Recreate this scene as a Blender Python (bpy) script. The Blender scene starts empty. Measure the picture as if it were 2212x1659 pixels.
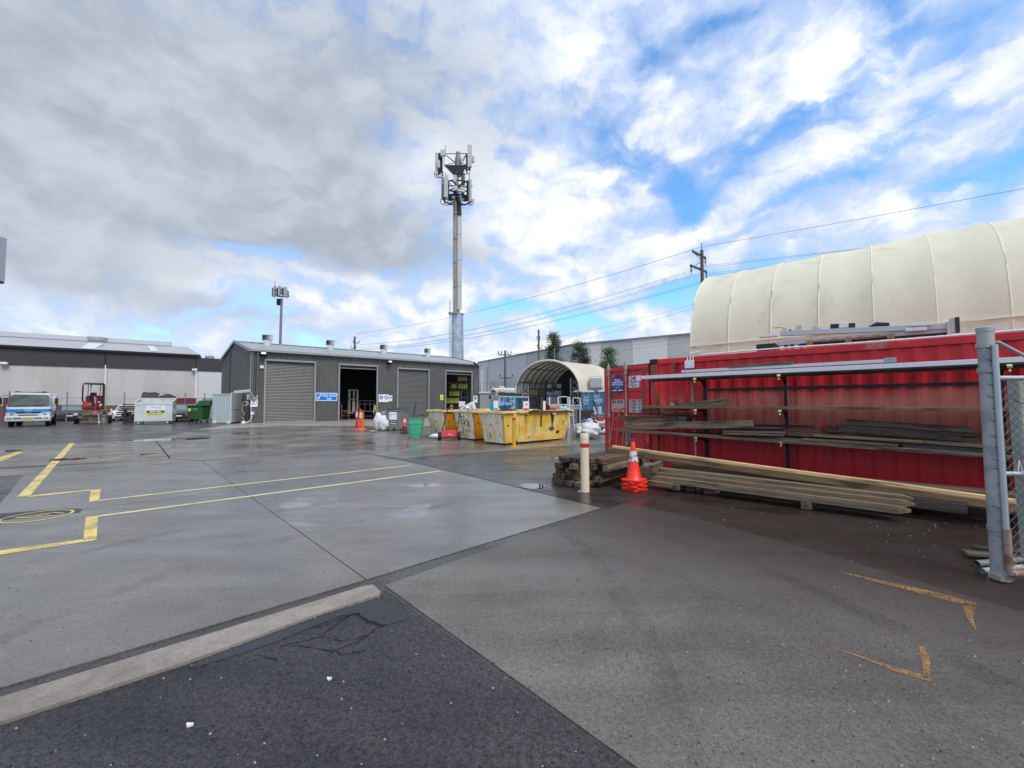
import bpy, bmesh, math, random
from mathutils import Vector, Matrix, Euler, noise
rnd = random.Random(11)
SC = bpy.context.scene
COL = SC.collection
rad = math.radians

# ------------------------------------------------------------------ camera
EH = 1.55                      # eye height
FL = 890.0                     # focal length in view units (picture 2212 x 1659)
cam_d = bpy.data.cameras.new('camera'); cam = bpy.data.objects.new('camera', cam_d); COL.objects.link(cam)
cam_d.sensor_width = 36; cam_d.lens = 36 * FL / 2212; cam_d.clip_start = .05; cam_d.clip_end = 6000
cam.location = (0, 0, EH)
cam.rotation_euler = (rad(90) + math.atan(41.5 / FL), .005, 0)
SC.camera = cam
CM = cam.rotation_euler.to_matrix()

# ------------------------------------------------------------------ world and sun
class NT:
    def __init__(s, tree): s.t = tree; s.l = tree.links
    def n(s, typ, **kw):
        nd = s.t.nodes.new(typ)
        for k, v in kw.items(): setattr(nd, k, v)
        return nd
    def put(s, sock, v):
        if hasattr(v, 'node'): s.l.new(v, sock)
        elif v is not None:
            if isinstance(v, (tuple, list)) and len(v) == 3 and sock.type == 'RGBA': v = (*v, 1)
            sock.default_value = v
    def m(s, op, a, b=None, c=None, clamp=False):
        nd = s.n('ShaderNodeMath', operation=op, use_clamp=clamp)
        for i, v in enumerate((a, b, c)):
            if v is not None: s.put(nd.inputs[i], v)
        return nd.outputs[0]
    def v(s, op, a, b=None, scale=None):
        nd = s.n('ShaderNodeVectorMath', operation=op)
        s.put(nd.inputs[0], a)
        if b is not None: s.put(nd.inputs[1], b)
        if scale is not None: s.put(nd.inputs['Scale'], scale)
        return nd.outputs[1 if op in ('DOT_PRODUCT', 'LENGTH') else 0]
    def mix(s, f, a, b, typ='MIX'):
        nd = s.n('ShaderNodeMix', data_type='RGBA', blend_type=typ)
        s.put(nd.inputs[0], f); s.put(nd.inputs[6], a); s.put(nd.inputs[7], b)
        return nd.outputs[2]
    def noise(s, vec, scale, detail=4, rough=.55, dist=0, col=False):
        nd = s.n('ShaderNodeTexNoise'); s.put(nd.inputs['Vector'], vec)
        nd.inputs['Scale'].default_value = scale; nd.inputs['Detail'].default_value = detail
        nd.inputs['Roughness'].default_value = rough; nd.inputs['Distortion'].default_value = dist
        return nd.outputs[1 if col else 0]
    def ss(s, x, lo, hi):
        nd = s.n('ShaderNodeMapRange', interpolation_type='SMOOTHSTEP'); s.put(nd.inputs[0], x)
        nd.inputs[1].default_value = lo; nd.inputs[2].default_value = hi
        return nd.outputs[0]
    def map(s, vec, scale=(1, 1, 1), loc=(0, 0, 0), rot=(0, 0, 0)):
        nd = s.n('ShaderNodeMapping'); s.put(nd.inputs[0], vec)
        nd.inputs['Scale'].default_value = scale; nd.inputs['Location'].default_value = loc; nd.inputs['Rotation'].default_value = rot
        return nd.outputs[0]

def raydir(u, v):
    d = CM @ Vector(((u - 1106) / FL, (829.5 - v) / FL, -1)); return d
EYE = Vector((0, 0, EH))
def G(u, v, z=0.0):
    d = raydir(u, v); t = (z - EH) / d.z; return EYE + d * t
def D(u, v, y):
    d = raydir(u, v); return EYE + d * (y / d.y)
def PL(u, v, p, n):
    d = raydir(u, v); t = (p - EYE).dot(n) / d.dot(n); return EYE + d * t

SUN_EL, SUN_AZ = 52, 146      # azimuth from +Y clockwise
W = bpy.data.worlds.new('World'); SC.world = W; W.use_nodes = True
w = NT(W.node_tree); W.node_tree.nodes.clear()
sky = w.n('ShaderNodeTexSky', sky_type='NISHITA'); sky.sun_disc = False
sky.sun_elevation = rad(SUN_EL); sky.sun_rotation = rad(SUN_AZ); sky.air_density = 1.0; sky.dust_density = .6; sky.ozone_density = 3
tc = w.n('ShaderNodeTexCoord'); dirv = tc.outputs['Generated']
wn = w.noise(dirv, 4.0, 8, .62, col=True)
warp = w.v('ADD', dirv, w.v('SCALE', w.v('SUBTRACT', wn, (.5, .5, .5)), scale=.15))
def blob(u, v, su, sv, rot=0):
    c = raydir(u, v).normalized(); r = Vector((c.y, -c.x, 0)).normalized(); up = r.cross(c)
    a = rad(rot); ru, rv = r * math.cos(a) + up * math.sin(a), up * math.cos(a) - r * math.sin(a)
    k = math.cos(math.atan(math.hypot(u - 1106, v - 829) / FL))
    x = w.v('DOT_PRODUCT', warp, tuple(ru * (FL / (su * k)))); y = w.v('DOT_PRODUCT', warp, tuple(rv * (FL / (sv * k))))
    q = w.m('MULTIPLY_ADD', x, x, w.m('MULTIPLY', y, y))
    return w.m('EXPONENT', w.m('MULTIPLY', q, -1))
def total(lst):
    s = None
    for (amp, *a) in lst:
        g = w.m('MULTIPLY', blob(*a), amp); s = g if s is None else w.m('ADD', s, g)
    return s
GREY = [(.7, 620, 480, 420, 80, -6), (.5, 700, 150, 300, 200, 0), (.45, 200, 560, 300, 60, 0), (1.05, 430, 300, 560, 260, 0), (.8, 60, 250, 420, 330, 0), (.75, 640, 400, 330, 95, -8), (.5, 930, 120, 240, 210, 0), (.55, 300, 640, 330, 34, -6), (.45, 800, 690, 200, 22, 0),
        (.35, 100, 520, 200, 60, 0), (-.6, 880, 400, 70, 70, 0), (.3, 1340, 170, 260, 60, 20), (.25, 1480, 600, 180, 26, 10), (.25, 1850, 560, 330, 40, 8), (.3, 1030, 560, 140, 24, 0), (.3, 1900, 230, 160, 30, 20)]
BLUE = [(.95, 1345, 335, 62, 55, 20), (.9, 1650, 325, 130, 48, 18), (.8, 1700, 250, 110, 24, 10), (.95, 1925, 60, 130, 62, 50), (1.0, 2170, 350, 170, 60, 12), (.8, 1890, 300, 90, 26, 15),
        (.75, 1480, 430, 110, 40, -60), (.9, 1440, 650, 230, 34, 4), (.8, 1130, 672, 120, 16, -4), (.55, 1560, 600, 110, 26, 8), (.45, 1440, 130, 90, 40, 30), (.5, 1080, 330, 60, 70, 0), (.6, 1740, 420, 150, 26, 14),
        (.6, 1260, 220, 40, 60, 50), (.5, 2000, 200, 90, 30, 20), (.15, 580, 520, 130, 30, 0), (.35, 1010, 480, 70, 60, 0), (.35, 2080, 90, 60, 60, 40), (.45, 1820, 150, 60, 60, 70), (.3, 950, 560, 120, 30, 0), (.3, 430, 740, 380, 26, 0)]
WHITE = [(.9, 1260, 70, 90, 80, 0), (.95, 1420, 250, 110, 120, 20), (.9, 1720, 140, 120, 75, 0), (.8, 1840, 190, 110, 70, 0), (.8, 1720, 385, 300, 40, 14), (.6, 2120, 130, 170, 60, 38), (.8, 1160, 480, 190, 110, 0),
         (1.1, 1240, 740, 420, 42, 4), (.9, 560, 640, 300, 34, -4), (.8, 700, 585, 260, 26, 0), (.6, 300, 545, 120, 32, 0), (.8, 160, 715, 90, 24, 0), (.8, 930, 660, 240, 40, 0), (.6, 960, 330, 60, 60, 0), (.7, 1330, 590, 170, 34, 0),
         (.6, 1250, 400, 110, 70, 0), (.8, 1900, 470, 260, 26, 10), (.6, 2000, 330, 140, 34, 18)]
fine = w.noise(w.map(warp, (1, 1, 1.9)), 11.5, 7, .52); med = w.noise(w.map(warp, (1, 1, 1.7)), 5.2, 5, .5)
nz = w.m('SUBTRACT', w.m('MULTIPLY_ADD', fine, 1.0, w.m('MULTIPLY', med, .8)), .9)
blue, white, grey = total(BLUE), total(WHITE), total(GREY)
cover = w.ss(w.m('ADD', w.m('SUBTRACT', w.m('MULTIPLY_ADD', white, .30, .86), w.m('MULTIPLY', blue, .80)), w.m('MULTIPLY', nz, 2.1)), -.08, 1.0)
greya = w.ss(w.m('ADD', w.m('SUBTRACT', grey, w.m('MULTIPLY', white, .35)), w.m('MULTIPLY', nz, 1.1)), .05, 1.25)
wht = w.ss(w.m('ADD', w.m('SUBTRACT', w.m('MULTIPLY', white, .60), w.m('MULTIPLY', blue, .3)), w.m('MULTIPLY', nz, 2.9)), -.12, 1.0)
ccol = w.mix(wht, (.53, .65, .90), (.97, .99, 1.0))
ccol = w.mix(greya, ccol, w.mix(w.ss(nz, -.25, .3), (.39, .435, .51), (.54, .60, .69)))
cover = w.m('MAXIMUM', cover, w.m('MULTIPLY', greya, 1.0))
b1 = w.n('ShaderNodeBackground'); w.l.new(w.mix(1, sky.outputs[0], (1.0, 1.5, 1.75), 'MULTIPLY'), b1.inputs[0]); b1.inputs[1].default_value = .15
b2 = w.n('ShaderNodeBackground'); w.l.new(ccol, b2.inputs[0]); b2.inputs[1].default_value = 1.0
ms = w.n('ShaderNodeMixShader'); w.l.new(cover, ms.inputs[0]); w.l.new(b1.outputs[0], ms.inputs[1]); w.l.new(b2.outputs[0], ms.inputs[2])
wo = w.n('ShaderNodeOutputWorld'); w.l.new(ms.outputs[0], wo.inputs[0])
W.cycles.sampling_method = 'MANUAL'; W.cycles.sample_map_resolution = 512

sd = bpy.data.lights.new('sun', 'SUN'); sun = bpy.data.objects.new('sun', sd); COL.objects.link(sun)
sd.energy = 2.4; sd.angle = rad(24); sd.color = (1, .91, .80)
sv = Vector((math.sin(rad(SUN_AZ)) * math.cos(rad(SUN_EL)), math.cos(rad(SUN_AZ)) * math.cos(rad(SUN_EL)), math.sin(rad(SUN_EL))))
sun.rotation_euler = sv.to_track_quat('Z', 'Y').to_euler(); sun.location = (0, 0, 60)
SC.view_settings.view_transform = 'Standard'; SC.view_settings.look = 'None'; SC.view_settings.exposure = .14; SC.view_settings.gamma = 1
SC.view_settings.use_curve_mapping = False
SC.render.engine = 'CYCLES'; SC.cycles.max_bounces = 6; SC.cycles.transparent_max_bounces = 12

# ------------------------------------------------------------------ materials
_mats = {}
def M(name, c=(.5, .5, .5), r=.6, m=0.0, c2=None, sc=4, lo=.4, hi=.6, var=.10, bump=0, bs=60, dirt=None, ds=1.5, dlo=.5, dhi=.68, st=(1, 1, 1), coat=0, spec=.5, world=False, glow=None, rv=.12, dst=None):
    if name in _mats: return _mats[name]
    mt = bpy.data.materials.new(name); mt.use_nodes = True; _mats[name] = mt
    t = NT(mt.node_tree); bs_ = mt.node_tree.nodes['Principled BSDF']
    vec = t.n('ShaderNodeNewGeometry').outputs['Position'] if world else t.n('ShaderNodeTexCoord').outputs['Object']
    inf = t.n('ShaderNodeObjectInfo'); vec = vec if world else t.v('ADD', vec, t.v('SCALE', inf.outputs['Location'], scale=.37))
    sv_ = t.map(vec, st)
    col = (*c, 1)
    if c2: col = t.mix(t.ss(t.noise(sv_, sc, 5, .6), lo, hi), c, c2)
    f = t.noise(sv_, 14, 6, .65)
    col = t.mix(1.0, col, t.mix(f, tuple([1 - 1.6 * var] * 3), tuple([1 + 1.6 * var] * 3)), 'MULTIPLY')
    if dirt:
        col = t.mix(t.ss(t.noise(t.map(vec, dst or st, loc=(3, 7, 1)), ds, 7, .65), dlo, dhi), col, dirt)
    t.put(bs_.inputs['Base Color'], col)
    t.put(bs_.inputs['Roughness'], t.m('ADD', t.m('MULTIPLY', t.m('SUBTRACT', t.noise(vec, 3, 4), .5), rv * 2), r, clamp=True))
    bs_.inputs['Metallic'].default_value = m; bs_.inputs['Coat Weight'].default_value = coat; bs_.inputs['Specular IOR Level'].default_value = spec
    if bump:
        b = t.n('ShaderNodeBump'); b.inputs['Strength'].default_value = bump; b.inputs['Distance'].default_value = .02
        t.l.new(t.noise(sv_, bs, 4, .6), b.inputs['Height']); t.l.new(b.outputs[0], bs_.inputs['Normal'])
    if glow:
        bs_.inputs['Emission Color'].default_value = (*glow[0], 1); bs_.inputs['Emission Strength'].default_value = glow[1]
    return mt

def ground_mat(name, c1, c2, agg, speck, wet=.5, scale=1.0, wl=.42, wh=.62, dark=.55, bumpk=.35, rmin=.10, rmax=.55, spd=0.74, ang=.82, dark_marks=None):
    """Paving: blotchy base, aggregate grain, tiny light and dark stones, wet streaks that darken and polish it."""
    mt = bpy.data.materials.new(name); mt.use_nodes = True
    t = NT(mt.node_tree); b = mt.node_tree.nodes['Principled BSDF']
    P = t.n('ShaderNodeNewGeometry').outputs['Position']
    big = t.noise(P, .55 * scale, 6, .6, .6); mid = t.noise(P, 3.5 * scale, 6, .65)
    stre = t.noise(t.map(P, (.35, 2.2, 1), rot=(0, 0, -ang)), .9, 6, .65, .3)
    col = t.mix(t.ss(t.m('ADD', t.m('MULTIPLY', big, .55), t.m('MULTIPLY', stre, .45)), .36, .64), c1, c2)
    col = t.mix(1, col, t.mix(mid, (.86, .86, .86), (1.14, 1.14, 1.14)), 'MULTIPLY')
    gr = t.m('MULTIPLY_ADD', t.noise(P, 95, 3, .7), .6, t.m('MULTIPLY', t.noise(P, 34, 3, .65), .4))
    col = t.mix(1, col, t.mix(t.ss(gr, .3, .7), (1 - agg,) * 3, (1 + agg,) * 3), 'MULTIPLY')
    vo = t.n('ShaderNodeTexVoronoi'); t.put(vo.inputs['Vector'], P); vo.inputs['Scale'].default_value = 55
    hue = t.n('ShaderNodeSeparateColor'); t.l.new(vo.outputs['Color'], hue.inputs[0])
    on = t.m('MULTIPLY', t.m('GREATER_THAN', hue.outputs[0], spd), t.m('LESS_THAN', vo.outputs['Distance'], .30))
    col = t.mix(t.m('MULTIPLY', on, speck), col, t.mix(hue.outputs[1], (.55, .53, .50), (.30, .29, .28)))
    on2 = t.m('MULTIPLY', t.m('GREATER_THAN', hue.outputs[2], .93), t.m('LESS_THAN', vo.outputs['Distance'], .22))
    col = t.mix(t.m('MULTIPLY', on2, .75), col, (.02, .02, .022))
    # wetness
    wn_ = t.m('ADD', t.m('MULTIPLY', t.noise(P, .42, 5, .6, .5), .6), t.m('MULTIPLY', stre, .4))
    wt = t.m('MULTIPLY', t.ss(wn_, wl, wh), wet)
    pud = t.ss(t.m('ADD', t.m('MULTIPLY', t.noise(P, .5, 3, .5, .8), .65), t.m('MULTIPLY', stre, .35)), .575, .63)
    col = t.mix(wt, col, t.mix(1, col, (dark,) * 3, 'MULTIPLY'))
    if dark_marks:  # dark brown towards the container line, edge broken up by noise
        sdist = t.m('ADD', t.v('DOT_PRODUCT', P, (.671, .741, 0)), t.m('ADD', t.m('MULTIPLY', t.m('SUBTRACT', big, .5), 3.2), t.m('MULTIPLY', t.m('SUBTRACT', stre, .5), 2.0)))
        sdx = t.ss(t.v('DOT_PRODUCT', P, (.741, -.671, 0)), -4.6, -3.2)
        sf = t.m('MULTIPLY', t.m('MULTIPLY', t.ss(sdist, dark_marks[0], dark_marks[1]), sdx), dark_marks[2]); col = t.mix(sf, col, t.mix(mid, (.020, .013, .010), (.040, .028, .020)))
    t.put(b.inputs['Base Color'], col)
    ro = t.m('SUBTRACT', rmax, t.m('MULTIPLY', wt, rmax - rmin - .08), clamp=True)
    ro = t.m('ADD', t.m('MULTIPLY', t.m('SUBTRACT', gr, .5), .12), ro)
    ro = t.m('MAXIMUM', t.m('SUBTRACT', ro, t.m('MULTIPLY', pud, .25 * wet)), rmin)
    t.put(b.inputs['Roughness'], ro)
    b.inputs['Specular IOR Level'].default_value = .38
    bp = t.n('ShaderNodeBump'); bp.inputs['Distance'].default_value = .006
    t.put(bp.inputs['Strength'], t.m('MULTIPLY', t.m('SUBTRACT', 1, t.m('MULTIPLY', pud, .8)), bumpk))
    t.l.new(t.m('ADD', gr, t.m('MULTIPLY', mid, .8)), bp.inputs['Height']); t.l.new(bp.outputs[0], b.inputs['Normal'])
    return mt

def paint_mat(name, c, wear=.5, c2=None):
    mt = bpy.data.materials.new(name); mt.use_nodes = True
    t = NT(mt.node_tree); b = mt.node_tree.nodes['Principled BSDF']; P = t.n('ShaderNodeNewGeometry').outputs['Position']
    t.put(b.inputs['Base Color'], t.mix(t.noise(P, 6, 5, .6), c, c2 or tuple(x * .7 for x in c)))
    b.inputs['Roughness'].default_value = .4
    a = t.m('SUBTRACT', 1.0, t.m('MULTIPLY', t.ss(t.m('ADD', t.m('MULTIPLY', t.noise(P, 40, 5, .75), .55), t.m('MULTIPLY', t.noise(P, 2.5, 4, .6), .45)), .62 - .28 * wear, .72 - .16 * wear), .25 + wear * .75), clamp=True)
    t.put(b.inputs['Alpha'], a)
    return mt

# ------------------------------------------------------------------ mesh helpers
class MB:
    def __init__(s): s.v = []; s.f = []
    def add(s, vs, fs):
        o = len(s.v); s.v += [tuple(x) for x in vs]; s.f += [tuple(i + o for i in f) for f in fs]; return s
    def box(s, x0, x1, y0, y1, z0, z1):
        return s.add([(x0, y0, z0), (x1, y0, z0), (x1, y1, z0), (x0, y1, z0), (x0, y0, z1), (x1, y0, z1), (x1, y1, z1), (x0, y1, z1)],
                     [(3, 2, 1, 0), (4, 5, 6, 7), (0, 1, 5, 4), (1, 2, 6, 5), (2, 3, 7, 6), (3, 0, 4, 7)])
    def hexa(s, b, t):   # bottom 4 ccw, top 4 ccw
        return s.add(list(b) + list(t), [(3, 2, 1, 0), (4, 5, 6, 7), (0, 1, 5, 4), (1, 2, 6, 5), (2, 3, 7, 6), (3, 0, 4, 7)])
    def bar(s, p, q, w=.05, h=None, up=(0, 0, 1)):
        h = w if h is None else h; p, q = Vector(p), Vector(q); d = (q - p).normalized(); u = Vector(up)
        if abs(d.dot(u)) > .98: u = Vector((0, 1, 0))
        a = d.cross(u).normalized() * (w / 2); b = a.cross(d).normalized() * (h / 2)
        return s.hexa([p - a - b, p + a - b, p + a + b, p - a + b], [q - a - b, q + a - b, q + a + b, q - a + b])
    def tube(s, p, q, r, r2=None, n=10, cap=True):
        r2 = r if r2 is None else r2; p, q = Vector(p), Vector(q); d = (q - p).normalized()
        u = Vector((0, 0, 1)) if abs(d.z) < .95 else Vector((1, 0, 0))
        a = d.cross(u).normalized(); b = d.cross(a)
        vs = []
        for c, rr in ((p, r), (q, r2)):
            for i in range(n):
                t = 2 * math.pi * i / n; vs.append(c + (a * math.cos(t) + b * math.sin(t)) * rr)
        fs = [(i, (i + 1) % n, n + (i + 1) % n, n + i) for i in range(n)]
        if cap: fs += [tuple(range(n - 1, -1, -1)), tuple(range(n, 2 * n))]
        return s.add(vs, fs)
    def path(s, pts, r, n=8, closed=False):
        pts = [Vector(p) for p in pts]; k = len(pts); rings = []
        for i, p in enumerate(pts):
            a = pts[i - 1] if (i or closed) else p; b = pts[(i + 1) % k] if (i < k - 1 or closed) else p
            d = (b - a).normalized(); u = Vector((0, 0, 1)) if abs(d.z) < .9 else Vector((1, 0, 0))
            x = d.cross(u).normalized(); y = d.cross(x)
            rings.append([p + (x * math.cos(2 * math.pi * j / n) + y * math.sin(2 * math.pi * j / n)) * r for j in range(n)])
        vs = [v for rg in rings for v in rg]; fs = []
        for i in range(k if closed else k - 1):
            o, o2 = i * n, ((i + 1) % k) * n
            fs += [(o + j, o + (j + 1) % n, o2 + (j + 1) % n, o2 + j) for j in range(n)]
        if not closed: fs += [tuple(range(n - 1, -1, -1)), tuple(range((k - 1) * n, k * n))]
        return s.add(vs, fs)
    def lathe(s, prof, c=(0, 0, 0), n=20, sq=None):     # prof: (r, z)
        vs = []; c = Vector(c)
        for r, z in prof:
            for i in range(n):
                t = 2 * math.pi * i / n; vs.append(c + Vector((math.cos(t) * r, math.sin(t) * r, z)))
        fs = []
        for k in range(len(prof) - 1):
            fs += [(k * n + i, k * n + (i + 1) % n, (k + 1) * n + (i + 1) % n, (k + 1) * n + i) for i in range(n)]
        fs += [tuple(range(n - 1, -1, -1)), tuple(range((len(prof) - 1) * n, len(prof) * n))]
        return s.add(vs, fs)
    def prism(s, poly, z0, z1):
        n = len(poly); vs = [(p[0], p[1], z0) for p in poly] + [(p[0], p[1], z1) for p in poly]
        return s.add(vs, [tuple(range(n - 1, -1, -1)), tuple(range(n, 2 * n))] + [(i, (i + 1) % n, n + (i + 1) % n, n + i) for i in range(n)])
    def ext(s, poly, vec):   # 3-D polygon extruded by a vector
        n = len(poly); vec = Vector(vec); vs = [Vector(p) for p in poly]; vs += [p + vec for p in vs]
        return s.add(vs, [tuple(range(n - 1, -1, -1)), tuple(range(n, 2 * n))] + [(i, (i + 1) % n, n + (i + 1) % n, n + i) for i in range(n)])
    def quad(s, a, b, c, d): return s.add([a, b, c, d], [(0, 1, 2, 3)])
    def loft(s, rings, closed=True, caps=True):
        n = len(rings[0]); vs = [v for r in rings for v in r]; fs = []
        for k in range(len(rings) - 1):
            for i in range(n if closed else n - 1):
                fs.append((k * n + i, k * n + (i + 1) % n, (k + 1) * n + (i + 1) % n, (k + 1) * n + i))
        if caps: fs += [tuple(range(n - 1, -1, -1)), tuple(range((len(rings) - 1) * n, len(rings) * n))]
        return s.add(vs, fs)
    def xf(s, mat): s.v = [tuple(mat @ Vector(v)) for v in s.v]; return s
    def jitter(s, a, seed=0):
        r = random.Random(seed); s.v = [(x + r.uniform(-a, a), y + r.uniform(-a, a), z + r.uniform(-a, a)) for x, y, z in s.v]; return s
    def mesh(s, name, m=None, smooth=False, fix=True):
        me = bpy.data.meshes.new(name); me.from_pydata(s.v, [], s.f)
        if fix:
            bm = bmesh.new(); bm.from_mesh(me); bmesh.ops.recalc_face_normals(bm, faces=bm.faces); bm.to_mesh(me); bm.free()
        if m: me.materials.append(m)
        if smooth:
            me.polygons.foreach_set('use_smooth', [True] * len(me.polygons)); me.set_sharp_from_angle(angle=rad(38))
        return me
    def build(s, name, m=None, parent=None, smooth=False, bev=0, stuff=False, label=None, fix=True):
        o = bpy.data.objects.new(name, s.mesh(name, m, smooth, fix)); COL.objects.link(o)
        if parent is not None: o.parent = parent
        if bev:
            md = o.modifiers.new('edge', 'BEVEL'); md.width = bev; md.segments = 1; md.limit_method = 'ANGLE'; md.angle_limit = rad(40)
        if stuff: o['kind'] = 'stuff'
        if label: o['label'] = label
        return o

def tag(o, label, cat=None, group=None, kind=None):
    if label: o['label'] = label
    if cat: o['category'] = cat
    if group: o['group'] = group
    if kind: o['kind'] = kind
    return o
def thing(name, label, cat, loc=(0, 0, 0), rz=0, group=None, sc=1):
    o = bpy.data.objects.new(name, None); COL.objects.link(o); o.location = loc; o.rotation_euler = (0, 0, rz); o.scale = (sc, sc, sc)
    o.empty_display_size = .2
    return tag(o, label, cat, group)
def copy_tree(o, loc, rz=None, label=None, group=None, par=None):
    c = o.copy(); COL.objects.link(c)
    if par is not None: c.parent = par
    else:
        c.location = loc
        if rz is not None: c.rotation_euler = (0, 0, rz)
        if label: c['label'] = label
        if group: c['group'] = group
    for ch in list(o.children): copy_tree(ch, None, par=c)
    return c
def text(body, size, m, parent, mat4, align='CENTER', bold=0, sx=1, ext=.001, name='lettering', sp=1.0):
    """Flat lettering: mat4's x is the reading direction and its y is up."""
    cu = bpy.data.curves.new('t', 'FONT'); cu.body = body; cu.size = size; cu.align_x = align; cu.align_y = 'CENTER'; cu.offset = bold; cu.extrude = ext
    cu.space_character = sp; cu.resolution_u = 3
    ob = bpy.data.objects.new('t', cu); COL.objects.link(ob)
    dg = bpy.context.evaluated_depsgraph_get(); me = bpy.data.meshes.new_from_object(ob.evaluated_get(dg)); bpy.data.objects.remove(ob)
    me.transform(Matrix.Diagonal((sx, 1, 1, 1))); me.transform(mat4); me.materials.clear(); me.materials.append(m)
    o = bpy.data.objects.new(name, me); COL.objects.link(o); o.parent = parent
    return o
def frame(o, x, y, off=0):
    x = Vector(x).normalized(); y = Vector(y).normalized(); z = x.cross(y).normalized(); o = Vector(o) + z * off
    return Matrix(((x.x, y.x, z.x, o.x), (x.y, y.y, z.y, o.y), (x.z, y.z, z.z, o.z), (0, 0, 0, 1)))
def facing(p):   # rotation that turns a thing's front (-Y) to the camera
    return -math.atan2(p[0], p[1])
Z = Vector((0, 0, 1))
# ------------------------------------------------------------------ ground
asph_far = ground_mat('asphalt_worn', (.042, .038, .035), (.085, .078, .070), .45, .15, wet=.9, dark=.6, dark_marks=(2.6, 5.2, .92), rmax=.5, rmin=.07, wl=.40, wh=.6)
asph = ground_mat('asphalt_near', (.024, .023, .0235), (.054, .051, .049), .9, .08, wet=.3, dark=.8, bumpk=.9, rmax=.62, rmin=.3, spd=.95)
conc = ground_mat('concrete_smooth', (.135, .125, .111), (.215, .200, .179), .34, .16, wet=.85, dark=.72, rmax=.42, rmin=.06, bumpk=.12, wl=.36, wh=.62, spd=.97)
concy = ground_mat('concrete_yard', (.105, .088, .070), (.245, .215, .175), .26, .12, wet=.95, dark=.62, rmax=.42, rmin=.05, bumpk=.12, wl=.42, wh=.60, spd=.97)
agg = ground_mat('concrete_aggregate', (.085, .072, .060), (.180, .160, .136), .50, .16, dark_marks=(2.6, 5.6, .88), wet=.8, dark=.72, rmax=.5, rmin=.18, bumpk=.55, spd=.80, wl=.4, wh=.65)
kerbm = ground_mat('concrete_kerb', (.20, .175, .145), (.36, .32, .27), .25, .25, wet=.5, dark=.7, rmax=.6, rmin=.3, bumpk=.5, spd=.93, scale=2.5)
patchm = ground_mat('asphalt_patch', (.026, .028, .034), (.040, .042, .050), .35, .1, wet=.3, dark=.8, bumpk=.5, rmax=.5, rmin=.3, spd=.98)
apron = ground_mat('concrete_apron', (.26, .24, .205), (.36, .335, .29), .14, .1, wet=.6, dark=.7, rmax=.5, rmin=.15, bumpk=.1, spd=.97)
BASE = -.008
m_ = MB(); m_.box(-1500, 1500, -60, 3000, -.4, BASE)
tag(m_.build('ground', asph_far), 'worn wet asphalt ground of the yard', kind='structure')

def inset(poly, d):
    n = len(poly); out = []
    area = sum(poly[i].x * poly[(i + 1) % n].y - poly[(i + 1) % n].x * poly[i].y for i in range(n))
    sg = 1 if area > 0 else -1
    for i in range(n):
        a, b, c = poly[i - 1], poly[i], poly[(i + 1) % n]
        e1 = (b - a).normalized(); e2 = (c - b).normalized()
        n1 = Vector((-e1.y, e1.x, 0)) * sg; n2 = Vector((-e2.y, e2.x, 0)) * sg
        k = (n1 + n2); k = k / max(.3, k.dot(n1)) if k.length > .1 else n1
        out.append(b + k * d)
    return out
def slab(name, label, px, mat, d=.006, z=0.0, z0=-.2):
    P = inset([G(u, v) for u, v in px], d)
    o = MB().prism(P, z0, z).build(name, mat); tag(o, label, kind='structure'); return o
K, J, E, T = (791, 1252), (519, 1057.5), (912, 1004), (750, 972)
slab('concrete_slab', 'grey concrete slab panel beside the kerb', [K, (-900, 1752), (-900, 1240), J], conc)
slab('concrete_slab', 'grey concrete slab panel with the yellow bay markings', [J, (-35, 1128), (51, 1027), (437, 995.5)], conc)
slab('concrete_slab', 'large grey concrete slab panel running to the dark asphalt', [K, J, E, (1300, 1097)], conc)
slab('concrete_slab', 'grey concrete slab panel between the yellow lines and skips', [J, (437, 995.5), T, E], conc)
slab('concrete_slab', 'stained concrete slab strip at the drain', [(437, 995), (51, 1026.5), (-500, 1052), (-500, 1036), (0, 1013.5), (346, 993.6), (367, 992)], concy)
slab('concrete_slab', 'puddled concrete slab panel around the drain grate', [(366, 991.5), (346, 993), (-500, 1035), (-500, 980), (229, 955), (334, 950)], concy, d=.01)
slab('concrete_slab', 'wide brownish concrete yard panel in front of the skips', [T, (438, 994.5), (368, 991), (335, 950), (420, 929), (620, 920.5), (1400, 920.5), (1500, 955), (1300, 957), (1060, 975.5), (865, 991)], concy)
slab('concrete_slab', 'dry pale concrete apron of the shed', [(425, 928.5), (500, 916.5), (538, 912.5), (700, 903), (1060, 893), (1500, 893), (1500, 920), (620, 920)], apron)
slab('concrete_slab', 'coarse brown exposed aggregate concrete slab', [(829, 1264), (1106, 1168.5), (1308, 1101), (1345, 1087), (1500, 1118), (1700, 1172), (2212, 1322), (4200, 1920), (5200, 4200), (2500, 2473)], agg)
slab('kerb', 'tan flush concrete kerb strip beside the near asphalt', [(-900, 1790), (0, 1510), (400, 1388), (700, 1295), (788, 1267.5), (806, 1265.5), (823, 1281), (820, 1288), (700, 1324), (400, 1434), (0, 1565), (-900, 1870)], kerbm, d=.002, z=.012)
slab('asphalt', 'dark coarse asphalt in the near corner', [(-900, 1872), (0, 1566), (400, 1435), (700, 1325), (822, 1288), (823.5, 1284), (833, 1272), (1370, 1660.5), (2490, 2468), (-4000, 4200)], asph, d=.003, z=-.003)
slab('asphalt', 'dark asphalt panel in front of the timber pile', [(868, 992.5), (1062, 976.5), (1305, 958.5), (1520, 960), (1600, 1020), (1340, 1085), (1302, 1096)], asph_far, z=-.002)
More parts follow.
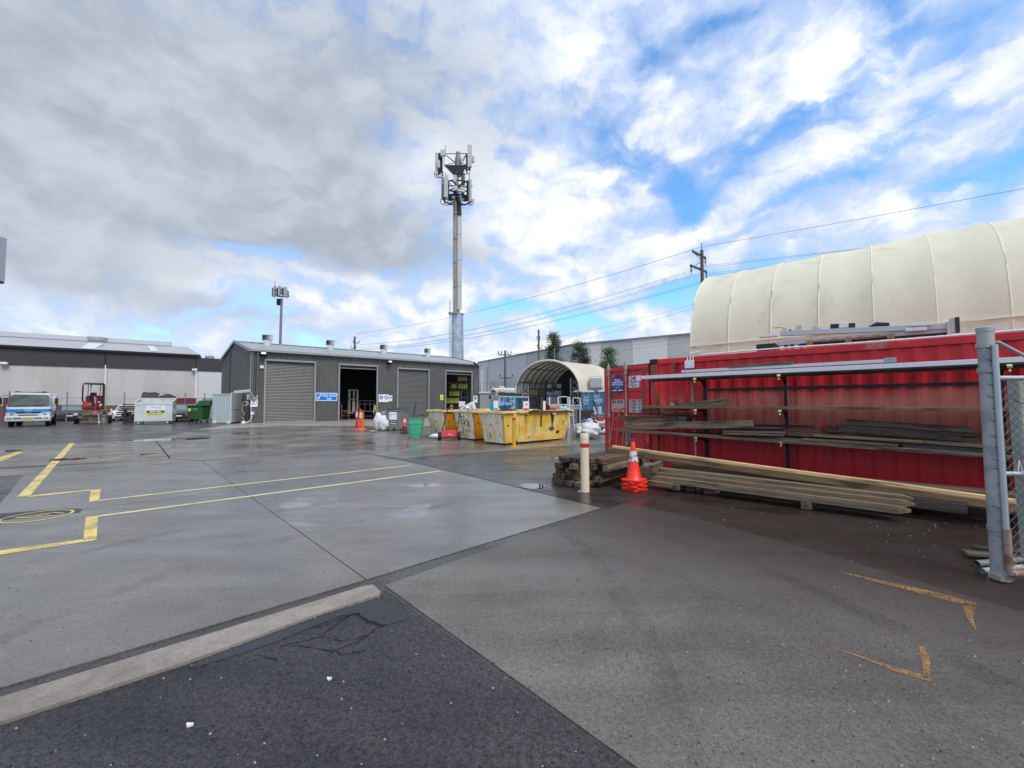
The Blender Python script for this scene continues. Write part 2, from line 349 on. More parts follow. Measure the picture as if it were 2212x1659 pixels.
slab('asphalt_patch', 'smooth blue black asphalt repair patch beside the kerb', [(818, 1292), (880, 1322), (878, 1338), (826, 1352), (798, 1344), (772, 1326), (735, 1330), (690, 1348), (600, 1385), (520, 1412), (425, 1441), (405, 1442), (440, 1424), (700, 1329)], patchm, d=0, z=.0015, z0=-.05)

def strip(pts, wd, z):   # line on the ground through view points, width in metres
    mb = MB(); P = [G(u, v) for u, v in pts]
    for a, b in zip(P, P[1:]):
        d = (b - a).normalized(); n = Vector((-d.y, d.x, 0)) * wd / 2
        mb.add([(p.x, p.y, z) for p in (a - n, b - n, b + n, a + n)], [(0, 1, 2, 3)])
    return mb
def flat(px, z):
    return MB().add([tuple(G(u, v)[:2]) + (z,) for u, v in px], [tuple(range(len(px)))])
yel = paint_mat('yellow_line_paint', (.74, .53, .10), .62, (.78, .64, .26))
yel2 = paint_mat('yellow_faded_paint', (.76, .66, .36), .5)
org = paint_mat('orange_line_paint', (.42, .21, .05), .85, (.36, .19, .07))
for lb, px in (('wide yellow line of the bay, far side', [(150, 957.5), (162, 957.5), (64, 1072), (36, 1074.8)]),
               ('short thick yellow bar of the bay upper corner', [(196, 1059), (217.5, 1056.5), (214, 1082), (192.5, 1085)]),
               ('short thick yellow bar of the bay lower corner', [(185.5, 1117), (212, 1114), (209, 1163), (179.5, 1167)]),
               ('thin yellow line joining the wide bay line and bar', [(62, 1071), (197, 1057.5), (197, 1060), (60, 1074.6)]),
               ('yellow line running in from the picture edge', [(209, 1161.5), (209, 1167), (0, 1199), (-300, 1245), (-300, 1236), (0, 1190)]),
               ('yellow line of the neighbouring bay', [(-20, 994), (38, 976), (50, 977), (-14, 1003)])):
    tag(flat(px, .004).build('yellow_line', yel), lb, kind='structure')
tag(strip([(214, 1081.5), (891, 1005)], .105, .004).build('yellow_line', yel2), 'long thin upper yellow line across the slab', kind='structure')
tag(strip([(212, 1115.5), (950, 1018)], .115, .004).build('yellow_line', yel2), 'long thin lower yellow line across the slab', kind='structure')
# painted wheel emblem on a dark patch
tag(flat([(-40, 1113), (145, 1098), (178, 1100), (172, 1107), (120, 1112), (-30, 1126)], .003).build('sealant_patch', patchm), 'dark sealed strip under the painted emblem', kind='structure')
em = MB(); c0 = G(81, 1115.5); rr = .36
for i in range(32):
    a, b = 2 * math.pi * i / 32, 2 * math.pi * (i + 1) / 32
    em.add([(c0.x + math.cos(t) * q, c0.y + math.sin(t) * q, .0065) for t, q in ((a, rr), (b, rr), (b, rr - .035), (a, rr - .035))], [(0, 1, 2, 3)])
def seg(a, b, wd):
    a, b = Vector(a), Vector(b); d = (b - a).normalized(); n = Vector((-d.y, d.x)) * wd / 2
    em.add([(c0.x + p.x, c0.y + p.y, .0065) for p in (a - n, b - n, b + n, a + n)], [(0, 1, 2, 3)])
for a, b in (((-.22, -.1), (.03, .18)), ((.03, .18), (.22, .14)), ((-.22, -.1), (.08, -.04)), ((.08, -.04), (.2, .03)), ((-.04, .01), (.09, .07))): seg(a, b, .035)
tag(em.build('ground_emblem', yel), 'round yellow painted emblem on the slab', kind='structure')
orl = [('rust orange ground line near the gate post', [(1812, 1234), (1850, 1243), (2000, 1275), (2112, 1304), (2105, 1313), (1990, 1283), (1815, 1238)]),
       ('orange ground mark, tail of the near gate line', [(2078, 1302), (2108, 1308), (2102, 1335), (2109, 1363), (2094, 1345), (2083, 1322)]),
       ('faded orange ground line of the lower corner mark', [(1788, 1397), (1850, 1415), (1925, 1440), (2012, 1463), (2010, 1474), (1940, 1455), (1860, 1422)]),
       ('faded orange upright of the lower corner mark', [(1985, 1397), (1997, 1400), (2010, 1430), (2009, 1466), (1994, 1462), (1992, 1425)])]
for lb, px in orl: tag(flat(px, .004).build('orange_line', org), lb, kind='structure')
# cracks
crk = M('crack_black', (.008, .008, .008), .9)
def crack(pts, wd, lab, z=.0):
    mb = MB(); P = [G(u, v) for u, v in pts]; Q = []
    for a, b in zip(P, P[1:]):
        n = max(2, int((b - a).length / .07))
        for i in range(n): Q.append(a.lerp(b, i / n) + Vector((rnd.uniform(-.018, .018), rnd.uniform(-.018, .018), 0)))
    Q.append(P[-1])
    for i, (a, b) in enumerate(zip(Q, Q[1:])):
        d = (b - a).normalized(); n = Vector((-d.y, d.x, 0)); w0 = wd * (.3 + .7 * abs(math.sin(i * 1.7))) / 2
        mb.add([(p.x, p.y, z) for p in (a - n * w0, b - n * w0, b + n * w0, a + n * w0)], [(0, 1, 2, 3)])
    tag(mb.build('asphalt_crack', crk), lab, kind='structure')
crack([(757, 1326), (775, 1326), (790, 1340), (810, 1345), (832, 1351)], .022, 'widest crack along the asphalt patch', .003)
for i, pts in enumerate(([(560, 1410), (640, 1385), (700, 1372), (757, 1326)], [(640, 1386), (660, 1402), (720, 1405), (770, 1385), (800, 1365), (822, 1353)], [(690, 1374), (740, 1385), (790, 1372)], [(700, 1404), (740, 1412), (790, 1404)],
                         [(663, 1357), (700, 1352), (757, 1329)], [(560, 1412), (600, 1424)])):
    crack(pts, .009, 'fine branching crack number in asphalt by the patch', .0012)
crack([(334, 951), (350, 968), (367, 990)], .03, 'dark jagged crack across the far concrete', .002)
# bits lying on the near ground
lit = M('white_litter', (.75, .74, .72), .6)
for (u, v, s, lb) in ((711, 1467, .012, 'small white scrap on the near asphalt beside the dark patch'), (409, 1567, .015, 'small white curled scrap at the bottom of the asphalt')):
    mb = MB(); g = G(u, v)
    vs = [(g.x + math.cos(t) * s * (1 + .4 * math.sin(3 * t)), g.y + math.sin(t) * s * .6, .004 + .006 * abs(math.sin(2 * t))) for t in [i * math.pi / 5 for i in range(10)]]
    mb.add([(x, y, -.003) for x, y, z in vs] + vs, [tuple(range(10, 20))] + [(i, (i + 1) % 10, 10 + (i + 1) % 10, 10 + i) for i in range(10)])
    tag(mb.build('litter_scrap', lit), lb, 'litter')
mb = MB(); mb2 = MB()
for i in range(700):
    u, v = rnd.uniform(0, 2212), 900 + 760 * rnd.random() ** .8
    g = G(u, max(v, 960)); s = rnd.uniform(.003, .008)
    (mb if rnd.random() < .75 else mb2).add([(g.x - s, g.y, -.002), (g.x + s, g.y - s * .4, -.002), (g.x, g.y + s, -.002), (g.x, g.y, s * 1.1)], [(0, 1, 3), (1, 2, 3), (2, 0, 3)])
tag(mb.build('gravel', M('grit_dark', (.02, .02, .02), .8)), 'scattered dark grit on the paving', kind='stuff')
for i in range(26):
    g = G(rnd.uniform(1420, 2130), rnd.uniform(1090, 1200)); s = rnd.uniform(.003, .009)
    mb2.add([(g.x - s, g.y, -.004), (g.x + s, g.y - s * .4, -.004), (g.x, g.y + s, -.004), (g.x, g.y, s * .6)], [(0, 1, 3), (1, 2, 3), (2, 0, 3)])
tag(mb2.build('debris', M('grit_pale', (.45, .43, .38), .8)), 'scattered pale wood chips and grit', kind='stuff')
# drain grate
irn = M('cast_iron', (.05, .048, .045), .5, .6)
g0, g1 = G(107, 996.5), G(148, 993.5)
dg_ = thing('drain_grate', 'dark slotted drain grate across the yellow bay line', 'drain grate', g0, math.atan2(g1.y - g0.y, g1.x - g0.x)); L = (g1 - g0).length
MB().box(0, L, -.02, .0, -.02, .012).box(0, L, .5, .52, -.02, .012).box(0, .02, 0, .5, -.02, .012).box(L - .02, L, 0, .5, -.02, .012).build('grate_frame', irn, dg_)
mb = MB()
for i in range(9): mb.box(.08 + i * (L - .12) / 9, .12 + i * (L - .12) / 9, 0, .5, -.01, .008)
mb.build('grate_bar_set', irn, dg_, stuff=True)
g0, g1 = G(152, 994.5), G(192, 991)
cv = thing('pit_cover', 'broken rust red pit cover beside the drain grate', 'pit cover', g0, math.atan2(g1.y - g0.y, g1.x - g0.x)); L = (g1 - g0).length
MB().prism([(0, 0), (L * .9, .02), (L, .3), (L * .7, .5), (L * .1, .4)], -.02, .02).build('plate', M('rust_red_iron', (.13, .02, .02), .4, .2, c2=(.05, .03, .03)), cv)
MB().box(.1, L * .6, .1, .3, .02, .03).build('handle', irn, cv)

for lb, pts in (('faint worn pale line on the dark asphalt, upper one', [(960, 996), (1056, 987)]), ('faint worn pale line on the dark asphalt, lower one', [(1020, 1007), (1162, 990)])):
    tag(strip(pts, .10, .003).build('faded_line', paint_mat('pale_faded_paint', (.30, .29, .25), .9)), lb, kind='structure')
wtr = bpy.data.materials.new('puddle_water'); wtr.use_nodes = True; wb_ = wtr.node_tree.nodes['Principled BSDF']; wb_.inputs['Base Color'].default_value = (.02, .03, .035, 1); wb_.inputs['Roughness'].default_value = .02; wb_.inputs['Specular IOR Level'].default_value = 1.0
for lb, px in (('small bright puddle beside the timber offcut stack', [(1120, 1048), (1135, 1044.5), (1160, 1045), (1180, 1049), (1172, 1055), (1150, 1057), (1132, 1054)]),
               ('long shallow puddle on the far concrete before the bins', [(230, 954.5), (330, 948), (470, 945.5), (430, 949), (330, 953), (260, 957)]),
               ('small bright puddle at the neighbouring bay line', [(-10, 974), (30, 971), (52, 972), (30, 976), (0, 977)]),
               ('thin puddle along the drain line', [(205, 990), (300, 984), (345, 978), (300, 981.5), (225, 987)])):
    tag(flat(px, .0035).build('puddle', wtr), lb, kind='structure')
tyre_m = bpy.data.materials.new('tyre_mark'); tyre_m.use_nodes = True; tt_ = NT(tyre_m.node_tree); bb_ = tyre_m.node_tree.nodes['Principled BSDF']; bb_.inputs['Base Color'].default_value = (.03, .028, .026, 1); bb_.inputs['Roughness'].default_value = .5
Pp = tt_.n('ShaderNodeNewGeometry').outputs['Position']; tt_.put(bb_.inputs['Alpha'], tt_.m('MULTIPLY', tt_.ss(tt_.noise(Pp, 1.3, 6, .7), .42, .68), tt_.m('MULTIPLY', tt_.ss(tt_.noise(Pp, 38, 3, .7), .3, .6), .24)))
def arcmark(pts, wd, lb, z=.0052):
    mb = MB(); P = []; Q = [G(u, v) for u, v in pts]; n = 14
    for i in range(n + 1):
        t = i / n; a = Q[0].lerp(Q[1], t); b = Q[1].lerp(Q[2], t); P.append(a.lerp(b, t))
    for a, b in zip(P, P[1:]):
        d = (b - a).normalized(); nn = Vector((-d.y, d.x, 0)) * wd / 2; mb.add([(p.x, p.y, z) for p in (a - nn, b - nn, b + nn, a + nn)], [(0, 1, 2, 3)])
    tag(mb.build('tyre_mark', tyre_m), lb, kind='structure')
arcmark([(-80, 1420), (420, 1180), (1000, 1085)], .17, 'faint tyre mark curving over the slabs'); arcmark([(-200, 1300), (350, 1130), (900, 1060)], .17, 'faint parallel tyre mark beyond the first', .0054)
arcmark([(1500, 1700), (1420, 1300), (1180, 1110)], .18, 'faint tyre mark on the coarse slab'); arcmark([(2300, 1560), (1800, 1250), (1300, 1120)], .18, 'faint tyre mark towards the gate post', .0054); arcmark([(2300, 1700), (1700, 1330), (1200, 1150)], .18, 'second faint tyre mark towards the gate', .0056)
arcmark([(400, 940), (700, 960), (1000, 950)], .2, 'faint tyre mark across the far concrete')
# ------------------------------------------------------------------ shared materials
galv = M('galvanised_steel', (.42, .44, .46), .38, .75, c2=(.30, .33, .35), sc=5, var=.12)
galv_d = M('dull_steel', (.26, .27, .28), .5, .4, c2=(.19, .20, .21))
blk = M('black_plastic', (.015, .015, .016), .5)
blkm = M('black_steel', (.018, .017, .017), .45, .3, dirt=(.07, .035, .02), dlo=.6, dhi=.75)
wht = M('white_paint', (.74, .74, .73), .35, dirt=(.45, .42, .38), dlo=.58, dhi=.8, var=.05)
wht2 = M('white_plastic', (.72, .73, .74), .45, var=.04)
silver = M('aluminium', (.55, .56, .58), .32, .7, var=.06)
cladg = M('cladding_dark_grey', (.115, .112, .102), .5, .1, c2=(.098, .095, .088), var=.08, dirt=(.16, .15, .13), ds=.8, dlo=.52, dhi=.72, st=(1, 1, .3))
roofg = M('roof_sheet_grey', (.38, .40, .395), .42, .35, var=.05)
trimg = M('trim_grey', (.30, .305, .30), .45, .2, var=.05)
rolld = M('roller_door_grey', (.104, .103, .099), .45, .2, var=.06)
screen_b = M('sign_blue', (.015, .14, .62), .35, var=.02)
sign_w = M('sign_white', (.80, .81, .82), .35, var=.02)
ink = M('ink_black', (.012, .012, .014), .5, var=0)
glassd = M('glass_dark', (.03, .04, .045), .08, 0, coat=.3, var=0, rv=0)
rub = M('tyre_rubber', (.018, .018, .018), .8)

def corr(mb, p0, ex, H, nrm, pitch=.19, dep=.03, z0=0.0, prof=((0, 0), (.38, 0), (.5, 1), (.88, 1))):
    """Vertically ribbed sheet from p0 along ex, H high, ribs standing out along nrm."""
    p0, ex, nrm = Vector(p0), Vector(ex), Vector(nrm).normalized(); L = ex.length; e = ex / L; n = max(1, round(L / pitch)); pt = L / n; vs = []
    for i in range(n):
        for a, b in prof: vs.append(p0 + e * (i + a) * pt + nrm * b * dep)
    vs.append(p0 + ex + nrm * 0); k = len(vs)
    lo = [v + Z * z0 for v in vs]; hi = [v + Z * (H if not callable(H) else 0) for v in vs]
    if callable(H): hi = [v + Z * H((v - p0).dot(e) / L) for v in vs]
    back = [p0 - nrm * .03 + Z * z0, p0 + ex - nrm * .03 + Z * z0]
    return mb.add(lo + hi, [(i, i + 1, k + i + 1, k + i) for i in range(k - 1)])

# ------------------------------------------------------------------ far warehouse with dark parapet band
we = Vector((.815, .58, 0)).normalized(); wnrm = Vector((.58, -.815, 0)).normalized()
WP = Vector((-45.4, 46, 0))
def WW(u, v, off=0): return PL(u, v, WP + wnrm * off, wnrm)
wh = thing('warehouse', 'long grey precast warehouse with charcoal parapet band and silver roof', 'warehouse', WP); 
def loc(p): return Vector(p) - WP
ze = 7.6; zb = WW(228, 795.5).z
A = WW(-150, 760); B = WW(433, 770); C2 = WW(640, 775)
panelm = M('precast_panel', (.52, .50, .475), .75, c2=(.46, .44, .41), sc=.6, st=(1, 1, .25), var=.06)
bandm = M('charcoal_band', (.040, .037, .040), .6, var=.05)
brickm = M('brown_brick', (.10, .075, .06), .8, c2=(.16, .12, .10), sc=9, var=.25)
def wallq(mb, a, b, z0, z1, th=.25, off=0):
    a, b = loc(a) + wnrm * off, loc(b) + wnrm * off; bk = -wnrm * th
    mb.hexa([Vector((p.x, p.y, z0)) for p in (a, b, b + bk, a + bk)], [Vector((p.x, p.y, z1)) for p in (a, b, b + bk, a + bk)])
for u0, u1 in ((-150, 225.5), (228.5, 422)):
    wallq(mb := MB(), WW(u0, 800), WW(u1, 800), 1.55, zb - .02); mb.build('wall_panel', panelm, wh)
    wallq(mb := MB(), WW(u0, 800), WW(u1, 800), zb, ze, off=.06); mb.build('parapet_band', bandm, wh)
wallq(mb := MB(), WW(425.5, 800), C2, .0, zb - .02); mb.build('wall_panel', M('precast_white', (.58, .59, .60), .7, var=.04), wh, label='paler wall panel beyond the downpipe')
wallq(mb := MB(), WW(425, 800), C2, zb, ze - .25, off=.06); mb.build('parapet_band', bandm, wh)
# brick base course, joints recessed
mb = MB(); aL, bL = WW(-60, 880), WW(423, 880); LL = (bL - aL).length
wallq(mb2 := MB(), WW(-150, 880), bL, 0, 1.54, off=-.02); mb2.build('mortar_wall', M('mortar', (.16, .15, .14), .9), wh)
for r in range(12):
    for i in range(int(LL / .48)):
        s = i * .48 + (r % 2) * .24; p = loc(aL) + we * s + wnrm * .0; q = p + we * .465
        z0 = .01 + r * .128; mb.add([(p.x, p.y, z0), (q.x, q.y, z0), (q.x, q.y, z0 + .112), (p.x, p.y, z0 + .112)], [(0, 1, 2, 3)])
mb.build('brick_course', brickm, wh, stuff=True)
ridge_off, rz_ = -12.0, 9.95
R0 = WW(-150, 730, ridge_off); R1 = WW(405, 757, ridge_off)
rl = loc(R0); rl.z = rz_; rr_ = loc(R1); rr_.z = rz_; a_, b_ = loc(A), loc(B); a_.z = b_.z = ze + .12; a_ += wnrm * .25; b_ += wnrm * .25
mb = MB(); mb.quad(a_, b_, rr_, rl); mb.add([b_, b_ - wnrm * 24, rr_], [(0, 1, 2)]); mb.quad(b_ - wnrm * 24, a_ - wnrm * 24, rl, rr_); mb.build('roof', M('roof_zinc', (.42, .43, .44), .5, .1, c2=(.38, .39, .40), sc=.4, var=.04), wh)
mb = MB(); mb.bar(a_ - Z * .12, b_ - Z * .12, .18, .22); mb.build('gutter', blkm, wh)
mb = MB(); m1 = loc(WW(-150, 730, ridge_off + .3)); m2 = loc(WW(370, 750, ridge_off + .3)); m1.z = m2.z = rz_ + .16; mb.bar(m1, m2, 1.4, .6); mb.build('ridge_vent', M('zinc_light', (.50, .51, .52), .5, .1), wh)
mb = MB(); m1.z = m2.z = rz_ - .12; mb.bar(m1 + wnrm * 1.5 - Z * .10, m2 + wnrm * 1.5 - Z * .10, .16, .06); mb.build('ridge_flashing', galv_d, wh)
fib = M('roof_fibreglass', (.60, .66, .66), .4, var=.03)
for u0, u1, u2, u3 in ((170, 198, 226, 206), (565, 592, 548, 530)):
    pass
for ua, ub in ((172, 204), (560, 584)):
    if ub < 430:
        p = [loc(WW(x, 760)) for x in (ua, ub)]; q = [loc(WW(x + 20, 760, ridge_off * .62)) for x in (ua, ub)]
        for t in p: t.z = ze + .17; t += wnrm * .1
        for t in q: t.z = ze + .2 + (rz_ - ze) * .62
        MB().quad(p[0], p[1], q[1], q[0]).build('skylight', fib, wh)
p = [loc(WW(x, 760, -1.2)) for x in (326, 343)]; q = [loc(WW(x - 10, 760, -8)) for x in (326, 343)]
for t in p: t.z = ze + .42
for t in q: t.z = ze + .18 + (rz_ - ze) * .67
MB().quad(p[0], p[1], q[1], q[0]).build('skylight', fib, wh)
for u, v in ((228.5, 0), (425, 0)):
    p = loc(WW(u, 800, .14)); MB().tube((p.x, p.y, 0), (p.x, p.y, zb - .05), .10, n=8).build('downpipe', wht, wh, smooth=True)
c = loc(WW(211, 735, ridge_off + 1)); mb = MB(); mb.lathe([(.6, rz_ - .6), (.6, rz_ - .05), (.75, rz_ + .0), (.98, rz_ + .42), (.9, rz_ + .5), (.5, rz_ + .55)], (c.x, c.y, 0), 24); mb.build('roof_ventilator', M('zinc_pale', (.55, .57, .56), .5), wh, smooth=True)
for u, v in ((9, 785), (420.5, 799)):
    p = loc(WW(u, v, .3)); MB().box(-.26, .26, -.2, .2, -.13, .13).xf(Matrix.Translation(p) @ Matrix.Rotation(math.atan2(we.y, we.x), 4, 'Z')).build('wall_light', wht2, wh, bev=.05)
c = loc(WW(453, 772, -3)); MB().lathe([(.5, ze - .6), (.5, ze + .25), (.35, ze + .35)], (c.x, c.y, 0), 12).build('roof_ventilator', galv, wh)

# ------------------------------------------------------------------ big grey warehouse behind everything
ww0, ww1, ww2 = D(1022, 784.5, 117), D(1239.6, 744.3, 80), D(1500, 720.8, 67.9); WZ = 12.9
ww3 = ww1 + (ww2 - ww1) * 2.6; ww00 = ww1 + (ww0 - ww1) * 1.25
gw = thing('distribution_warehouse', 'huge pale grey panelled warehouse behind the arch shelter and trees', 'warehouse', (ww1.x, ww1.y, 0))
O = Vector((ww1.x, ww1.y, 0)); flat2 = lambda p: Vector((p.x, p.y, 0)) - O
tones = [M('panel_pale', (.72, .69, .65), .7, var=.03), M('panel_grey', (.52, .50, .475), .7, var=.03), M('panel_mid', (.62, .60, .57), .7, var=.03)]
def wpt(u, face):
    if face == 0: a, b = ww1, ww00
    else: a, b = ww1, ww3
    n = Vector((b.y - a.y, a.x - b.x, 0)).normalized(); return flat2(PL(u, 800, Vector((a.x, a.y, 0)), n))
def wp(u0, u1, face, z0, z1, tn, off=0.0):
    a, b = wpt(u0, face), wpt(u1, face); bk = Vector((.3, .95, 0)) * .4; o = Vector((-.3, -.95, 0)) * off
    a, b = a.lerp(b, .004) + o, b.lerp(a, .004) + o
    MB().hexa([Vector((p.x, p.y, z0)) for p in (a, b, b + bk, a + bk)], [Vector((p.x, p.y, z1)) for p in (a, b, b + bk, a + bk)]).build('wall_panel', tones[tn], gw)
for (u0, u1, f, tn) in ((1000, 1054.7, 0, 0), (1054.7, 1138, 0, 2), (1138, 1239.6, 0, 1)): wp(u0, u1, f, 6.9, WZ, tn)
for (u0, u1, f, tn) in ((1000, 1057, 0, 0), (1057, 1128, 0, 1), (1128, 1239.6, 0, 0)): wp(u0, u1, f, 0, 6.88, tn)
for (u0, u1, f, tn) in ((1239.8, 1298.7, 1, 0), (1298.7, 1366.4, 1, 1), (1366.4, 1444, 1, 0), (1444, 1530, 1, 1), (1530, 1640, 1, 0)): wp(u0, u1, f, 0, WZ, tn)
for a, b in ((wpt(1000, 0), wpt(1239.6, 0)), (wpt(1239.6, 1), wpt(1640, 1))):
    MB().bar(a + Z * (WZ + .1), b + Z * (WZ + .1), .5, .22).build('roof_capping', trimg, gw)
mb = MB(); a, b, c3, d3 = wpt(1000, 0), wpt(1239.6, 0), wpt(1640, 1), Vector((30, 60, 0)); mb.add([p + Z * (WZ - .3) for p in (a, b, c3, d3, a + Vector((20, 60, 0)))], [(0, 1, 2, 3, 4)]); mb.build('roof', roofg, gw)

# ------------------------------------------------------------------ dark shed
S0 = G(540, 914); S0.z = 0; k = S0.y / 34.3
SX = (D(1033, 788, 48.4) - D(540, 756, 34.3)); SX.z = 0; SLX = SX.length; sx = SX.normalized()
sy = Vector((-8.0, 7.9, 0)); SLY = sy.length; sy.normalize(); sn = Vector((sx.y, -sx.x, 0))
S0 = D(540, 900, 34.3); S0.z = 0
HE, HR = 6.08, 7.42
shed = thing('industrial_shed', 'dark grey steel shed with two roller doors and two open bays', 'shed', S0)
def SW(u, v, off=0): return PL(u, v, S0 + sn * off, sn) - S0
def sa(u): return SW(u, 850).dot(sx)
doors = [(571.5, 679.5, 1, 780.2), (731.5, 814, 0, 789), (858, 925.5, 1, 797), (961.5, 1018.5, 0, 802)]
dz = []
edges = [0.0]
for u0, u1, cl, v in doors:
    a, b = sa(u0), sa(u1); z = PL((u0 + u1) / 2, v + 1.5, S0, sn).z; dz.append((a, b, z)); edges += [a, b]
edges.append(SLX)
ztop = max(z for a, b, z in dz)
for i in range(0, len(edges), 2):
    a, b = edges[i], edges[i + 1]; mb = MB(); corr(mb, sx * (a + .05), sx * (b - a - .1), HE - .1, sn, .26, .04); mb.build('wall_cladding', cladg, shed)
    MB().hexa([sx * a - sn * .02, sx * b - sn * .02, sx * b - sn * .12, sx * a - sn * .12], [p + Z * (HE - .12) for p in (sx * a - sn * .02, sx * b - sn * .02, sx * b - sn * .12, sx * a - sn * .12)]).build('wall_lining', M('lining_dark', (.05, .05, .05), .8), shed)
for (a, b, z), (u0, u1, cl, v) in zip(dz, doors):
    mb = MB(); corr(mb, sx * a, sx * (b - a), HE - .1, sn, .26, .04, z0=z + .14); mb.build('wall_cladding', cladg, shed)
    fr = MB(); fr.bar(sx * a + sn * .07, sx * a + sn * .07 + Z * (z + .14), .13, .13, up=sn); fr.bar(sx * b + sn * .07, sx * b + sn * .07 + Z * (z + .14), .13, .13, up=sn); fr.bar(sx * (a - .07) + sn * .09 + Z * (z + .07), sx * (b + .07) + sn * .09 + Z * (z + .07), .16, .14)
    fr.build('door_frame', trimg, shed)
    mb = MB()
    if cl:
        n = int(z / .13); vs = []
        for i in range(n * 2 + 1):
            zz = .12 + (z - .12) * i / (n * 2); o = (-.06 + (.032 if i % 2 else 0))
            vs += [sx * a + sn * o + Z * zz, sx * b + sn * o + Z * zz]
        mb.add(vs, [(2 * i, 2 * i + 1, 2 * i + 3, 2 * i + 2) for i in range(n * 2)]); dd = mb.build('roller_door', rolld, shed, fix=False)
        MB().bar(sx * a + sn * -.03 + Z * .06, sx * b + sn * -.03 + Z * .06, .08, .12).build('bottom_rail', trimg, dd)
    else:
        mb.tube(sx * a - sn * .45 + Z * (z + .1), sx * b - sn * .45 + Z * (z + .1), .3, n=14); mb.build('rolled_door', rolld, shed, smooth=True)
        MB().bar(sx * a - sn * .1 + Z * (z - .25), sx * b - sn * .1 + Z * (z - .25), .06, .1).build('bottom_rail', trimg, shed)
# end wall, back, far end
gab = lambda t: HE + (HR - HE) * (1 - abs(2 * t - 1)) - .1
en = -sx
mb = MB(); corr(mb, sy * .05 + en * 0, sy * (SLY - .1), lambda t: gab(t), en, .26, .04); mb.build('gable_wall', cladg, shed)
MB().bar(sy * (SLY * .66) + en * .06, sy * (SLY * .66) + en * .06 + Z * gab(.66), .06, .12).build('wall_joint_trim', cladg, shed)
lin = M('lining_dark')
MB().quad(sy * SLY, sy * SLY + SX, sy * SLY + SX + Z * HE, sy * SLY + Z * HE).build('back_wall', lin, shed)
mb = MB(); corr(mb, SX - sx * .02, sy * SLY, lambda t: gab(t), sx, .26, .04); mb.build('gable_wall', M('cladding_inner', (.22, .23, .23), .5, .1), shed)
MB().add([Vector((0, 0, .004)) + sn * .1, SX + Z * .004 + sn * .1, SX + sy * SLY + Z * .004, sy * SLY + Z * .004], [(0, 1, 2, 3)]).build('shed_floor', M('shed_floor', (.16, .15, .135), .5), shed)
for sgn, y0, y1, nm in ((1, -.18, SLY / 2, 0), (-1, SLY + .18, SLY / 2, 1)):
    mb = MB(); o = sx * -.12; p0 = sy * y0 + o + Z * (HE + .02); p1 = sy * y1 + o + Z * HR; Lx = SX + sx * .24
    n = 66; vs = []
    for i in range(n + 1):
        e = Lx * (i / n); z_ = Z * (.025 if i % 2 else 0); vs += [p0 + e + z_, p1 + e + z_]
    mb.add(vs, [(2 * i, 2 * i + 2, 2 * i + 3, 2 * i + 1) for i in range(n)]); mb.build('roof_sheet', roofg, shed)
MB().bar(sy * -.28 - sx * .15 + Z * (HE + .0), sy * -.28 + SX + sx * .15 + Z * (HE + .0), .16, .17).build('gutter', trimg, shed)
for xx in (-.16, SLX + .16):
    mb = MB(); mb.bar(sx * xx + sy * -.2 + Z * HE, sx * xx + sy * SLY / 2 + Z * (HR + .02), .05, .24); mb.bar(sx * xx + sy * SLY / 2 + Z * (HR + .02), sx * xx + sy * (SLY + .2) + Z * HE, .05, .24); mb.build('barge_board', trimg, shed)
MB().bar(sy * SLY / 2 - sx * .15 + Z * (HR + .04), sy * SLY / 2 + SX + sx * .15 + Z * (HR + .04), .4, .06).build('ridge_capping', roofg, shed)
MB().hexa([p for p in (sn * .06 - sx * .06, sn * .06 + sx * .14, -sn * .1 + sx * .14, -sn * .1 - sx * .06)], [p + Z * (HE - .1) for p in (sn * .06 - sx * .06, sn * .06 + sx * .14, -sn * .1 + sx * .14, -sn * .1 - sx * .06)]).build('corner_trim', trimg, shed)
rvn = M('ventilator_alloy', (.62, .63, .62), .35, .4)
for (u, v, wpx) in ((577.5, 745, 20), (714, 755, 18), (829, 766, 16), (923.5, 775, 13.5)):
    rd = PL(u, v, S0 + sy * (SLY * .42), sn) - S0; rr = wpx / 890 * (rd + S0).y / 2
    zb_ = HE + (HR - HE) * .84; mb = MB(); mb.lathe([(rr * .8, zb_ - .15), (rr * .8, zb_ + .45), (rr * .72, zb_ + .46)], (rd.x, rd.y, 0), 20); vt = mb.build('roof_ventilator', rvn, shed, smooth=True)
    mb = MB()
    for i in range(20):
        t = 2 * math.pi * i / 20; r1, r2 = rr * .96, rr * .88; d = .16
        mb.add([(rd.x + math.cos(t) * r2, rd.y + math.sin(t) * r2, zb_ + .46), (rd.x + math.cos(t + d) * rr * 1.02, rd.y + math.sin(t + d) * rr * 1.02, zb_ + .46), (rd.x + math.cos(t + d) * rr * 1.02, rd.y + math.sin(t + d) * rr * 1.02, zb_ + .9), (rd.x + math.cos(t) * r2, rd.y + math.sin(t) * r2, zb_ + .9)], [(0, 1, 2, 3)])
    mb.build('ventilator_vanes', rvn, vt)
    MB().lathe([(rr * .78, zb_ + .44), (rr * .78, zb_ + .88)], (rd.x, rd.y, 0), 16).build('ventilator_core', blkm, vt)
    MB().lathe([(rr * 1.03, zb_ + .9), (rr * 1.03, zb_ + .95), (rr * .8, zb_ + 1.05), (.05, zb_ + 1.12)], (rd.x, rd.y, 0), 20).build('ventilator_cap', rvn, vt, smooth=True)
lens = M('flood_lens', (.8, .82, .82), .2)
